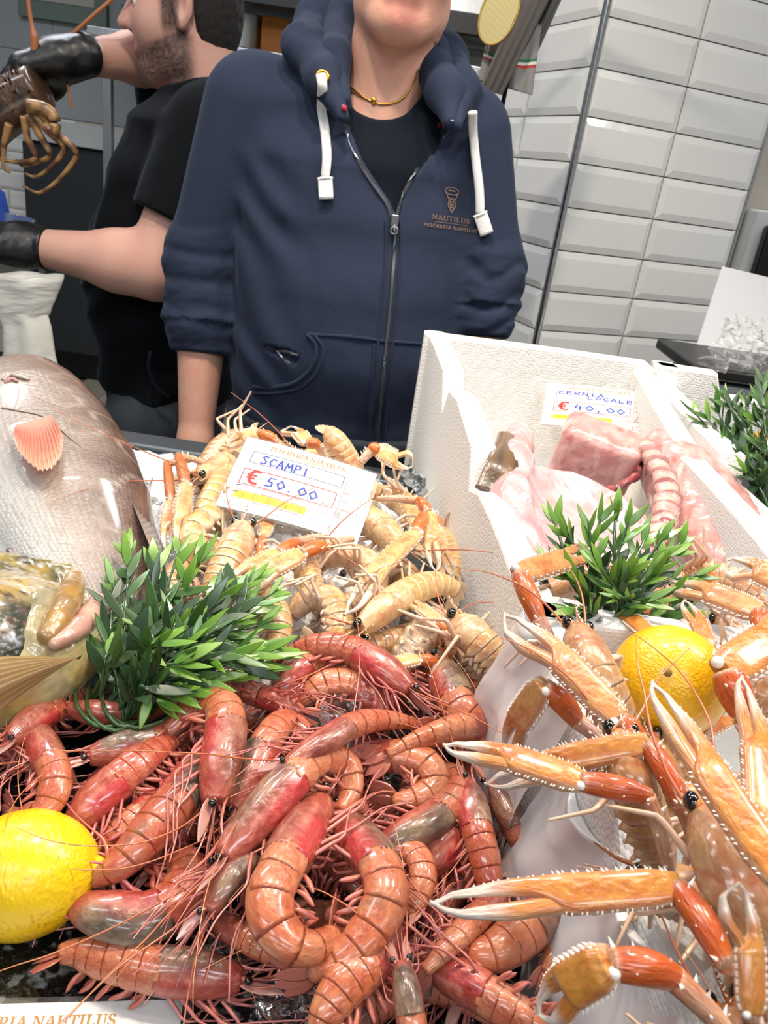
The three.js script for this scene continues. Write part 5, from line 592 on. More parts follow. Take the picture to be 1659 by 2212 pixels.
  part('flesh_block', skin((x, y, z) => { v.set(x - c.x, y - c.y, z - c.z).applyQuaternion(iq); const a = Math.abs(v.x) - 0.033, b = Math.abs(v.y) - 0.022, d = Math.abs(v.z) - 0.024; return Math.hypot(Math.max(a, 0), Math.max(b, 0), Math.max(d, 0)) + Math.min(Math.max(a, b, d), 0) - 0.014 + 0.003 * n3(x, y, z, 45); }, c.clone().addScalar(-0.075), c.clone().addScalar(0.075), 0.0035, pink), flesh, s); 
}
{ // lemons
  const spots = tex(256, (u, v) => { const a = periodic(u, v, 40, 3.1, 2), b = periodic(u, v, 9, 8.8, 3); return a > 0.3 && b > 0.02 ? [0.8, 0.72, 0.5] : [1, 0.98 + b * 0.05, 0.95]; }), dimple = tex(256, (u, v) => 0.5 + 0.9 * periodic(u, v, 60, 5.1, 2)), lm = (c) => phys({ color: c, map: metres(spots, 1), roughness: 0.34, clearcoat: 0.35, clearcoatRoughness: 0.2, bumpMap: metres(dimple, 0.8), bumpScale: 0.0006 });
  const lathe = (prof, p, dir) => { const g = new THREE.LatheGeometry(prof.map(([a, b]) => new THREE.Vector2(a, b)), 72), P = g.attributes.position; for (let i = 0; i < P.count; i++) { const x = P.getX(i), y = P.getY(i), z = P.getZ(i), k = 1 + 0.03 * fbm(x * 40 + 2, y * 40, z * 40, 2); P.setXYZ(i, x * k, y, z * k); } g.computeVertexNormals(); return xf(g, p, new THREE.Quaternion().setFromUnitVectors(V(0, 1, 0), dir.clone().normalize())); };
  const t = thing('lemon', 'bright yellow lemon with pointed tip at the left front, beside the red prawns', 'lemon', onTop(40, 1985, 0), 'lemons');
  const prof = []; for (let i = 0; i <= 60; i++) { const y = lerp(-0.04, 0.045, i / 60), body = y < 0.036 ? 0.0315 * Math.pow(Math.max(0, 1 - (y / 0.0385) ** 2), 0.56) : 0, nip = y > 0 ? 0.0125 * Math.pow(clamp((0.0452 - y) / 0.019), 0.7) : 0; prof.push([i === 0 || i === 60 ? 0 : Math.pow(body ** 4 + nip ** 4, 0.25), y]); }
  const c = onTop(52, 1888, 0.033), d = onTop(200, 1878, 0.037).sub(c); part('peel', lathe(prof, c, d), lm(0xf0c80f), t); part('tip_scar', ball(c.clone().addScaledVector(d.clone().normalize(), 0.0452), 0.0016), std({ color: 0x3a3a1c, roughness: 0.8 }), t);
  const t2 = thing('lemon', 'round deep yellow lemon with brown flecks lying among the large scampi', 'lemon', onTop(1445, 1540, 0.13), 'lemons'), c2 = onTop(1444, 1472, 0.158), d2 = camera.position.clone().sub(c2).normalize().add(V(-0.02, 0.12, -0.1)), prof2 = []; for (let i = 0; i <= 40; i++) { const a = Math.PI * (i / 40 - 0.5); prof2.push([Math.cos(a) * 0.0305, Math.sin(a) * 0.029]); } prof2[40] = [0, 0.0282]; part('peel', lathe(prof2, c2, d2), lm(0xeeb90d), t2); part('stem_scar', xf(new THREE.IcosahedronGeometry(0.0024, 1), c2.clone().addScaledVector(d2.clone().normalize(), 0.0284)), std({ color: 0x8a6a2a, roughness: 0.9 }), t2);
}
// artificial sprigs: every leaf a blade of its own
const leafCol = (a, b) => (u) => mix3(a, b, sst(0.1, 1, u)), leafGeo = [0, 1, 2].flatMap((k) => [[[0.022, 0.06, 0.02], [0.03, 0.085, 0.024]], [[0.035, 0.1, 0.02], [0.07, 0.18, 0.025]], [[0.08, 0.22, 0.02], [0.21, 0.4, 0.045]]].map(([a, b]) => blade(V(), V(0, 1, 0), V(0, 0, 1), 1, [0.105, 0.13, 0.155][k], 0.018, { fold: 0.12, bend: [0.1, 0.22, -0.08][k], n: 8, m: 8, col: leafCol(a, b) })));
const leafMat = phys({ vertexColors: true, roughness: 0.35, clearcoat: 0.55, clearcoatRoughness: 0.2, transmission: 0.12 }), stemMat = phys({ color: 0x27481f, roughness: 0.4, clearcoat: 0.6 });
function sprig(label, base, stems, size, limeFrom) {
  const t = thing('green_sprig', label, 'plant', base, 'plastic green sprigs'); let count = 0;
  for (const s of stems) {
    const pts = spaced(s.pts, 26); part('stem', tube(pts, (u) => 0.0016 - u * 0.0007, 6), stemMat, t);
    const from = s.from ?? 0.28, n = s.n ?? 7;
    for (let i = 0; i < n; i++) { const u = from + (1 - from) * (i / (n - 1)), k = Math.min(24, Math.round(u * 25)), p = pts[k], T = pts[Math.min(25, k + 1)].clone().sub(pts[Math.max(0, k - 1)]).normalize();
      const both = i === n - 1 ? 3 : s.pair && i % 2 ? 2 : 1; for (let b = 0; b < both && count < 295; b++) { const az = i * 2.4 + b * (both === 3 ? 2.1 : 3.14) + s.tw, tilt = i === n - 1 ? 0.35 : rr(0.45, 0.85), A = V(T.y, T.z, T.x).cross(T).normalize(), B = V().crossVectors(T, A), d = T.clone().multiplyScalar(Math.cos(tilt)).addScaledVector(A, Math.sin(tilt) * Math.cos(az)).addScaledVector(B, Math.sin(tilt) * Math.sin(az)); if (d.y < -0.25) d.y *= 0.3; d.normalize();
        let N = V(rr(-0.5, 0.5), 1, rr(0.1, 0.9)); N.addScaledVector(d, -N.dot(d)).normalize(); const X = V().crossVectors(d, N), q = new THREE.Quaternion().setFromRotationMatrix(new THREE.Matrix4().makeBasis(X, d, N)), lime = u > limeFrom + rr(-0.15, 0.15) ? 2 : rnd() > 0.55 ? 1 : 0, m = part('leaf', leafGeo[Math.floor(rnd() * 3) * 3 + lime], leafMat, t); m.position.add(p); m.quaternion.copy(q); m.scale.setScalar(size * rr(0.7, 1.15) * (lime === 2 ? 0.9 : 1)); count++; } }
  }
}
const fan = (roots, tips, lift) => tips.map(([x, y, h], i) => { const r = roots[i % roots.length], a = onTop(...r), b = onTop(x, y, h), m = a.clone().lerp(b, 0.5).add(V(rr(-0.008, 0.008), lift * rr(0.5, 1.3), rr(-0.008, 0.008))); return { pts: [a, a.clone().lerp(m, 0.5).add(V(0, lift * 0.35, 0)), m, b], tw: rr(0, 6), pair: i % 2 === 0, n: 6 + (i % 3) }; });
{
  const roots = [[240, 1556, 0.05], [215, 1545, 0.05], [268, 1562, 0.05], [300, 1558, 0.052], [330, 1540, 0.052], [190, 1520, 0.05]];
  const stems = fan(roots, [[275, 1185, 0.1], [243, 1250, 0.09], [335, 1215, 0.105], [392, 1178, 0.11], [405, 1245, 0.105], [440, 1200, 0.11], [465, 1275, 0.1], [520, 1270, 0.1], [555, 1245, 0.1], [600, 1275, 0.1], [556, 1315, 0.09], [500, 1335, 0.095], [580, 1345, 0.085], [528, 1385, 0.085], [608, 1418, 0.08], [572, 1402, 0.08], [555, 1440, 0.075], [500, 1430, 0.085], [450, 1470, 0.075], [515, 1462, 0.07], [400, 1490, 0.075], [345, 1520, 0.07], [300, 1340, 0.09], [350, 1385, 0.1], [430, 1365, 0.1], [255, 1420, 0.075], [235, 1340, 0.08], [390, 1430, 0.095], [330, 1440, 0.09], [470, 1400, 0.09]], 0.02);
  for (const l of [[[290, 1560], [215, 1570], [172, 1535], [165, 1480], [185, 1440], [225, 1400]], [[300, 1568], [240, 1578], [195, 1545], [190, 1490], [215, 1430], [250, 1370]], [[320, 1550], [262, 1570], [222, 1520], [240, 1455], [280, 1395]], [[225, 1540], [290, 1572], [345, 1560], [395, 1520], [440, 1490]]]) stems.push({ pts: l.map(([a, b], i) => onTop(a, b, 0.056 + 0.006 * Math.sin(i))), n: 3, from: 0.7, tw: rr(0, 6) });
  sprig('large bushy green plastic sprig lying between the two fish and the prawns', onTop(260, 1556, 0.03), stems, 0.031, 0.8);
}
{
  const roots = [[1300, 1390, 0.13], [1285, 1380, 0.13], [1320, 1395, 0.13], [1265, 1385, 0.13], [1340, 1385, 0.13]];
  sprig('small upright light green sprig standing behind the round lemon', onTop(1300, 1395, 0.11), fan(roots, [[1195, 1115, 0.19], [1215, 1145, 0.19], [1195, 1215, 0.17], [1300, 1110, 0.2], [1330, 1090, 0.2], [1360, 1120, 0.2], [1270, 1130, 0.195], [1395, 1160, 0.19], [1440, 1150, 0.19], [1475, 1165, 0.185], [1450, 1190, 0.18], [1420, 1230, 0.18], [1520, 1240, 0.165], [1480, 1265, 0.165], [1490, 1295, 0.155], [1475, 1325, 0.15], [1360, 1240, 0.18], [1290, 1220, 0.185], [1240, 1250, 0.175], [1330, 1290, 0.17], [1230, 1320, 0.16], [1400, 1300, 0.165]], 0.012), 0.023, 0.6);
}
{
  const roots = [[1655, 1110, 0.1], [1670, 1120, 0.1], [1640, 1090, 0.1], [1690, 1100, 0.1]];
  sprig('dark green sprig growing out of the right-hand foam box', onTop(1660, 1110, 0.08), fan(roots, [[1495, 885, 0.17], [1520, 895, 0.17], [1545, 880, 0.18], [1570, 870, 0.19], [1560, 850, 0.19], [1590, 880, 0.18], [1610, 865, 0.19], [1625, 900, 0.18], [1650, 810, 0.22], [1640, 840, 0.21], [1655, 870, 0.2], [1590, 930, 0.16], [1560, 960, 0.15], [1530, 940, 0.15], [1600, 985, 0.15], [1640, 960, 0.16], [1660, 930, 0.17], [1680, 880, 0.19], [1615, 1020, 0.14], [1650, 1010, 0.14], [1700, 930, 0.18], [1720, 980, 0.16]], 0.012), 0.03, 1.05);
  for (const [px, py, h, l] of [[1645, 955, 0.135, 'orange fruit half hidden behind the dark sprig, upper one'], [1632, 975, 0.12, 'orange fruit half hidden behind the dark sprig, lower one']]) solo('orange', ball(onTop(px, py, h), 0.014, [1, 1.1, 1]), std({ color: 0xe08a1e, roughness: 0.5 }), l, 'fruit');
}
// ---------- red prawns ----------
const shellMat = phys({ vertexColors: true, map: metres(mottleTex, 0.035), roughness: 0.36, clearcoat: 0.85, clearcoatRoughness: 0.13, bumpMap: metres(roughTex, 0.03), bumpScale: 0.0011 });
const finShell = phys({ vertexColors: true, roughness: 0.35, clearcoat: 0.8, clearcoatRoughness: 0.12, transmission: 0.2, side: THREE.DoubleSide }), limbMat = phys({ vertexColors: true, roughness: 0.38, clearcoat: 0.75, clearcoatRoughness: 0.15 }), eyeMat = phys({ color: 0x060505, roughness: 0.12, clearcoat: 1, clearcoatRoughness: 0.04 });
// frames along a body: centre, towards the tail, back, side
function framesOf(pts, roll, n) {
  const c = spaced(pts, n - 1), F = [], a = roll * Math.PI / 180; let L = 0;
  for (let i = 0; i < n; i++) { const T = c[Math.min(n - 1, i + 1)].clone().sub(c[Math.max(0, i - 1)]).normalize(), up = V(0, 1, 0).addScaledVector(T, -T.y).normalize(), s = V().crossVectors(T, up), D = up.clone().multiplyScalar(Math.cos(a)).addScaledVector(s, Math.sin(a)); if (i) L += c[i].distanceTo(c[i - 1]); F.push({ p: c[i], T, D, S: V().crossVectors(T, D) }); }
  F.L = L; F.near = (u) => F[Math.round(clamp(u) * (n - 1))];
  return F;
}
const floorAt = (p, lift = 0.003) => { if (p.y < TOP + lift) p.y = TOP + lift; return p; };
function feeler(start, dir, len, wob, parent, mat, r0, colr, lay = 0.35) {
  const pts = [start.clone()], d = dir.clone().normalize(), p = start.clone(), k = rr(0, 90), n = 12; let turn = rr(-wob, wob);
  for (let i = 1; i <= n; i++) { d.applyAxisAngle(V(0, 1, 0), turn / n + 0.12 * wob * nz(k, i * 0.7)); d.y += 0.05 * nz(i * 0.6, k) - (i > 4 ? lay * 0.06 : -0.01); d.normalize(); p.addScaledVector(d, len / n); floorAt(p, 0.012); pts.push(p.clone()); }
  return part('feeler', tube(pts, (u) => r0 * (1 - 0.75 * u), 5, 42, V(0.2, 1, 0.1), { col: colr }), mat, parent);
}
function prawn(o) {
  const pts = o.p.map((a) => onTop(...a)), F = framesOf(pts, o.roll ?? 0, 81), base = pts[Math.floor(pts.length / 2)].clone().setY(TOP), t = thing('red_prawn', o.label, 'prawn', base, 'red prawns in the front heap');
  const mid = pts[Math.min(1, pts.length - 1)], R = o.w * 0.5 * depthOf(mid) / FOCAL, k0 = rr(0, 60), tone = o.tone ?? rr(0, 1), grey = o.grey ?? rr(0.35, 1), red = o.red ?? rr(0.3, 1);
  const seg = [0.38, 0.46, 0.55, 0.64, 0.72, 0.79, 0.88], hgt = curveAt([[0, 0.5], [0.06, 0.72], [0.16, 0.93], [0.28, 1], [0.38, 0.98], [0.5, 0.97], [0.6, 0.92], [0.72, 0.78], [0.8, 0.62], [0.88, 0.44], [1, 0.3]]), wid = curveAt([[0, 0.42], [0.08, 0.62], [0.2, 0.82], [0.38, 0.84], [0.55, 0.8], [0.72, 0.62], [0.88, 0.38], [1, 0.2]]);
  const A = mix3([0.48, 0.085, 0.045], [0.57, 0.15, 0.06], tone), B = mix3([0.54, 0.16, 0.085], [0.63, 0.26, 0.125], tone);
  const slice = (u0, u1, n) => { const out = []; for (let i = 0; i <= n; i++) { const f = lerp(u0, u1, i / n) * 80, a = Math.floor(Math.min(79, f)), q = f - a; out.push(F[a].p.clone().lerp(F[a + 1].p, q)); } return out; }, upFn = (u0, u1) => (u) => F.near(lerp(u0, u1, u)).D;
  const cara = (u, th, p) => { const c = Math.cos(th), n = fbm(p.x * 55 + k0, p.y * 55, p.z * 55, 4), f = nz(p.x * 260, p.y * 260, p.z * 260 + k0); let q = mix3([0.36, 0.055, 0.04], [0.5, 0.13, 0.075], clamp(0.45 + n * 1.5)); q = mix3(q, mix3([0.075, 0.058, 0.045], [0.3, 0.22, 0.14], clamp(0.4 + n * 2.0)), grey * sst(0.0, 0.75, c + 0.5 * n) * sst(0.05, 0.3, u)); const gill = sst(0.35, 0.55, u + 0.12 * n) * sst(0.3, -0.15, c) * sst(-0.98, -0.7, c); q = mix3(q, [0.52, 0.035, 0.04], red * gill * 0.9); if (Math.abs(c - 0.22 + 0.2 * (1 - u)) < 0.05 && u > 0.3) q = mix3(q, [0.64, 0.26, 0.2], 0.6); return mix3(q, [0.68, 0.34, 0.26], clamp(f * 0.4)); };
  part('carapace', sweep(slice(0, 0.395, 22), { m: 26, up: upFn(0, 0.395), col: cara, uvr: 0.012, prof: (u, th) => { const s = u * 0.395, h = hgt(s) * R, w = wid(s) * R, c = Math.cos(th), sn = Math.sin(th); let a = c > 0 ? c * h * (1 + 0.1 * Math.exp(-((th / 0.22) ** 2))) : c * h * 0.92; const groove = -0.05 * R * Math.exp(-(((c - 0.2 + 0.25 * (1 - u)) / 0.1) ** 2)) * sst(0.3, 0.5, u); return [a, Math.sign(sn) * Math.pow(Math.abs(sn), 0.85) * (w + groove)]; } }), shellMat, t);
  for (let i = 0; i < 6; i++) {
    const u0 = seg[i] - 0.012, u1 = seg[i + 1] + 0.012; if (u0 > 1) break;
    const col = (u, th, p) => { const n = fbm(p.x * 60 + k0, p.y * 60, p.z * 60, 4); let q = mix3(A, B, clamp(0.45 + n * 1.6)); q = mix3(q, [0.42, 0.06, 0.035], 0.4 * sst(0.9, 0.96, u)); q = mix3(q, [0.64, 0.32, 0.2], 0.4 * sst(0.3, 0.55, u) * sst(0.75, 0.6, u) * clamp(0.3 + n)); if (grey > 0.75 && n > 0.12) q = mix3(q, [0.2, 0.13, 0.09], 0.5 * sst(0.12, 0.3, n)); return Math.cos(th) < -0.75 ? mix3(q, [0.62, 0.3, 0.24], 0.5) : q; };
    part('shell_segment', sweep(slice(u0, u1, 7), { m: 24, up: upFn(u0, u1), col, uvr: 0.012, prof: (u, th) => { const s = lerp(u0, u1, u), lap = 0.985 + 0.03 * sst(0, 0.5, u) - 0.012 * sst(0.93, 1, u), h = hgt(s) * R * lap, w = wid(s) * R * lap, c = Math.cos(th), lobe = 0.11 * R * Math.pow(Math.sin(Math.PI * clamp(u, 0.03, 0.97)), 0.6) * sst(-0.25, -0.7, c) * sst(-1, -0.8, c) * (i < 5 ? 1 : 0.3); return [c > 0 ? c * h * (1 + (i > 1 ? 0.06 * Math.exp(-((th / 0.2) ** 2)) : 0)) : c * h * 0.8 - lobe, Math.sign(Math.sin(th)) * Math.pow(Math.abs(Math.sin(th)), 0.82) * w]; } }), shellMat, t);
  }
  const lc = mix3([0.44, 0.06, 0.05], [0.54, 0.15, 0.11], tone), limbC = (u, th, p) => mix3(lc, [0.6, 0.25, 0.22], clamp(0.2 + u * 0.35 + nz(p.x * 160, p.y * 160, p.z * 160) * 0.5)), tipC = (u) => mix3([0.54, 0.17, 0.1], lc, u);
  // tail fan
  const e = F[70], X = F[80]; for (const [a, l, w] of [[0, 1, 0.2], [0.28, 1.08, 0.27], [-0.28, 1.08, 0.27], [0.52, 1, 0.25], [-0.52, 1, 0.25]]) { const d = X.T.clone().multiplyScalar(Math.cos(a)).addScaledVector(X.S, Math.sin(a)); part('tail_blade', blade(e.p.clone().addScaledVector(e.S, a * R * 0.4).addScaledVector(e.D, a ? -0.03 * R : 0.1 * R), d, X.D, F.L * 0.145 * l, R * w * 1.6, R * 0.07, { fold: 0.1, n: 7, m: 8, col: tipC }), finShell, t); }
  // rostrum, eyes, scales, feelers
  const h = F[0], fwd = h.T.clone().negate(), at = (a, b, c) => h.p.clone().addScaledVector(fwd, a * R).addScaledVector(h.D, b * R).addScaledVector(h.S, c * R), bend = o.rost ?? 1;
  part('rostrum', sweep(spaced([F[10].p.clone().addScaledVector(F[10].D, 0.8 * R), at(0, 0.52, 0), at(0.9, 0.5, 0), at(2.1 * bend, 0.85, 0)], 20), { m: 6, up: h.D, col: (u) => mix3([0.45, 0.08, 0.06], [0.6, 0.2, 0.14], u), prof: (u, th) => [Math.cos(th) * R * (0.12 - 0.09 * u) * (1 + 0.25 * Math.sin(u * 40)), Math.sin(th) * R * (0.055 - 0.04 * u)] }), limbMat, t);
  for (const s of [-1, 1]) { part('eye', ball(at(0.28, 0.2, s * 0.5), R * 0.185), eyeMat, t); part('eye_stalk', tube([at(-0.15, 0.18, s * 0.2), at(0.1, 0.2, s * 0.36), at(0.24, 0.2, s * 0.46)], R * 0.1, 6, 5, h.D, { col: tipC }), limbMat, t);
    part('antenna_scale', blade(at(-0.1, -0.02, s * 0.33), fwd.clone().addScaledVector(h.S, s * 0.12).addScaledVector(h.D, -0.05), h.D.clone().addScaledVector(h.S, s * 0.5), R * 2.0, R * 0.3, R * 0.045, { n: 8, m: 8, fold: 0.05, col: (u, th) => mix3([0.62, 0.24, 0.18], [0.72, 0.48, 0.42], u * 0.8) }), finShell, t);
    part('antennule', tube([at(0, 0.05, s * 0.15), at(0.8, 0.02, s * 0.2), at(1.9, -0.05 + rr(-0.2, 0.2), s * 0.32), at(3.4, rr(-0.5, 0.2), s * rr(0.2, 0.9))].map((p) => floorAt(p)), (u) => R * (0.075 - 0.06 * u), 5, 14, h.D, { col: limbC }), limbMat, t);
    if (o.feelers !== 0) feeler(at(0.2, -0.12, s * 0.36), fwd.clone().addScaledVector(h.S, s * rr(0.05, 0.5)).add(V(0, 0.2, 0)), F.L * rr(0.75, 1.35), 1.6, t, limbMat, 0.00062, (u) => mix3([0.5, 0.1, 0.05], [0.62, 0.24, 0.08], u)); }
  // walking legs folded along the underside
  for (let i = 0; i < 5; i++) for (const s of [-1, 1]) { const f = F.near(0.07 + i * 0.068), l = R * (3.1 + 0.6 * Math.sin(i * 1.3)) * rr(0.85, 1.2), b = f.p.clone().addScaledVector(f.D, -0.72 * R).addScaledVector(f.S, s * 0.3 * R), sw = o.legs ?? 0.8, d1 = f.D.clone().multiplyScalar(-rr(0.25, 0.6)).addScaledVector(f.T, -sw * rr(0.6, 1)).addScaledVector(f.S, s * rr(0.1, 0.5)).normalize(), k1 = b.clone().addScaledVector(d1, l * 0.5), d2 = f.D.clone().multiplyScalar(rr(-0.35, 0.25)).addScaledVector(f.T, -sw * rr(0.8, 1.2)).addScaledVector(f.S, s * rr(-0.3, 0.25)).normalize(), k2 = k1.clone().addScaledVector(d2, l * 0.55), k3 = k2.clone().addScaledVector(d2.addScaledVector(f.D, rr(-0.6, 0.1)).normalize(), l * 0.45);
    part('leg', tube([b, b.clone().lerp(k1, 0.6), k1, k1.clone().lerp(k2, 0.5), k2, k3].map((p) => floorAt(p)), (u) => R * (0.085 - 0.06 * u) * (1 + 0.25 * Math.sin(u * 9)), 5, 14, f.D, { col: limbC }), limbMat, t); }
  // swimming legs
  for (let i = 0; i < 5; i++) for (const s of [-1, 1]) { const f = F.near((seg[i] + seg[i + 1]) / 2), b = f.p.clone().addScaledVector(f.D, -hgt((seg[i] + seg[i + 1]) / 2) * R * 0.72).addScaledVector(f.S, s * 0.26 * R), d = f.D.clone().negate().addScaledVector(f.T, rr(0.1, 1.1)).addScaledVector(f.S, s * rr(-0.1, 0.35)).normalize(), p1 = b.clone().addScaledVector(d, R * 0.42), p2 = p1.clone().addScaledVector(d.addScaledVector(f.T, rr(-0.3, 0.8)).normalize(), R * 0.6); if (b.y < TOP + 0.006) continue; part('swimmeret', tube([b, p1, p2].map((p) => floorAt(p)), (u) => R * (0.045 + 0.075 * Math.sin(u * 2.9)) * (u > 0.95 ? 0.4 : 1), 6, 8, f.T, { col: tipC }), limbMat, t); }
  return t;
}
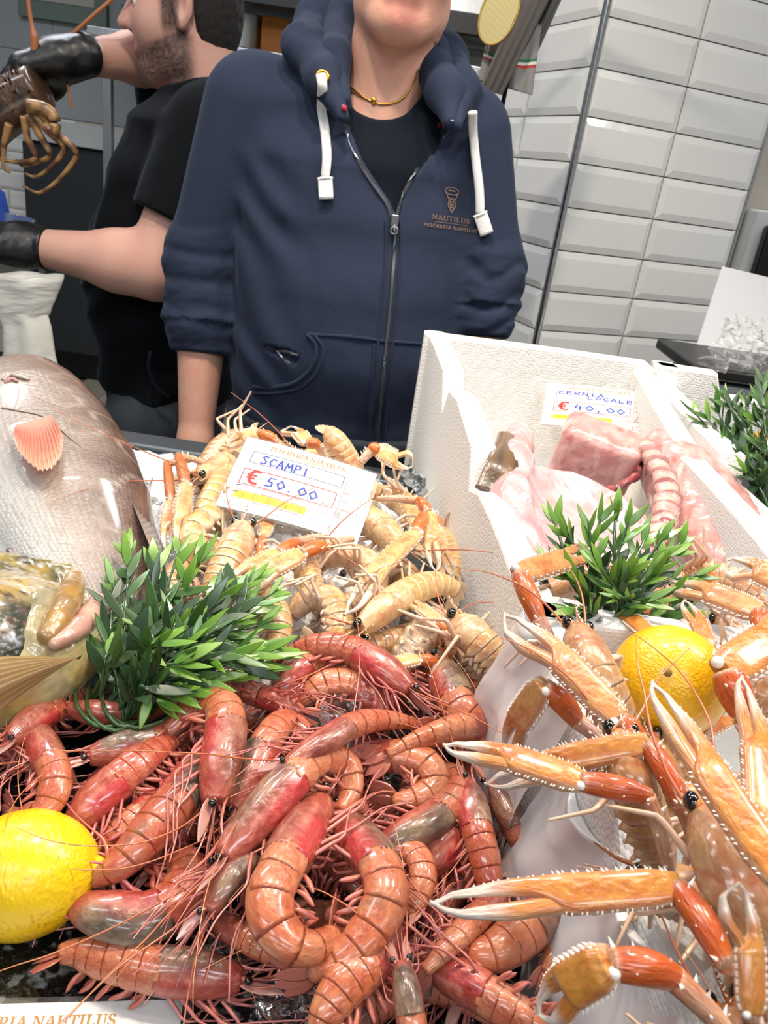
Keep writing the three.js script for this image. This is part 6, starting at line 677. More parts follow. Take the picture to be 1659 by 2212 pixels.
const PRAWNS = [
  { label: 'whole prawn stretched along the black stone at the front, above the bottom card', p: [[522, 2118, 0.02], [430, 2108, 0.021], [330, 2096, 0.021], [235, 2075, 0.02], [150, 2060, 0.018], [80, 2085, 0.014]], w: 104, roll: 35, tone: 0.8, grey: 0.8, red: 0.2 },
  { label: 'prawn with long grey-brown head shell leaning down to the lemon tip', p: [[445, 1628, 0.046], [392, 1712, 0.05], [325, 1795, 0.049], [258, 1868, 0.043], [214, 1898, 0.034], [200, 1935, 0.02]], w: 106, roll: -55, tone: 0.2, grey: 1, red: 0.6 },
  { label: 'dark-spotted curled prawn just above the stretched front prawn', p: [[165, 1955, 0.03], [235, 1975, 0.032], [305, 1985, 0.032], [364, 1960, 0.032], [402, 1905, 0.031], [385, 1860, 0.027], [330, 1848, 0.022], [285, 1868, 0.016]], w: 120, roll: 85, tone: 0.15, grey: 1, red: 0.4 },
  { label: 'bright orange-red prawn hanging head down below the sprig, tail to the left', p: [[460, 1735, 0.06], [472, 1660, 0.066], [484, 1585, 0.07], [478, 1532, 0.069], [430, 1525, 0.062], [372, 1572, 0.052], [322, 1624, 0.046]], w: 100, roll: 70, tone: 0.75, grey: 0.5, red: 0.9 },
  { label: 'bent prawn with olive head shell right of the bright orange-red one', p: [[505, 1752, 0.045], [545, 1680, 0.051], [582, 1600, 0.056], [616, 1566, 0.056], [650, 1588, 0.051], [652, 1640, 0.046], [622, 1682, 0.036]], w: 82, roll: -75, tone: 0.7, grey: 1, red: 0.5 },
  { label: 'large red prawn in the middle, head to the lower left, its pale tail folded under', p: [[482, 1852, 0.062], [552, 1778, 0.067], [622, 1698, 0.072], [690, 1642, 0.071], [742, 1658, 0.062], [755, 1712, 0.056], [728, 1762, 0.054], [690, 1800, 0.05]], w: 98, roll: -55, tone: 0.9, grey: 0.7, red: 1 },
  { label: 'prawn lying across the middle with its head pointing left, red gill cover up', p: [[620, 1652, 0.078], [690, 1608, 0.08], [765, 1565, 0.079], [825, 1555, 0.073], [885, 1562, 0.066], [930, 1590, 0.055]], w: 70, roll: 60, tone: 0.5, grey: 0.4, red: 1 },
  { label: 'pale orange prawn tail laid straight across the heap in the centre right', p: [[1080, 1640, 0.03], [1060, 1590, 0.05], [1000, 1572, 0.064], [925, 1592, 0.066], [850, 1625, 0.062], [790, 1650, 0.056]], w: 66, roll: -20, tone: 1, grey: 0.1, feelers: 0 },
  { label: 'grey-backed prawn standing head up next to the foam box', p: [[945, 1432, 0.066], [970, 1490, 0.064], [1000, 1545, 0.062], [1045, 1580, 0.057], [1080, 1620, 0.047], [1096, 1662, 0.032]], w: 88, roll: -45, tone: 0.6, grey: 1, red: 0.3 },
  { label: 'light pink curled tail opening to the left in the right middle of the heap', p: [[705, 1690, 0.03], [775, 1648, 0.046], [850, 1634, 0.056], [920, 1654, 0.057], [936, 1698, 0.053], [882, 1726, 0.05], [805, 1722, 0.044]], w: 78, roll: -80, tone: 1, grey: 0, red: 0.2, feelers: 0 },
  { label: 'large prawn curled into a hook, left one of the central pair', p: [[698, 1728, 0.06], [655, 1802, 0.066], [612, 1880, 0.07], [586, 1950, 0.07], [604, 2012, 0.066], [655, 2045, 0.061], [708, 2026, 0.056], [732, 1975, 0.05]], w: 106, roll: 75, tone: 0.9, grey: 0.35, red: 1 },
  { label: 'large prawn bent to a bow, right one of the central pair', p: [[728, 1762, 0.05], [772, 1815, 0.06], [814, 1872, 0.066], [830, 1940, 0.066], [802, 2002, 0.061], [748, 2062, 0.056], [690, 2092, 0.051], [602, 2102, 0.045]], w: 100, roll: -75, tone: 0.9, grey: 0.9, red: 0.9 },
  { label: 'small orange curled tail peeping out right of the central pair', p: [[795, 1832, 0.03], [852, 1842, 0.045], [896, 1852, 0.05], [910, 1900, 0.05], [890, 1960, 0.045], [850, 2000, 0.03]], w: 68, roll: -80, tone: 0.9, grey: 0.2, red: 0.3, feelers: 0 },
  { label: 'prawn with shining grey-green head shell right of the central pair', p: [[815, 1832, 0.045], [880, 1800, 0.051], [950, 1758, 0.051], [988, 1708, 0.051], [962, 1668, 0.046], [905, 1650, 0.038]], w: 90, roll: 65, tone: 0.5, grey: 1, red: 0.1 },
  { label: 'deep red head shell showing between the grey-green prawn and the long claw', p: [[900, 1902, 0.034], [940, 1850, 0.04], [990, 1810, 0.04], [1030, 1772, 0.036], [1040, 1730, 0.028]], w: 88, roll: -50, tone: 0.1, grey: 0.1, red: 1 },
  { label: 'prawn standing on its tail with head up and legs bundled, right of centre', p: [[1008, 1695, 0.056], [1026, 1780, 0.056], [1046, 1862, 0.05], [1058, 1940, 0.04], [1045, 2010, 0.03]], w: 74, roll: -55, tone: 0.3, grey: 0.8, red: 0.7 },
  { label: 'dark red prawn lying along the side of the scampi box', p: [[1065, 1690, 0.05], [1105, 1770, 0.046], [1150, 1855, 0.04], [1185, 1945, 0.03], [1200, 2010, 0.022]], w: 72, roll: 25, tone: 0.1, grey: 0.7, red: 0.8 },
  { label: 'stout pink prawn with red gill cover under the long orange claw', p: [[1215, 1925, 0.046], [1140, 2005, 0.05], [1050, 2062, 0.047], [995, 2050, 0.042], [960, 2010, 0.034]], w: 112, roll: -40, tone: 1, grey: 0.6, red: 1 },
  { label: 'orange prawn tail slanting down to the left under the claw tip', p: [[1085, 1918, 0.036], [1032, 1980, 0.051], [972, 2040, 0.055], [920, 2095, 0.05], [885, 2130, 0.042]], w: 64, roll: -60, tone: 0.8, grey: 0, red: 0.4, feelers: 0 },
  { label: 'prawn with smooth orange bend at the bottom edge in the centre', p: [[858, 2010, 0.046], [800, 2080, 0.051], [732, 2150, 0.051], [695, 2215, 0.046], [700, 2275, 0.034]], w: 106, roll: 55, tone: 0.9, grey: 0.5, red: 0.5 },
  { label: 'grey-headed prawn pointing up at the bottom edge, feelers spread', p: [[868, 2085, 0.062], [880, 2150, 0.062], [892, 2230, 0.056], [902, 2300, 0.042], [910, 2360, 0.03]], w: 78, roll: 10, tone: 0.4, grey: 1, red: 0.3 },
  { label: 'prawn lying on its back at the bottom right, swimming legs upward', p: [[915, 2075, 0.04], [1015, 2125, 0.046], [1115, 2188, 0.046], [1195, 2248, 0.04], [1250, 2300, 0.03]], w: 92, roll: 150, tone: 0.8, grey: 0.1, red: 0.6 },
  { label: 'slim prawn tail hanging down beside the foam box at the bottom right', p: [[1245, 1930, 0.02], [1212, 1990, 0.04], [1190, 2060, 0.046], [1155, 2140, 0.04]], w: 48, roll: -60, tone: 1, grey: 0, feelers: 0 },
  { label: 'brown-headed prawn pointing left between the sprig and the lemon', p: [[192, 1635, 0.05], [262, 1620, 0.05], [340, 1600, 0.046], [402, 1580, 0.036], [450, 1570, 0.025]], w: 78, roll: -25, tone: 0.2, grey: 1, red: 0.2 },
  { label: 'curled brown-orange prawn tail above the lemon at the left edge', p: [[62, 1560, 0.05], [92, 1622, 0.051], [118, 1690, 0.051], [96, 1748, 0.046], [42, 1762, 0.04], [10, 1740, 0.034]], w: 74, roll: -75, tone: 0.4, grey: 0.3, red: 0.4, feelers: 0 },
  { label: 'prawn head with thick pink feelers at the left edge below the striped fin', p: [[20, 1600, 0.058], [95, 1545, 0.052], [165, 1512, 0.045], [230, 1500, 0.03]], w: 70, roll: -35, tone: 0.5, grey: 0.2, red: 0.9 },
  { label: 'crimson prawn head under the lower left end of the sprig', p: [[150, 1532, 0.05], [235, 1542, 0.05], [325, 1530, 0.04], [400, 1510, 0.028]], w: 74, roll: 45, tone: 0.1, grey: 0.1, red: 1 },
  { label: 'smooth crimson prawn running up from the lemon to the sprig', p: [[150, 1795, 0.034], [220, 1722, 0.045], [290, 1662, 0.05], [350, 1615, 0.05], [402, 1598, 0.044]], w: 92, roll: -65, tone: 0, grey: 0, red: 1 },
  { label: 'pink prawn tail between the lemon and the long grey-brown head shell', p: [[345, 1712, 0.036], [290, 1765, 0.04], [238, 1812, 0.035], [190, 1862, 0.025]], w: 60, roll: -80, tone: 0.7, grey: 0, feelers: 0 },
  { label: 'red prawn head pointing down between the dark-spotted prawn and the hook-shaped one', p: [[448, 1968, 0.05], [490, 1902, 0.056], [542, 1850, 0.05], [590, 1812, 0.04], [620, 1790, 0.03]], w: 82, roll: 55, tone: 0.5, grey: 0.9, red: 1 },
  { label: 'prawn tail lying low left of the hook-shaped prawn', p: [[462, 1985, 0.03], [532, 2026, 0.035], [592, 2060, 0.035], [650, 2085, 0.03]], w: 72, roll: 40, tone: 0.8, grey: 0.1, feelers: 0 },
  { label: 'orange curled tail nearest the tip of the large sprig', p: [[598, 1505, 0.05], [640, 1452, 0.06], [690, 1430, 0.06], [732, 1440, 0.051], [752, 1472, 0.04]], w: 72, roll: -75, tone: 0.8, grey: 0.9, red: 0.5, feelers: 0 },
  { label: 'plump orange curled tail with ice chips below it', p: [[818, 1580, 0.04], [808, 1522, 0.056], [762, 1482, 0.061], [702, 1482, 0.061], [656, 1516, 0.052], [632, 1545, 0.04]], w: 78, roll: 70, tone: 0.9, grey: 0.1, red: 0.3, feelers: 0 },
  { label: 'dark magenta prawn at the top of the heap next to the scampi', p: [[885, 1492, 0.072], [822, 1442, 0.077], [752, 1406, 0.077], [682, 1398, 0.071], [622, 1420, 0.061], [588, 1452, 0.05]], w: 76, roll: 65, tone: 0, grey: 0.2, red: 1 },
  { label: 'dark red prawn lying belly up right under the sprig tips', p: [[655, 1542, 0.055], [588, 1512, 0.055], [515, 1490, 0.05], [450, 1482, 0.04]], w: 62, roll: 150, tone: 0, grey: 0.4, red: 0.8 },
  { label: 'small round prawn tail between the grey-backed prawn and the foam box', p: [[978, 1450, 0.03], [1012, 1478, 0.04], [1034, 1520, 0.04], [1022, 1562, 0.03]], w: 52, roll: -75, tone: 0.7, grey: 0.1, feelers: 0 },
];
PRAWNS.forEach(prawn);
for (const [x, y, h, a, l, w] of [[700, 1870, 0.022, 0.6, 260, 84], [420, 1800, 0.018, -0.5, 250, 80], [560, 1930, 0.02, 1.3, 240, 80], [1010, 1920, 0.02, -0.7, 250, 84], [780, 1770, 0.026, 0.3, 240, 76], [880, 1700, 0.022, 1.9, 220, 72], [590, 1620, 0.024, -0.4, 230, 72], [760, 1560, 0.026, 0.7, 220, 66], [500, 1580, 0.022, 2.6, 220, 72], [880, 1500, 0.028, 0.5, 200, 62], [1100, 1820, 0.018, 1.1, 240, 72], [700, 2010, 0.018, 0.1, 250, 90], [960, 2150, 0.016, 0.4, 280, 96], [800, 2200, 0.016, -0.6, 280, 96], [340, 1680, 0.02, -0.6, 240, 76], [80, 1660, 0.018, 0.5, 230, 72], [640, 1440, 0.028, 0.2, 200, 62], [1070, 2060, 0.016, -0.9, 260, 90], [1010, 1640, 0.02, 1.2, 200, 66], [640, 1760, 0.03, -0.9, 240, 80]])
  prawn({ label: 'prawn mostly buried under the others in the red heap', p: [-0.5, -0.2, 0.1, 0.35, 0.5].map((k, i) => [x + Math.cos(a) * k * l - Math.sin(a) * 0.14 * l * (k * k * 4 - 0.5), y + Math.sin(a) * k * l + Math.cos(a) * 0.14 * l * (k * k * 4 - 0.5), h - (i === 4 ? 0.006 : 0)]), w, roll: rr(-90, 90), tone: rr(0, 0.6), grey: rr(0.1, 1), feelers: 0 });
// ---------- scampi ----------
const scampiMat = phys({ vertexColors: true, map: metres(mottleTex, 0.04), roughness: 0.34, clearcoat: 0.7, clearcoatRoughness: 0.14, bumpMap: metres(roughTex, 0.018), bumpScale: 0.0005 });
const spineMat = phys({ color: 0xf6eee2, roughness: 0.35, clearcoat: 0.6 });
const sub = (name, geo, mat, parent, kind) => { const m = new THREE.Mesh(geo, mat); m.name = name; m.castShadow = m.receiveShadow = true; if (kind) m.userData.kind = kind; parent.add(m); return m; };
const cone = (p, d, l, r) => xf(new THREE.ConeGeometry(r, l, 5), p.clone().addScaledVector(d, l * 0.35), new THREE.Quaternion().setFromUnitVectors(V(0, 1, 0), d));
function scampiClaw(t, c, pal) {                                 // c.p: shoulder, elbow, wrist, tip; c.w: palm width in the frame
  const [sh, el, wr, tip] = c.p.map((a) => onTop(...a)), hw = c.w * 0.5 * depthOf(wr) / FOCAL, k0 = rr(0, 90), toCam = camera.position.clone().sub(wr).normalize(), up = V(0, 1, 0).lerp(toCam, 0.5).applyAxisAngle(tip.clone().sub(wr).normalize(), c.turn ?? rr(-0.3, 0.3));
  const axis = tip.clone().sub(wr), L = axis.length(), A = axis.clone().normalize(), U = up.clone().addScaledVector(A, -up.dot(A)).normalize(), S = V().crossVectors(A, U), flip = c.flip ?? 1, open = (c.open ?? 0.18) * hw;
  const line = spaced([wr, wr.clone().lerp(tip, 0.5).addScaledVector(S, L * (c.bow ?? 0.015)).addScaledVector(U, L * 0.02), tip], 50), colour = (u, th, p) => { const n = fbm(p.x * 70 + k0, p.y * 70, p.z * 70, 3), s = Math.abs(Math.sin(th)); let q = mix3(pal.palm, pal.edge, sst(0.72, 0.97, s)); q = mix3(q, pal.hot, clamp(n * 1.6 + 0.15) * pal.k * sst(0.95, 0.5, s)); if (Math.abs(Math.cos(th) - 0.45) < 0.16) q = mix3(q, pal.hot, 0.5 * pal.k * sst(0.02, 0.2, u)); return mix3(q, pal.tip, sst(0.64, 0.84, u)); };
  const half = (u) => (u < 0.12 ? lerp(0.7, 0.95, u / 0.12) : u < 0.5 ? lerp(0.95, 1, (u - 0.12) / 0.38) : 1) * hw, th0 = c.thick ?? 0.55;
  const sq = (x, e) => Math.sign(x) * Math.pow(Math.abs(x), e);
  const fixed = (u, th) => { const f = sst(0.46, 0.62, u), h = half(u), w = lerp(h, 0.44 * hw * (1 - sst(0.6, 1, u) * 0.72), f), off = flip * lerp(0, 0.46 * hw * (1 - 0.55 * sst(0.7, 1, u)), f) - flip * hw * 0.3 * sst(0.92, 1, u), z = lerp(th0 * h, 0.32 * hw * (1 - 0.65 * sst(0.6, 1, u)), f); const ridge = 1 + 0.1 * Math.exp(-(((Math.cos(th) - 0.45) / 0.12) ** 2)); return [sq(Math.cos(th), 0.75) * z * ridge + hw * 0.1 * sst(0.85, 1, u), off + sq(Math.sin(th), 0.7) * w]; };
  const palm = part('claw', sweep(line.slice(0, 50), { m: 20, up: U, col: colour, uvr: 0.012, prof: fixed }), scampiMat, t);
  const dl = line.slice(23), dact = (v, th) => { const u = lerp(0.46, 1, v), w = 0.42 * hw * (1 - 0.72 * sst(0.35, 1, v)) * sst(-0.08, 0.06, v), off = -flip * (0.48 * hw + open * sst(0.05, 0.5, v) * (1 - 0.75 * sst(0.75, 1, v))) * (1 - 0.4 * sst(0.75, 1, v)) + flip * hw * 0.26 * sst(0.9, 1, v); return [sq(Math.cos(th), 0.8) * 0.34 * hw * (1 - 0.65 * sst(0.5, 1, v)) + hw * 0.1 * sst(0.8, 1, v), off + sq(Math.sin(th), 0.8) * w]; };
  sub('movable_finger', sweep(dl, { m: 16, up: U, col: (v, th, p) => colour(lerp(0.46, 1, v), th, p), prof: dact }), scampiMat, palm);
  const g = [], at = (u, th) => { const i = Math.min(48, Math.round(u * 49)), [a, b] = fixed(u, th); return line[i].clone().addScaledVector(U, a).addScaledVector(S, b); };
  if (c.spines !== 0) { for (let i = 0; i < 17; i++) { const u = 0.04 + i * 0.03; for (const th of [1.35, -1.35]) g.push(cone(at(u, th), S.clone().multiplyScalar(Math.sign(th)).addScaledVector(A, 0.35).addScaledVector(U, 0.35).normalize(), hw * rr(0.16, 0.26), hw * 0.075)); if (i % 2) g.push(cone(at(u, 1.0), U.clone().addScaledVector(S, 0.6).normalize(), hw * 0.16, hw * 0.09)); } for (let i = 0; i < 9; i++) g.push(ball(at(0.55 + i * 0.035, flip * 1.4), hw * 0.06)); sub('spines', join(g), spineMat, palm, 'stuff'); }
  // wrist piece and arm
  const cd = wr.clone().sub(el), cl = cd.length(), joint = hw * 0.62, cCol = (u, th, p) => { const n = fbm(p.x * 60, p.y * 60, p.z * 60 + k0, 3); return mix3(mix3(pal.wrist, pal.hot, clamp(0.3 + n * 1.4)), pal.edge, Math.max(sst(0.88, 0.99, u), sst(0.08, 0.0, u)) * 0.8); };
  const spiny = (a, b, r0, r1, owner, cnt) => { const gs = [], d = b.clone().sub(a), D = d.clone().normalize(), u2 = V(0, 1, 0).addScaledVector(D, -D.y).normalize(), s2 = V().crossVectors(D, u2); for (let i = 0; i < cnt; i++) { const u = (i + 0.6) / cnt, an = (i % 3 - 1) * 1.0 + rr(-0.25, 0.25), o = u2.clone().multiplyScalar(Math.cos(an)).addScaledVector(s2, Math.sin(an)); gs.push(cone(a.clone().addScaledVector(d, u).addScaledVector(o, lerp(r0, r1, u) * 0.95), o.clone().addScaledVector(D, 0.5).normalize(), hw * rr(0.34, 0.55), hw * 0.12)); } sub('spines', join(gs), spineMat, owner, 'stuff'); };
  const carpus = part('claw_wrist', tube([el, el.clone().lerp(wr, 0.5).add(V(0, hw * 0.15, 0)), wr.clone().addScaledVector(A, hw * 0.15)], (u) => joint * (0.66 + 0.52 * Math.sin(0.25 + u * 2.4)), 14, 16, V(0, 1, 0.1), { col: cCol }), scampiMat, t); if (cl > hw) spiny(el, wr, joint * 0.9, joint, carpus, 9);
  part('joint_knob', ball(wr.clone().addScaledVector(U, hw * 0.2).addScaledVector(S, -flip * hw * 0.4), hw * 0.27), spineMat, t);
  const arm = part('claw_arm', tube([sh, sh.clone().lerp(el, 0.5).add(V(0, hw * 0.1, 0)), el.clone().addScaledVector(cd, 0.06)], (u) => joint * (0.6 + 0.3 * u), 12, 14, V(0, 1, 0.1), { col: (u, th, p) => mix3(mix3(pal.arm, pal.edge, clamp(0.3 + fbm(p.x * 60, p.y * 60, p.z * 60, 3) * 1.4)), pal.hot, 0.5 * pal.k * sst(0.5, 0.95, u)) }), scampiMat, t); spiny(sh, el, joint * 0.7, joint * 0.9, arm, 7);
}
const PALES = [{ palm: [0.7, 0.42, 0.19], edge: [0.76, 0.56, 0.38], hot: [0.66, 0.24, 0.06], tip: [0.84, 0.76, 0.66], wrist: [0.62, 0.2, 0.06], arm: [0.7, 0.43, 0.27], k: 0.6, body: [0.7, 0.38, 0.14], band: [0.76, 0.57, 0.36], shell: [0.7, 0.46, 0.26] }, { palm: [0.72, 0.48, 0.2], edge: [0.76, 0.6, 0.42], hot: [0.68, 0.22, 0.035], tip: [0.84, 0.76, 0.66], wrist: [0.62, 0.14, 0.02], arm: [0.7, 0.44, 0.3], k: 0.75, body: [0.72, 0.43, 0.13], band: [0.77, 0.6, 0.36], shell: [0.7, 0.48, 0.24] }];
const BOLD = [{ palm: [0.6, 0.25, 0.04], edge: [0.7, 0.48, 0.3], hot: [0.56, 0.115, 0.012], tip: [0.84, 0.76, 0.66], wrist: [0.56, 0.085, 0.008], arm: [0.62, 0.32, 0.19], k: 0.8, body: [0.5, 0.24, 0.08], band: [0.58, 0.37, 0.22], shell: [0.48, 0.25, 0.1] }, { palm: [0.62, 0.31, 0.11], edge: [0.7, 0.5, 0.38], hot: [0.57, 0.14, 0.025], tip: [0.84, 0.76, 0.66], wrist: [0.57, 0.11, 0.014], arm: [0.64, 0.38, 0.28], k: 0.6, body: [0.5, 0.26, 0.1], band: [0.58, 0.37, 0.24], shell: [0.5, 0.28, 0.12] }];
function scampo(o) {
  const pts = o.p.map((a) => onTop(...a)), F = framesOf(pts, o.roll ?? 0, 81), pal = o.pal, t = thing('scampi', o.label, 'scampi', pts[Math.floor(pts.length / 2)].clone().setY(TOP), o.group);
  const R = o.w * 0.5 * depthOf(pts[1]) / FOCAL, k0 = rr(0, 60), seg = [0.42, 0.5, 0.58, 0.66, 0.74, 0.81, 0.88];
  const hgt = curveAt([[0, 0.5], [0.08, 0.72], [0.2, 0.9], [0.32, 0.96], [0.42, 0.92], [0.6, 0.86], [0.75, 0.76], [0.88, 0.56], [1, 0.4]]), wid = curveAt([[0, 0.5], [0.1, 0.75], [0.25, 0.95], [0.42, 0.94], [0.6, 0.9], [0.75, 0.78], [0.88, 0.56], [1, 0.4]]);
  const slice = (u0, u1, n) => { const out = []; for (let i = 0; i <= n; i++) { const f = lerp(u0, u1, i / n) * 80, a = Math.floor(Math.min(79, f)); out.push(F[a].p.clone().lerp(F[a + 1].p, f - a)); } return out; }, upFn = (u0, u1) => (u) => F.near(lerp(u0, u1, u)).D;
  part('carapace', sweep(slice(0, 0.43, 26), { m: 26, up: upFn(0, 0.43), uvr: 0.012, col: (u, th, p) => { const c = Math.cos(th), n = fbm(p.x * 55 + k0, p.y * 55, p.z * 55, 4); let q = mix3(pal.shell, pal.band, clamp(0.35 + n * 1.5)); q = mix3(q, pal.hot, 0.55 * pal.k * sst(0.75, 1, c) * sst(0.6, 0.2, u) + 0.25 * clamp(n * 2) * pal.k); if (Math.abs(u - 0.56 - 0.08 * c) < 0.02) q = mix3(q, mix3(pal.hot, [0.3, 0.12, 0.04], 0.4), 0.6); return c < -0.6 ? mix3(q, pal.edge, 0.6) : q; }, prof: (u, th) => { const s = u * 0.43, g = 1 - 0.07 * Math.exp(-(((u - 0.56 - 0.08 * Math.cos(th)) / 0.025) ** 2)), c = Math.cos(th), sn = Math.sin(th); return [(c > 0 ? c * (1 + 0.08 * Math.exp(-((th / 0.16) ** 2)) * (u < 0.5 ? 1 : 0.2)) : 0.85 * c) * hgt(s) * R * g, Math.sign(sn) * Math.pow(Math.abs(sn), 0.9) * wid(s) * R * g]; } }), scampiMat, t);
  for (let i = 0; i < 6; i++) { const u0 = seg[i] - 0.012, u1 = seg[i + 1] + 0.01; part('tail_segment', sweep(slice(u0, u1, 8), { m: 26, up: upFn(u0, u1), uvr: 0.012, col: (u, th, p) => { const n = fbm(p.x * 55 + k0, p.y * 55, p.z * 55, 3), c = Math.cos(th); let q = mix3(pal.body, pal.shell, clamp(0.3 + n * 1.3)); q = mix3(q, pal.band, 0.85 * sst(0.6, 0.78, u)); return mix3(q, pal.edge, sst(-0.25, -0.6, c) * 0.9); }, prof: (u, th) => { const s = lerp(u0, u1, u), lap = 0.96 + 0.07 * sst(0, 0.3, u), c = Math.cos(th), sn = Math.sin(th), lobe = 0.34 * R * Math.pow(Math.sin(Math.PI * clamp(u, 0.02, 0.98)), 1.4) * sst(-0.3, -0.62, c) * sst(-1, -0.85, c) * (i < 5 ? 1 : 0.2); return [(c > 0 ? c : c * 0.62) * hgt(s) * R * lap - lobe, Math.sign(sn) * Math.pow(Math.abs(sn), 0.85) * wid(s) * R * lap]; } }), scampiMat, t); }
  const X = F[80], e = F[70]; for (const [a, w] of [[0, 0.36], [0.34, 0.4], [-0.34, 0.4], [0.66, 0.38], [-0.66, 0.38]]) part('tail_blade', blade(e.p.clone().addScaledVector(e.S, a * R * 0.5), X.T.clone().multiplyScalar(Math.cos(a)).addScaledVector(X.S, Math.sin(a)), X.D, F.L * 0.15, R * w, R * 0.07, { n: 7, m: 10, shape: (u) => Math.pow(Math.sin(Math.PI * clamp(0.12 + u * 0.8, 0, 0.94)), 0.6), col: (u) => mix3(pal.shell, pal.edge, u) }), finShell, t);
  const h = F[0], fwd = h.T.clone().negate(), at = (a, b, c) => h.p.clone().addScaledVector(fwd, a * R).addScaledVector(h.D, b * R).addScaledVector(h.S, c * R);
  const ros = spaced([F[14].p.clone().addScaledVector(F[14].D, 0.72 * R), at(-0.1, 0.55, 0), at(0.7, 0.55, 0), at(1.55, 0.8, 0)], 24), rost = part('rostrum', sweep(ros, { m: 8, up: h.D, col: (u) => mix3(pal.hot, pal.palm, u * 0.7), prof: oval((u) => R * (0.13 - 0.1 * u), (u) => R * (0.13 - 0.11 * u)) }), scampiMat, t); { const gs = []; for (let i = 0; i < 8; i++) { const p = ros[7 + i * 2], s = i % 2 ? 1 : -1; gs.push(cone(p.clone().addScaledVector(h.D, R * 0.06), h.D.clone().addScaledVector(h.S, s * 0.8).addScaledVector(fwd, 0.8).normalize(), R * 0.2, R * 0.045)); } sub('spines', join(gs), spineMat, rost, 'stuff'); }
  for (const s of [-1, 1]) { const ey = part('eye', ball(at(0.16, 0.3, s * 0.5), R * 0.3, [0.8, 0.95, 1.15], new THREE.Quaternion().setFromUnitVectors(V(0, 1, 0), h.D)), eyeMat, t); sub('eye_stalk', ball(at(0.0, 0.34, s * 0.4), R * 0.19), phys({ color: new THREE.Color().setRGB(...mix3(pal.hot, pal.palm, 0.4)), roughness: 0.3, clearcoat: 0.8 }), ey);
    part('antenna_scale', blade(at(0, 0.0, s * 0.42), fwd.clone().addScaledVector(h.S, s * 0.3), h.D, R * 1.05, R * 0.22, R * 0.05, { n: 6, m: 8, col: (u) => mix3(pal.shell, pal.edge, u) }), finShell, t); part('antennule', tube([at(0.1, 0.08, s * 0.18), at(0.9, 0.1, s * 0.28), at(1.9, 0.0, s * 0.5)].map((p) => floorAt(p)), (u) => R * (0.07 - 0.055 * u), 5, 10, h.D, { col: () => pal.arm }), limbMat, t); if (o.feelers !== 0) feeler(at(0.2, -0.05, s * 0.42), fwd.clone().addScaledVector(h.S, s * rr(0.2, 0.8)).add(V(0, 0.35, 0)), F.L * rr(0.7, 1.1), 2.0, t, limbMat, 0.0008, (u) => mix3([0.52, 0.12, 0.05], [0.6, 0.2, 0.08], u)); }
  for (let i = 0; i < 4; i++) for (const s of [-1, 1]) { const f = F.near(0.16 + i * 0.065), l = R * 3 * rr(0.85, 1.15), b = f.p.clone().addScaledVector(f.D, -0.6 * R).addScaledVector(f.S, s * 0.5 * R), k1 = b.clone().addScaledVector(f.S.clone().multiplyScalar(s * rr(0.5, 0.9)).addScaledVector(f.D, rr(-0.2, 0.35)).addScaledVector(f.T, rr(-0.5, 0.2)).normalize(), l * 0.5), k2 = k1.clone().addScaledVector(f.S.clone().multiplyScalar(s * rr(-0.1, 0.5)).addScaledVector(f.D, rr(-0.9, -0.2)).addScaledVector(f.T, rr(-0.9, 0.2)).normalize(), l * 0.5); part('leg', tube([b, k1, k1.clone().lerp(k2, 0.1), k2].map((p) => floorAt(p)), (u) => R * (0.15 - 0.09 * u), 6, 14, f.D, { col: (u) => mix3(mix3(pal.edge, [0.72, 0.44, 0.36], 0.45), pal.edge, u) }), limbMat, t); }
  for (let i = 0; i < 4; i++) for (const s of [-1, 1]) { const f = F.near((seg[i] + seg[i + 1]) / 2), b = f.p.clone().addScaledVector(f.D, -hgt(0.6) * R * 0.55).addScaledVector(f.S, s * 0.4 * R), p2 = b.clone().addScaledVector(f.D, -R * 0.5).addScaledVector(f.T, R * rr(0.1, 0.5)); part('swimmeret', tube([b, b.clone().lerp(p2, 0.5), p2].map((p) => floorAt(p)), (u) => R * (0.06 + 0.07 * Math.sin(u * 3)), 6, 7, f.T, { col: () => pal.edge }), limbMat, t); }
  for (const c of o.claws ?? []) scampiClaw(t, c, pal);
}
const inBox = 'large scampi in the front foam box', onIce = 'pile of pale scampi on the ice';
const cl = (w, p, more = {}) => ({ w, p, ...more });
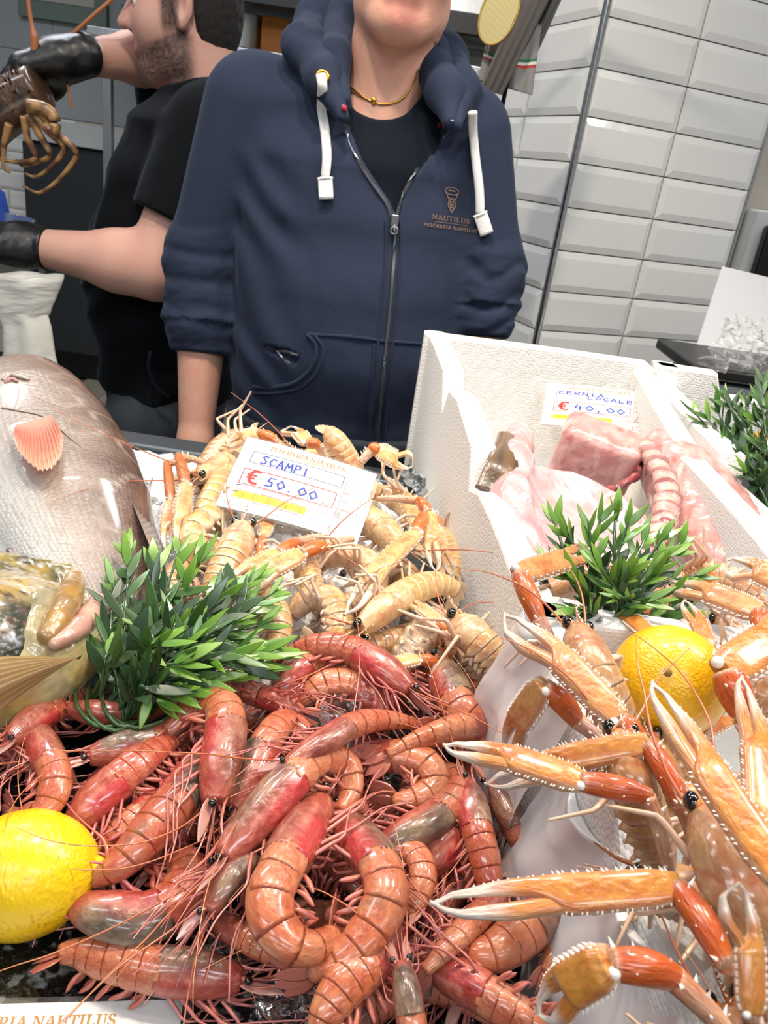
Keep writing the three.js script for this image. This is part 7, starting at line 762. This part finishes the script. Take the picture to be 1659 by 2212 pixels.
[
  { label: 'largest scampi at the lower right, its long orange claw reaching left over the prawns', p: [[1522, 1762, 0.2], [1562, 1870, 0.2], [1612, 1990, 0.19], [1662, 2110, 0.17], [1700, 2220, 0.14]], w: 150, roll: -5, pal: BOLD[0], claws: [cl(86, [[1600, 2090, 0.19], [1572, 2088, 0.2], [1468, 1915, 0.2], [928, 1948, 0.188]], { turn: 0, flip: 1, bow: -0.01 }), cl(100, [[1690, 2010, 0.2], [1730, 2000, 0.21], [1690, 1905, 0.222], [1410, 1474, 0.232]], { turn: 0.1, open: 0.02, bow: -0.02 })] },
  { label: 'scampi with rostrum and two brown eyes below the lemon, claws crossing to the left', p: [[1338, 1590, 0.188], [1362, 1680, 0.184], [1400, 1790, 0.168], [1440, 1900, 0.145]], w: 112, roll: 0, pal: BOLD[0], claws: [cl(74, [[1446, 1880, 0.18], [1405, 1722, 0.2], [1258, 1690, 0.2], [958, 1609, 0.19]], { turn: 0.2, open: 0.05 }), cl(68, [[1495, 1810, 0.18], [1475, 1745, 0.19], [1403, 1606, 0.198], [1047, 1692, 0.166]], { turn: -0.1 })] },
  { label: 'scampi with black eye just left of the lemon, one claw raised at the foam corner', p: [[1244, 1365, 0.18], [1282, 1450, 0.18], [1330, 1545, 0.165], [1372, 1640, 0.14]], w: 106, roll: -10, pal: BOLD[1], claws: [cl(72, [[1300, 1605, 0.165], [1248, 1560, 0.17], [1176, 1480, 0.186], [1086, 1632, 0.13]], { turn: 0.1 }), cl(62, [[1200, 1410, 0.165], [1166, 1345, 0.176], [1118, 1240, 0.19], [1290, 1185, 0.17]], { turn: 0.2 })] },
  { label: 'mostly hidden scampi, its long open pincer slanting from the foam corner to the lemon', p: [[1400, 1600, 0.14], [1430, 1680, 0.135], [1480, 1780, 0.13], [1530, 1880, 0.12]], w: 96, roll: 20, pal: BOLD[1], claws: [cl(80, [[1410, 1660, 0.17], [1385, 1620, 0.182], [1338, 1556, 0.192], [1092, 1326, 0.2]], { turn: 0, open: 0.5, flip: 1 })], feelers: 0 },
  { label: 'scampi at the right behind the lemon with a pale pink claw pointing to the grouper', p: [[1560, 1340, 0.135], [1620, 1420, 0.13], [1700, 1520, 0.12], [1760, 1600, 0.11]], w: 92, roll: 150, pal: BOLD[1], claws: [cl(64, [[1690, 1430, 0.16], [1652, 1400, 0.17], [1642, 1325, 0.18], [1435, 1258, 0.16]], { turn: 0 }), cl(62, [[1770, 1340, 0.17], [1750, 1330, 0.18], [1700, 1268, 0.19], [1572, 1208, 0.19]], { open: 0.7 })] },
  { label: 'scampi at the right edge with a broad amber claw beside the lemon', p: [[1640, 1600, 0.16], [1700, 1700, 0.15], [1760, 1820, 0.14], [1800, 1920, 0.12]], w: 112, roll: 0, pal: BOLD[0], claws: [cl(104, [[1650, 1580, 0.17], [1606, 1545, 0.175], [1562, 1452, 0.19], [1740, 1330, 0.2]], { turn: 0.1 }), cl(80, [[1690, 1870, 0.19], [1676, 1855, 0.195], [1645, 1800, 0.202], [1603, 1464, 0.215]], { turn: 0.3, open: 0.03 })], feelers: 0 },
  { label: 'scampi under the light green sprig with small red wrists above the lemon', p: [[1450, 1290, 0.13], [1385, 1330, 0.122], [1320, 1352, 0.12], [1260, 1370, 0.11]], w: 84, roll: 20, pal: BOLD[0], claws: [cl(42, [[1600, 1445, 0.15], [1582, 1425, 0.158], [1530, 1402, 0.165], [1480, 1297, 0.17]]), cl(46, [[1480, 1400, 0.15], [1440, 1385, 0.155], [1400, 1370, 0.16], [1330, 1320, 0.15]])], feelers: 0 },
  { label: 'scampi at the bottom right corner, a stubby claw and orange wrist on the foam rim', p: [[1560, 2170, 0.16], [1610, 2280, 0.155], [1650, 2380, 0.15], [1680, 2460, 0.14]], w: 132, roll: 10, pal: BOLD[0], claws: [cl(108, [[1600, 2270, 0.19], [1462, 2112, 0.2], [1320, 2078, 0.205], [1160, 2182, 0.178]], { turn: -0.2, thick: 0.8 }), cl(70, [[1640, 2300, 0.2], [1632, 2280, 0.22], [1622, 2190, 0.245], [1600, 1905, 0.262]], { turn: 0.3, open: 0.9 })] },
].forEach((o) => scampo({ ...o, group: inBox }));
[
  { label: 'scampi with two black eyes at the left end of the pile beside the card', p: [[428, 1034, 0.086], [475, 1010, 0.082], [530, 985, 0.072], [590, 965, 0.06]], w: 62, roll: -20, claws: [cl(38, [[440, 1000, 0.09], [385, 984, 0.1], [402, 1048, 0.1], [386, 1195, 0.074]]), cl(34, [[410, 995, 0.085], [360, 1000, 0.09], [370, 1085, 0.086], [360, 1195, 0.068]])] },
  { label: 'tightly curled amber scampi tail below the left corner of the card', p: [[505, 1085, 0.05], [470, 1115, 0.07], [432, 1138, 0.076], [412, 1172, 0.073], [438, 1198, 0.07], [478, 1190, 0.066], [492, 1160, 0.06]], w: 70, roll: 75, feelers: 0 },
  { label: 'scampi head looking up below the lower edge of the card, two eyes visible', p: [[526, 1140, 0.086], [502, 1200, 0.082], [472, 1260, 0.072], [450, 1320, 0.06]], w: 82, roll: 5, claws: [cl(32, [[530, 1215, 0.075], [560, 1212, 0.078], [568, 1160, 0.082], [585, 1105, 0.078]])] },
  { label: 'scampi with a pair of parallel pale claws pointing to the green sprig', p: [[682, 1204, 0.076], [664, 1240, 0.076], [680, 1282, 0.07], [722, 1300, 0.06]], w: 62, roll: 70, claws: [cl(46, [[760, 1165, 0.09], [705, 1178, 0.096], [652, 1196, 0.097], [518, 1278, 0.087]], { turn: 0 }), cl(42, [[700, 1160, 0.088], [645, 1170, 0.092], [602, 1195, 0.093], [482, 1270, 0.087]], { turn: 0.1 })] },
  { label: 'ring-shaped scampi tail under the right lower corner of the card', p: [[700, 1216, 0.07], [745, 1202, 0.081], [790, 1216, 0.084], [808, 1256, 0.081], [788, 1296, 0.076], [740, 1310, 0.07], [702, 1298, 0.06]], w: 64, roll: -70, feelers: 0 },
  { label: 'c-shaped yellow scampi tail just above the dark magenta prawn', p: [[630, 1332, 0.06], [666, 1296, 0.071], [706, 1296, 0.076], [732, 1336, 0.078], [730, 1382, 0.071], [690, 1405, 0.06], [652, 1400, 0.054]], w: 70, roll: -70, feelers: 0 },
  { label: 'yellow scampi tail half hidden by the tips of the large sprig', p: [[545, 1270, 0.07], [580, 1302, 0.073], [600, 1352, 0.07], [590, 1402, 0.06], [560, 1432, 0.05]], w: 70, roll: -55, feelers: 0 },
  { label: 'big cream scampi lying across the pile, its tail bent against the foam box', p: [[775, 1360, 0.086], [832, 1312, 0.092], [890, 1276, 0.092], [945, 1262, 0.089], [984, 1276, 0.082], [992, 1302, 0.07]], w: 74, roll: 60 },
  { label: 'banded scampi tail in front of the big cream scampi', p: [[905, 1366, 0.06], [852, 1385, 0.066], [802, 1396, 0.066], [766, 1422, 0.055]], w: 64, roll: 20, feelers: 0 },
  { label: 'scampi right of the card with three thin claws hanging down', p: [[872, 1192, 0.085], [822, 1142, 0.09], [772, 1112, 0.086], [720, 1090, 0.076]], w: 72, roll: -20, claws: [cl(38, [[815, 1078, 0.1], [902, 1080, 0.11], [926, 1108, 0.108], [938, 1238, 0.08]]), cl(32, [[935, 1120, 0.1], [946, 1118, 0.102], [942, 1140, 0.1], [976, 1245, 0.068]]), cl(46, [[935, 1110, 0.1], [918, 1112, 0.106], [900, 1152, 0.106], [742, 1330, 0.096]])] },
  { label: 'scampi at the right end of the pile, glossy black eyes beside the foam box', p: [[984, 1346, 0.086], [1030, 1386, 0.086], [1070, 1432, 0.076], [1092, 1482, 0.06]], w: 92, roll: -35, claws: [cl(36, [[975, 1402, 0.08], [960, 1366, 0.086], [944, 1346, 0.09], [872, 1290, 0.092]])] },
  { label: 'scampi lying belly up between the big cream scampi and the prawns', p: [[965, 1330, 0.06], [902, 1382, 0.071], [862, 1440, 0.06], [850, 1490, 0.05]], w: 84, roll: 165, claws: [cl(38, [[935, 1468, 0.066], [942, 1432, 0.072], [905, 1425, 0.076], [800, 1452, 0.072]])], feelers: 0 },
  { label: 'scampi tail standing upright at the top of the pile behind the card', p: [[775, 1065, 0.06], [752, 1002, 0.09], [726, 955, 0.112], [700, 922, 0.122]], w: 62, roll: 10, feelers: 0 },
  { label: 'scampi with small black-edged pincers raised over the top edge of the card', p: [[650, 992, 0.08], [720, 1022, 0.07], [785, 1052, 0.06], [840, 1080, 0.05]], w: 66, roll: 0, claws: [cl(36, [[702, 1000, 0.1], [690, 962, 0.12], [662, 958, 0.122], [630, 922, 0.126]], { open: 1.1 }), cl(36, [[640, 985, 0.1], [602, 958, 0.112], [560, 935, 0.117], [490, 962, 0.1]]), cl(42, [[780, 1000, 0.1], [800, 975, 0.112], [815, 972, 0.114], [890, 1012, 0.1]], { open: 0.8 })] },
  { label: 'pale scampi on its side showing legs, by the card corner', p: [[545, 940, 0.09], [492, 960, 0.087], [456, 1002, 0.08], [432, 1052, 0.07]], w: 60, roll: 120, feelers: 0 },
  { label: 'translucent scampi tail along the left edge of the card', p: [[505, 1008, 0.075], [462, 1070, 0.08], [432, 1122, 0.07], [420, 1170, 0.055]], w: 62, roll: -10, feelers: 0 },
  { label: 'small scampi with red-orange wrist between the big fish and the sprig tips', p: [[402, 1210, 0.06], [372, 1262, 0.06], [390, 1305, 0.05], [420, 1330, 0.04]], w: 52, roll: 30, claws: [cl(30, [[420, 1250, 0.06], [430, 1270, 0.064], [410, 1290, 0.066], [372, 1225, 0.06]])], feelers: 0 },
].forEach((o, i) => scampo({ ...o, group: onIce, pal: PALES[i % 2] }));
for (const [x, y, h, a, l, w, g] of [[560, 1100, 0.05, 0.4, 190, 66, 0], [700, 1120, 0.055, -0.3, 190, 64, 0], [640, 1240, 0.05, 1.2, 190, 66, 0], [830, 1240, 0.05, 0.2, 190, 66, 0], [780, 1330, 0.045, -0.8, 190, 66, 0], [560, 1210, 0.05, 0.9, 190, 66, 0], [900, 1440, 0.04, 0.3, 190, 70, 0], [480, 1240, 0.045, 0.2, 180, 64, 0], [700, 1010, 0.06, 0.1, 170, 56, 0], [880, 1120, 0.055, 1.0, 170, 60, 0], [420, 1120, 0.04, 1.4, 180, 56, 0], [1010, 1430, 0.05, 0.9, 190, 74, 0], [960, 1200, 0.045, 1.2, 160, 56, 0], [1480, 1700, 0.13, 0.9, 320, 110, 1], [1560, 1820, 0.13, 0.7, 340, 120, 1], [1590, 1500, 0.125, 0.4, 280, 100, 1], [1400, 1440, 0.125, -0.5, 260, 96, 1], [1300, 1280, 0.12, 0.2, 240, 84, 1], [1560, 1280, 0.12, 0.3, 240, 84, 1], [1540, 2020, 0.135, 0.8, 380, 140, 1], [1460, 1560, 0.125, 1.3, 270, 100, 1], [1620, 1950, 0.13, 1.3, 360, 130, 1]])
  scampo({ label: g ? 'scampi mostly buried under the others in the front foam box' : 'pale scampi mostly buried under the others in the pile', group: g ? inBox : onIce, p: [-0.5, -0.15, 0.2, 0.5].map((k, i) => [x + Math.cos(a) * k * l - Math.sin(a) * 0.2 * l * (k * k * 4 - 0.5), y + Math.sin(a) * k * l + Math.cos(a) * 0.2 * l * (k * k * 4 - 0.5), h - (i === 3 ? 0.012 : 0)]), w, roll: rr(-70, 160), pal: (g ? BOLD : PALES)[Math.floor(rr(0, 2))], feelers: 0, claws: [cl(w * 0.55, [[x - 10, y + 10, h], [x + rr(-60, 60), y + rr(-50, 50), h + 0.01], [x + rr(-50, 50), y + rr(-40, 40), h + 0.012], [x + rr(-150, 150), y + rr(-120, 120), h + 0.008]])] });
// ---------- things around the edges ----------
{ // clear bag over the scale at the right
  const clearBag = phys({ color: 0xffffff, transmission: 0.9, roughness: 0.1, ior: 1.5, side: THREE.DoubleSide, bumpMap: metres(roughTex, 0.25), bumpScale: 0.02 });
  const q = [onF(1503, 800, 1.3), onF(1665, 800, 1.28), onF(1640, 690, 1.34), onF(1570, 685, 1.36)];
  solo('plastic_bag', patch((u, v) => { const p = quadAt(q[0], q[1], q[2], q[3])(u, v), c = 0.03 * nz(u * 5, v * 4, 2) + 0.014 * nz(u * 13, v * 11, 7) + 0.05 * Math.sin(v * 3.1) * Math.sin(u * 3.1); return p.add(V(0.02 * nz(u * 6, v * 6, 11), 0.015 * nz(u * 7, v * 9, 5), c)); }, 60, 50, { su: 0.3, sv: 0.3 }), clearBag, 'crumpled clear plastic bag lying over the black scale beside the tiled pillar', 'bag');
  const c = onF(1590, 822, 1.34), s = thing('weighing_scale', 'black-topped steel scale under the clear plastic bag', 'scale', c.clone().setY(0.95));
  part('plate', box(0.3, 0.02, 0.24, c.x + 0.06, c.y + 0.012, -1.42, 0.006), M.black, s, 'black plate'); part('housing', box(0.26, 0.075, 0.2, c.x + 0.075, c.y - 0.04, -1.42, 0.01), M.steel, s); for (const k of [0, 1]) part('button', ball(V(c.x + 0.02 + k * 0.05, c.y - 0.035, -1.318), 0.006, [1, 1, 0.5]), M.black, s); part('foot', box(0.2, 0.1, 0.16, c.x + 0.08, c.y - 0.125, -1.42, 0.01), M.dark, s);
  const st = thing('side_table', 'white table carrying the scale behind the foam boxes', 'table', V(c.x + 0.3, 0, -1.42)); const ty = c.y - 0.175; part('table_top', box(0.9, 0.03, 0.4, c.x + 0.36, ty - 0.015, -1.42), M.white, st); for (const a of [0, 1]) for (const b of [0, 1]) part('leg', box(0.04, ty - 0.03, 0.04, c.x - 0.04 + a * 0.8, (ty - 0.03) / 2, -1.58 + b * 0.32), M.steel, st);
  const pl = [onF(1500, 760, 1.62), onF(1690, 790, 1.55), onF(1690, 606, 1.6), onF(1560, 575, 1.68)], pn = V().crossVectors(pl[1].clone().sub(pl[0]), pl[3].clone().sub(pl[0])).normalize(), pt = thing('foam_sheet', 'pale grey-white foam lid leaning upright at the right of the tiled pillar', 'lid', pl[0].clone().lerp(pl[1], 0.5));
  const lidG = patch((u, v) => quadAt(...pl)(u, v), 2, 2), back = patch((u, v) => quadAt(...pl)(1 - u, v).addScaledVector(pn, -0.03), 2, 2), rim = [[0, 1], [1, 2], [2, 3], [3, 0]].map(([a, b]) => patch((u, v) => pl[a].clone().lerp(pl[b], u).addScaledVector(pn, -0.03 * (1 - v)), 2, 1)); part('panel', join([lidG, back, ...rim]), std({ color: 0xd9dbdd, roughness: 0.6 }), pt);
  const d = onF(1642, 545, 2.6), bx = thing('wall_switch_box', 'grey wall box with a black handle on the beige wall', 'switch box', d); part('housing', box(0.2, 0.24, 0.09, d.x + 0.05, d.y, -2.64, 0.008), M.white, bx); part('lever', box(0.05, 0.2, 0.04, d.x + 0.01, d.y - 0.02, -2.575, 0.008), M.black, bx, 'black lever');
  struct('wall_side', box(1.6, RH, 0.1, d.x + 0.62, RH / 2, -2.74, 0), M.wallPaint);
}
{ // printed paper bags and a key strap hanging at the pillar
  const f = 1.62, face = canvasTex(512, 1024, (g, w, h) => { g.fillStyle = '#8d8b88'; g.fillRect(0, 0, w, h); for (let i = 0; i < 300; i++) { g.fillStyle = `rgba(60,58,56,${rr(0.02, 0.08)})`; g.fillRect(rr(0, w), rr(0, h), rr(2, 5), rr(10, 60)); } g.lineWidth = 26; for (const [c, y] of [['#2f7d4a', 780], ['#e8e4dc', 806], ['#b8402c', 832]]) { g.strokeStyle = c; g.beginPath(); g.moveTo(0, y - 30); g.quadraticCurveTo(w / 2, y + 40, w, y - 60); g.stroke(); } g.lineWidth = 10; for (const [c, x] of [['#2f7d4a', 24], ['#e8e4dc', 36], ['#b8402c', 48]]) { g.strokeStyle = c; g.beginPath(); g.moveTo(x + 120, 0); g.quadraticCurveTo(x - 20, 420, x, 760); g.stroke(); } });
  const paper = phys({ map: face, roughness: 0.6, side: THREE.DoubleSide }), plain = std({ color: 0x77736f, roughness: 0.7 }), t0 = onF(1095, 40, f);
  const A = [onF(1032, 172, f), onF(1150, 205, f), onF(1185, -60, f), onF(1085, -60, f)], t = thing('paper_bag', 'grey printed paper bag with round window and tricolour band, hanging at the pillar', 'bag', t0, 'bags hanging at the pillar');
  const bag = (q, bulge, m, owner, name) => { const n = V().crossVectors(q[1].clone().sub(q[0]), q[3].clone().sub(q[0])).normalize(), fr = (u, v) => quadAt(...q)(u, v).addScaledVector(n, bulge * Math.sin(Math.PI * u) * (0.4 + 0.6 * v) + 0.004 * Math.sin(u * 22) * (1 - v)), bk = (u, v) => quadAt(...q)(1 - u, v).addScaledVector(n, -0.006); return part(name, join([patch(fr, 24, 20), patch(bk, 12, 12)]), m, owner); };
  bag(A, 0.022, paper, t, 'printed_face');
  const wc = onF(1078, 28, f - 0.035), wg = new THREE.CircleGeometry(0.05, 40); wg.scale(0.62, 1, 1); const wm = canvasTex(128, 128, (g) => { g.fillStyle = '#d6c98e'; g.fillRect(0, 0, 128, 128); g.strokeStyle = '#a8924e'; for (let i = 0; i < 128; i += 9) { g.beginPath(); g.moveTo(i, 0); g.lineTo(i + 14, 128); g.stroke(); } }); part('window', wg.rotateZ(-0.28).translate(wc.x, wc.y, wc.z), phys({ map: wm, roughness: 0.3, clearcoat: 0.5, side: THREE.DoubleSide }), t, 'golden oval window'); { const e = []; for (let i = 0; i <= 40; i++) { const a = i / 40 * 6.2832; e.push(V(Math.cos(a) * 0.031, Math.sin(a) * 0.05, 0).applyAxisAngle(V(0, 0, 1), -0.28).add(wc)); } part('window_rim', tube(e, 0.0018, 6), std({ color: 0xb99a4a, roughness: 0.4 }), t); }
  const bg = (list, label, c) => { const b = thing('paper_bag', label, 'bag', list[0].clone(), 'bags hanging at the pillar'); bag(list, 0.016, std({ color: c, roughness: 0.65, bumpMap: metres(fleeceTex, 0.2), bumpScale: 0.003, side: THREE.DoubleSide }), b, 'folded_face'); };
  bg([onF(1036, 190, f - 0.03), onF(1085, 205, f - 0.03), onF(1215, -60, f - 0.03), onF(1150, -60, f - 0.03)], 'ribbed brown-grey paper bag folded in front of the printed one', 0x6f6a66); bg([onF(1108, 150, f + 0.02), onF(1140, 160, f + 0.03), onF(1240, -60, f + 0.03), onF(1215, -60, f + 0.02)], 'narrow grey paper bag hanging nearest the pillar edge', 0x8c8a88); bg([onF(1080, 178, f + 0.0), onF(1122, 150, f), onF(1222, -60, f), onF(1196, -60, f)], 'black folded bag between the two grey paper bags', 0x141414);
  const k = thing('key_strap', 'dark strap with a metal ring hanging below the paper bags', 'strap', onF(1090, 200, f)); part('strap', sweep(spaced([onF(1130, 60, f - 0.02), onF(1100, 160, f - 0.02), onF(1088, 215, f - 0.02), onF(1082, 248, f - 0.02)], 20), { m: 6, up: V(0, 0, 1), prof: oval(0.0015, 0.0045) }), P.navyDark, k); const rc = onF(1083, 262, f - 0.02); part('ring', new THREE.TorusGeometry(0.012, 0.0016, 8, 30).scale(0.7, 1.2, 1).translate(rc.x, rc.y, rc.z), M.chrome, k); part('clasp', box(0.006, 0.02, 0.004, rc.x - 0.004, rc.y - 0.024, rc.z, 0.001), M.chrome, k);
  const rail = thing('hanging_rail', 'steel rail near the ceiling from which the paper bags hang', 'rail', V(t0.x + 0.1, RH, -f)); part('bar', tube([V(t0.x - 0.1, 1.86, -f), V(t0.x + 0.4, 1.86, -f)], 0.008), M.chrome, rail); for (const s of [-0.08, 0.38]) part('rod', tube([V(t0.x + s, 1.86, -f), V(t0.x + s, RH, -f)], 0.006), M.chrome, rail);
}
{ // white carrier bag hanging at the left, blue drum behind
  const f = 1.28, white = phys({ color: 0xe4e4de, roughness: 0.35, transmission: 0.25, clearcoat: 0.4, side: THREE.DoubleSide, bumpMap: metres(roughTex, 1), bumpScale: 0.003 }), t = thing('carrier_bag', 'thin white plastic carrier bag hanging open below the gloved hand', 'bag', onF(70, 850, f));
  const ring = (x0, x1, py) => [onF(x0, py, f), onF(x1, py + 6, f)], rows = [ring(-30, 136, 592), ring(-24, 128, 625), ring(-8, 104, 672), ring(4, 112, 700), ring(8, 118, 760), ring(10, 138, 840), ring(6, 160, 930), ring(0, 172, 1010)];
  const body = (i0, i1, k) => patch((u, v) => { const q = lerp(i0, i1, v), a = Math.min(rows.length - 2, Math.floor(q)), w = q - a, L = rows[a][0].clone().lerp(rows[a + 1][0], w), R = rows[a][1].clone().lerp(rows[a + 1][1], w), c = L.clone().lerp(R, 0.5), hw = R.clone().sub(L).multiplyScalar(0.5), th = u * 6.2832, fold = 1 + 0.05 * Math.sin(th * 6 + v * 1.5) + 0.1 * nz(Math.cos(th) * 1.6, v * 2.2, k); return c.add(hw.clone().multiplyScalar(Math.cos(th) * fold)).add(V(0, 0.004 * nz(Math.cos(th) * 2, v * 4, 3), Math.sin(th) * hw.length() * 0.6 * fold)); }, 72, 40);
  part('open_mouth', body(0, 2, 3), white, t); part('bag_body', body(2, 7, 8), white, t);
  const b = onF(-38, 520, 2.2); solo('plastic_drum', new THREE.LatheGeometry([[0, 0], [0.105, 0], [0.115, 0.03], [0.118, 0.16], [0.1, 0.26], [0.05, 0.3], [0.04, 0.33], [0, 0.335]].map(([a, c]) => new THREE.Vector2(a, c)), 40).translate(b.x - 0.04, b.y - 0.13, b.z), phys({ color: 0x1d3f8c, roughness: 0.4 }), 'blue plastic drum at the left edge behind the carrier bag', 'drum');
  const w = onF(10, 492, 2.05), st = thing('steel_bowl', 'steel bowl under the blue drum at the left edge', 'bowl', w); part('bowl', new THREE.LatheGeometry([[0, 0], [0.08, 0.01], [0.13, 0.05], [0.15, 0.1], [0.156, 0.1], [0.136, 0.045], [0.084, 0.004], [0, -0.008]].map(([a, c]) => new THREE.Vector2(a, c)), 40).translate(w.x - 0.09, w.y - 0.08, w.z), M.steel, st);
  const wt = thing('work_table', 'steel work table at the left behind the younger man', 'table', V(w.x - 0.2, 0, w.z)), y = w.y - 0.095; part('table_top', box(0.55, 0.035, 0.5, w.x - 0.3, y - 0.0175, w.z - 0.08), M.steel, wt); for (const a of [-1, 1]) for (const c of [-1, 1]) part('leg', box(0.04, y - 0.035, 0.04, w.x - 0.3 + a * 0.24, (y - 0.035) / 2, w.z - 0.08 + c * 0.2), M.steel, wt);
}
renderer.render(scene, camera);
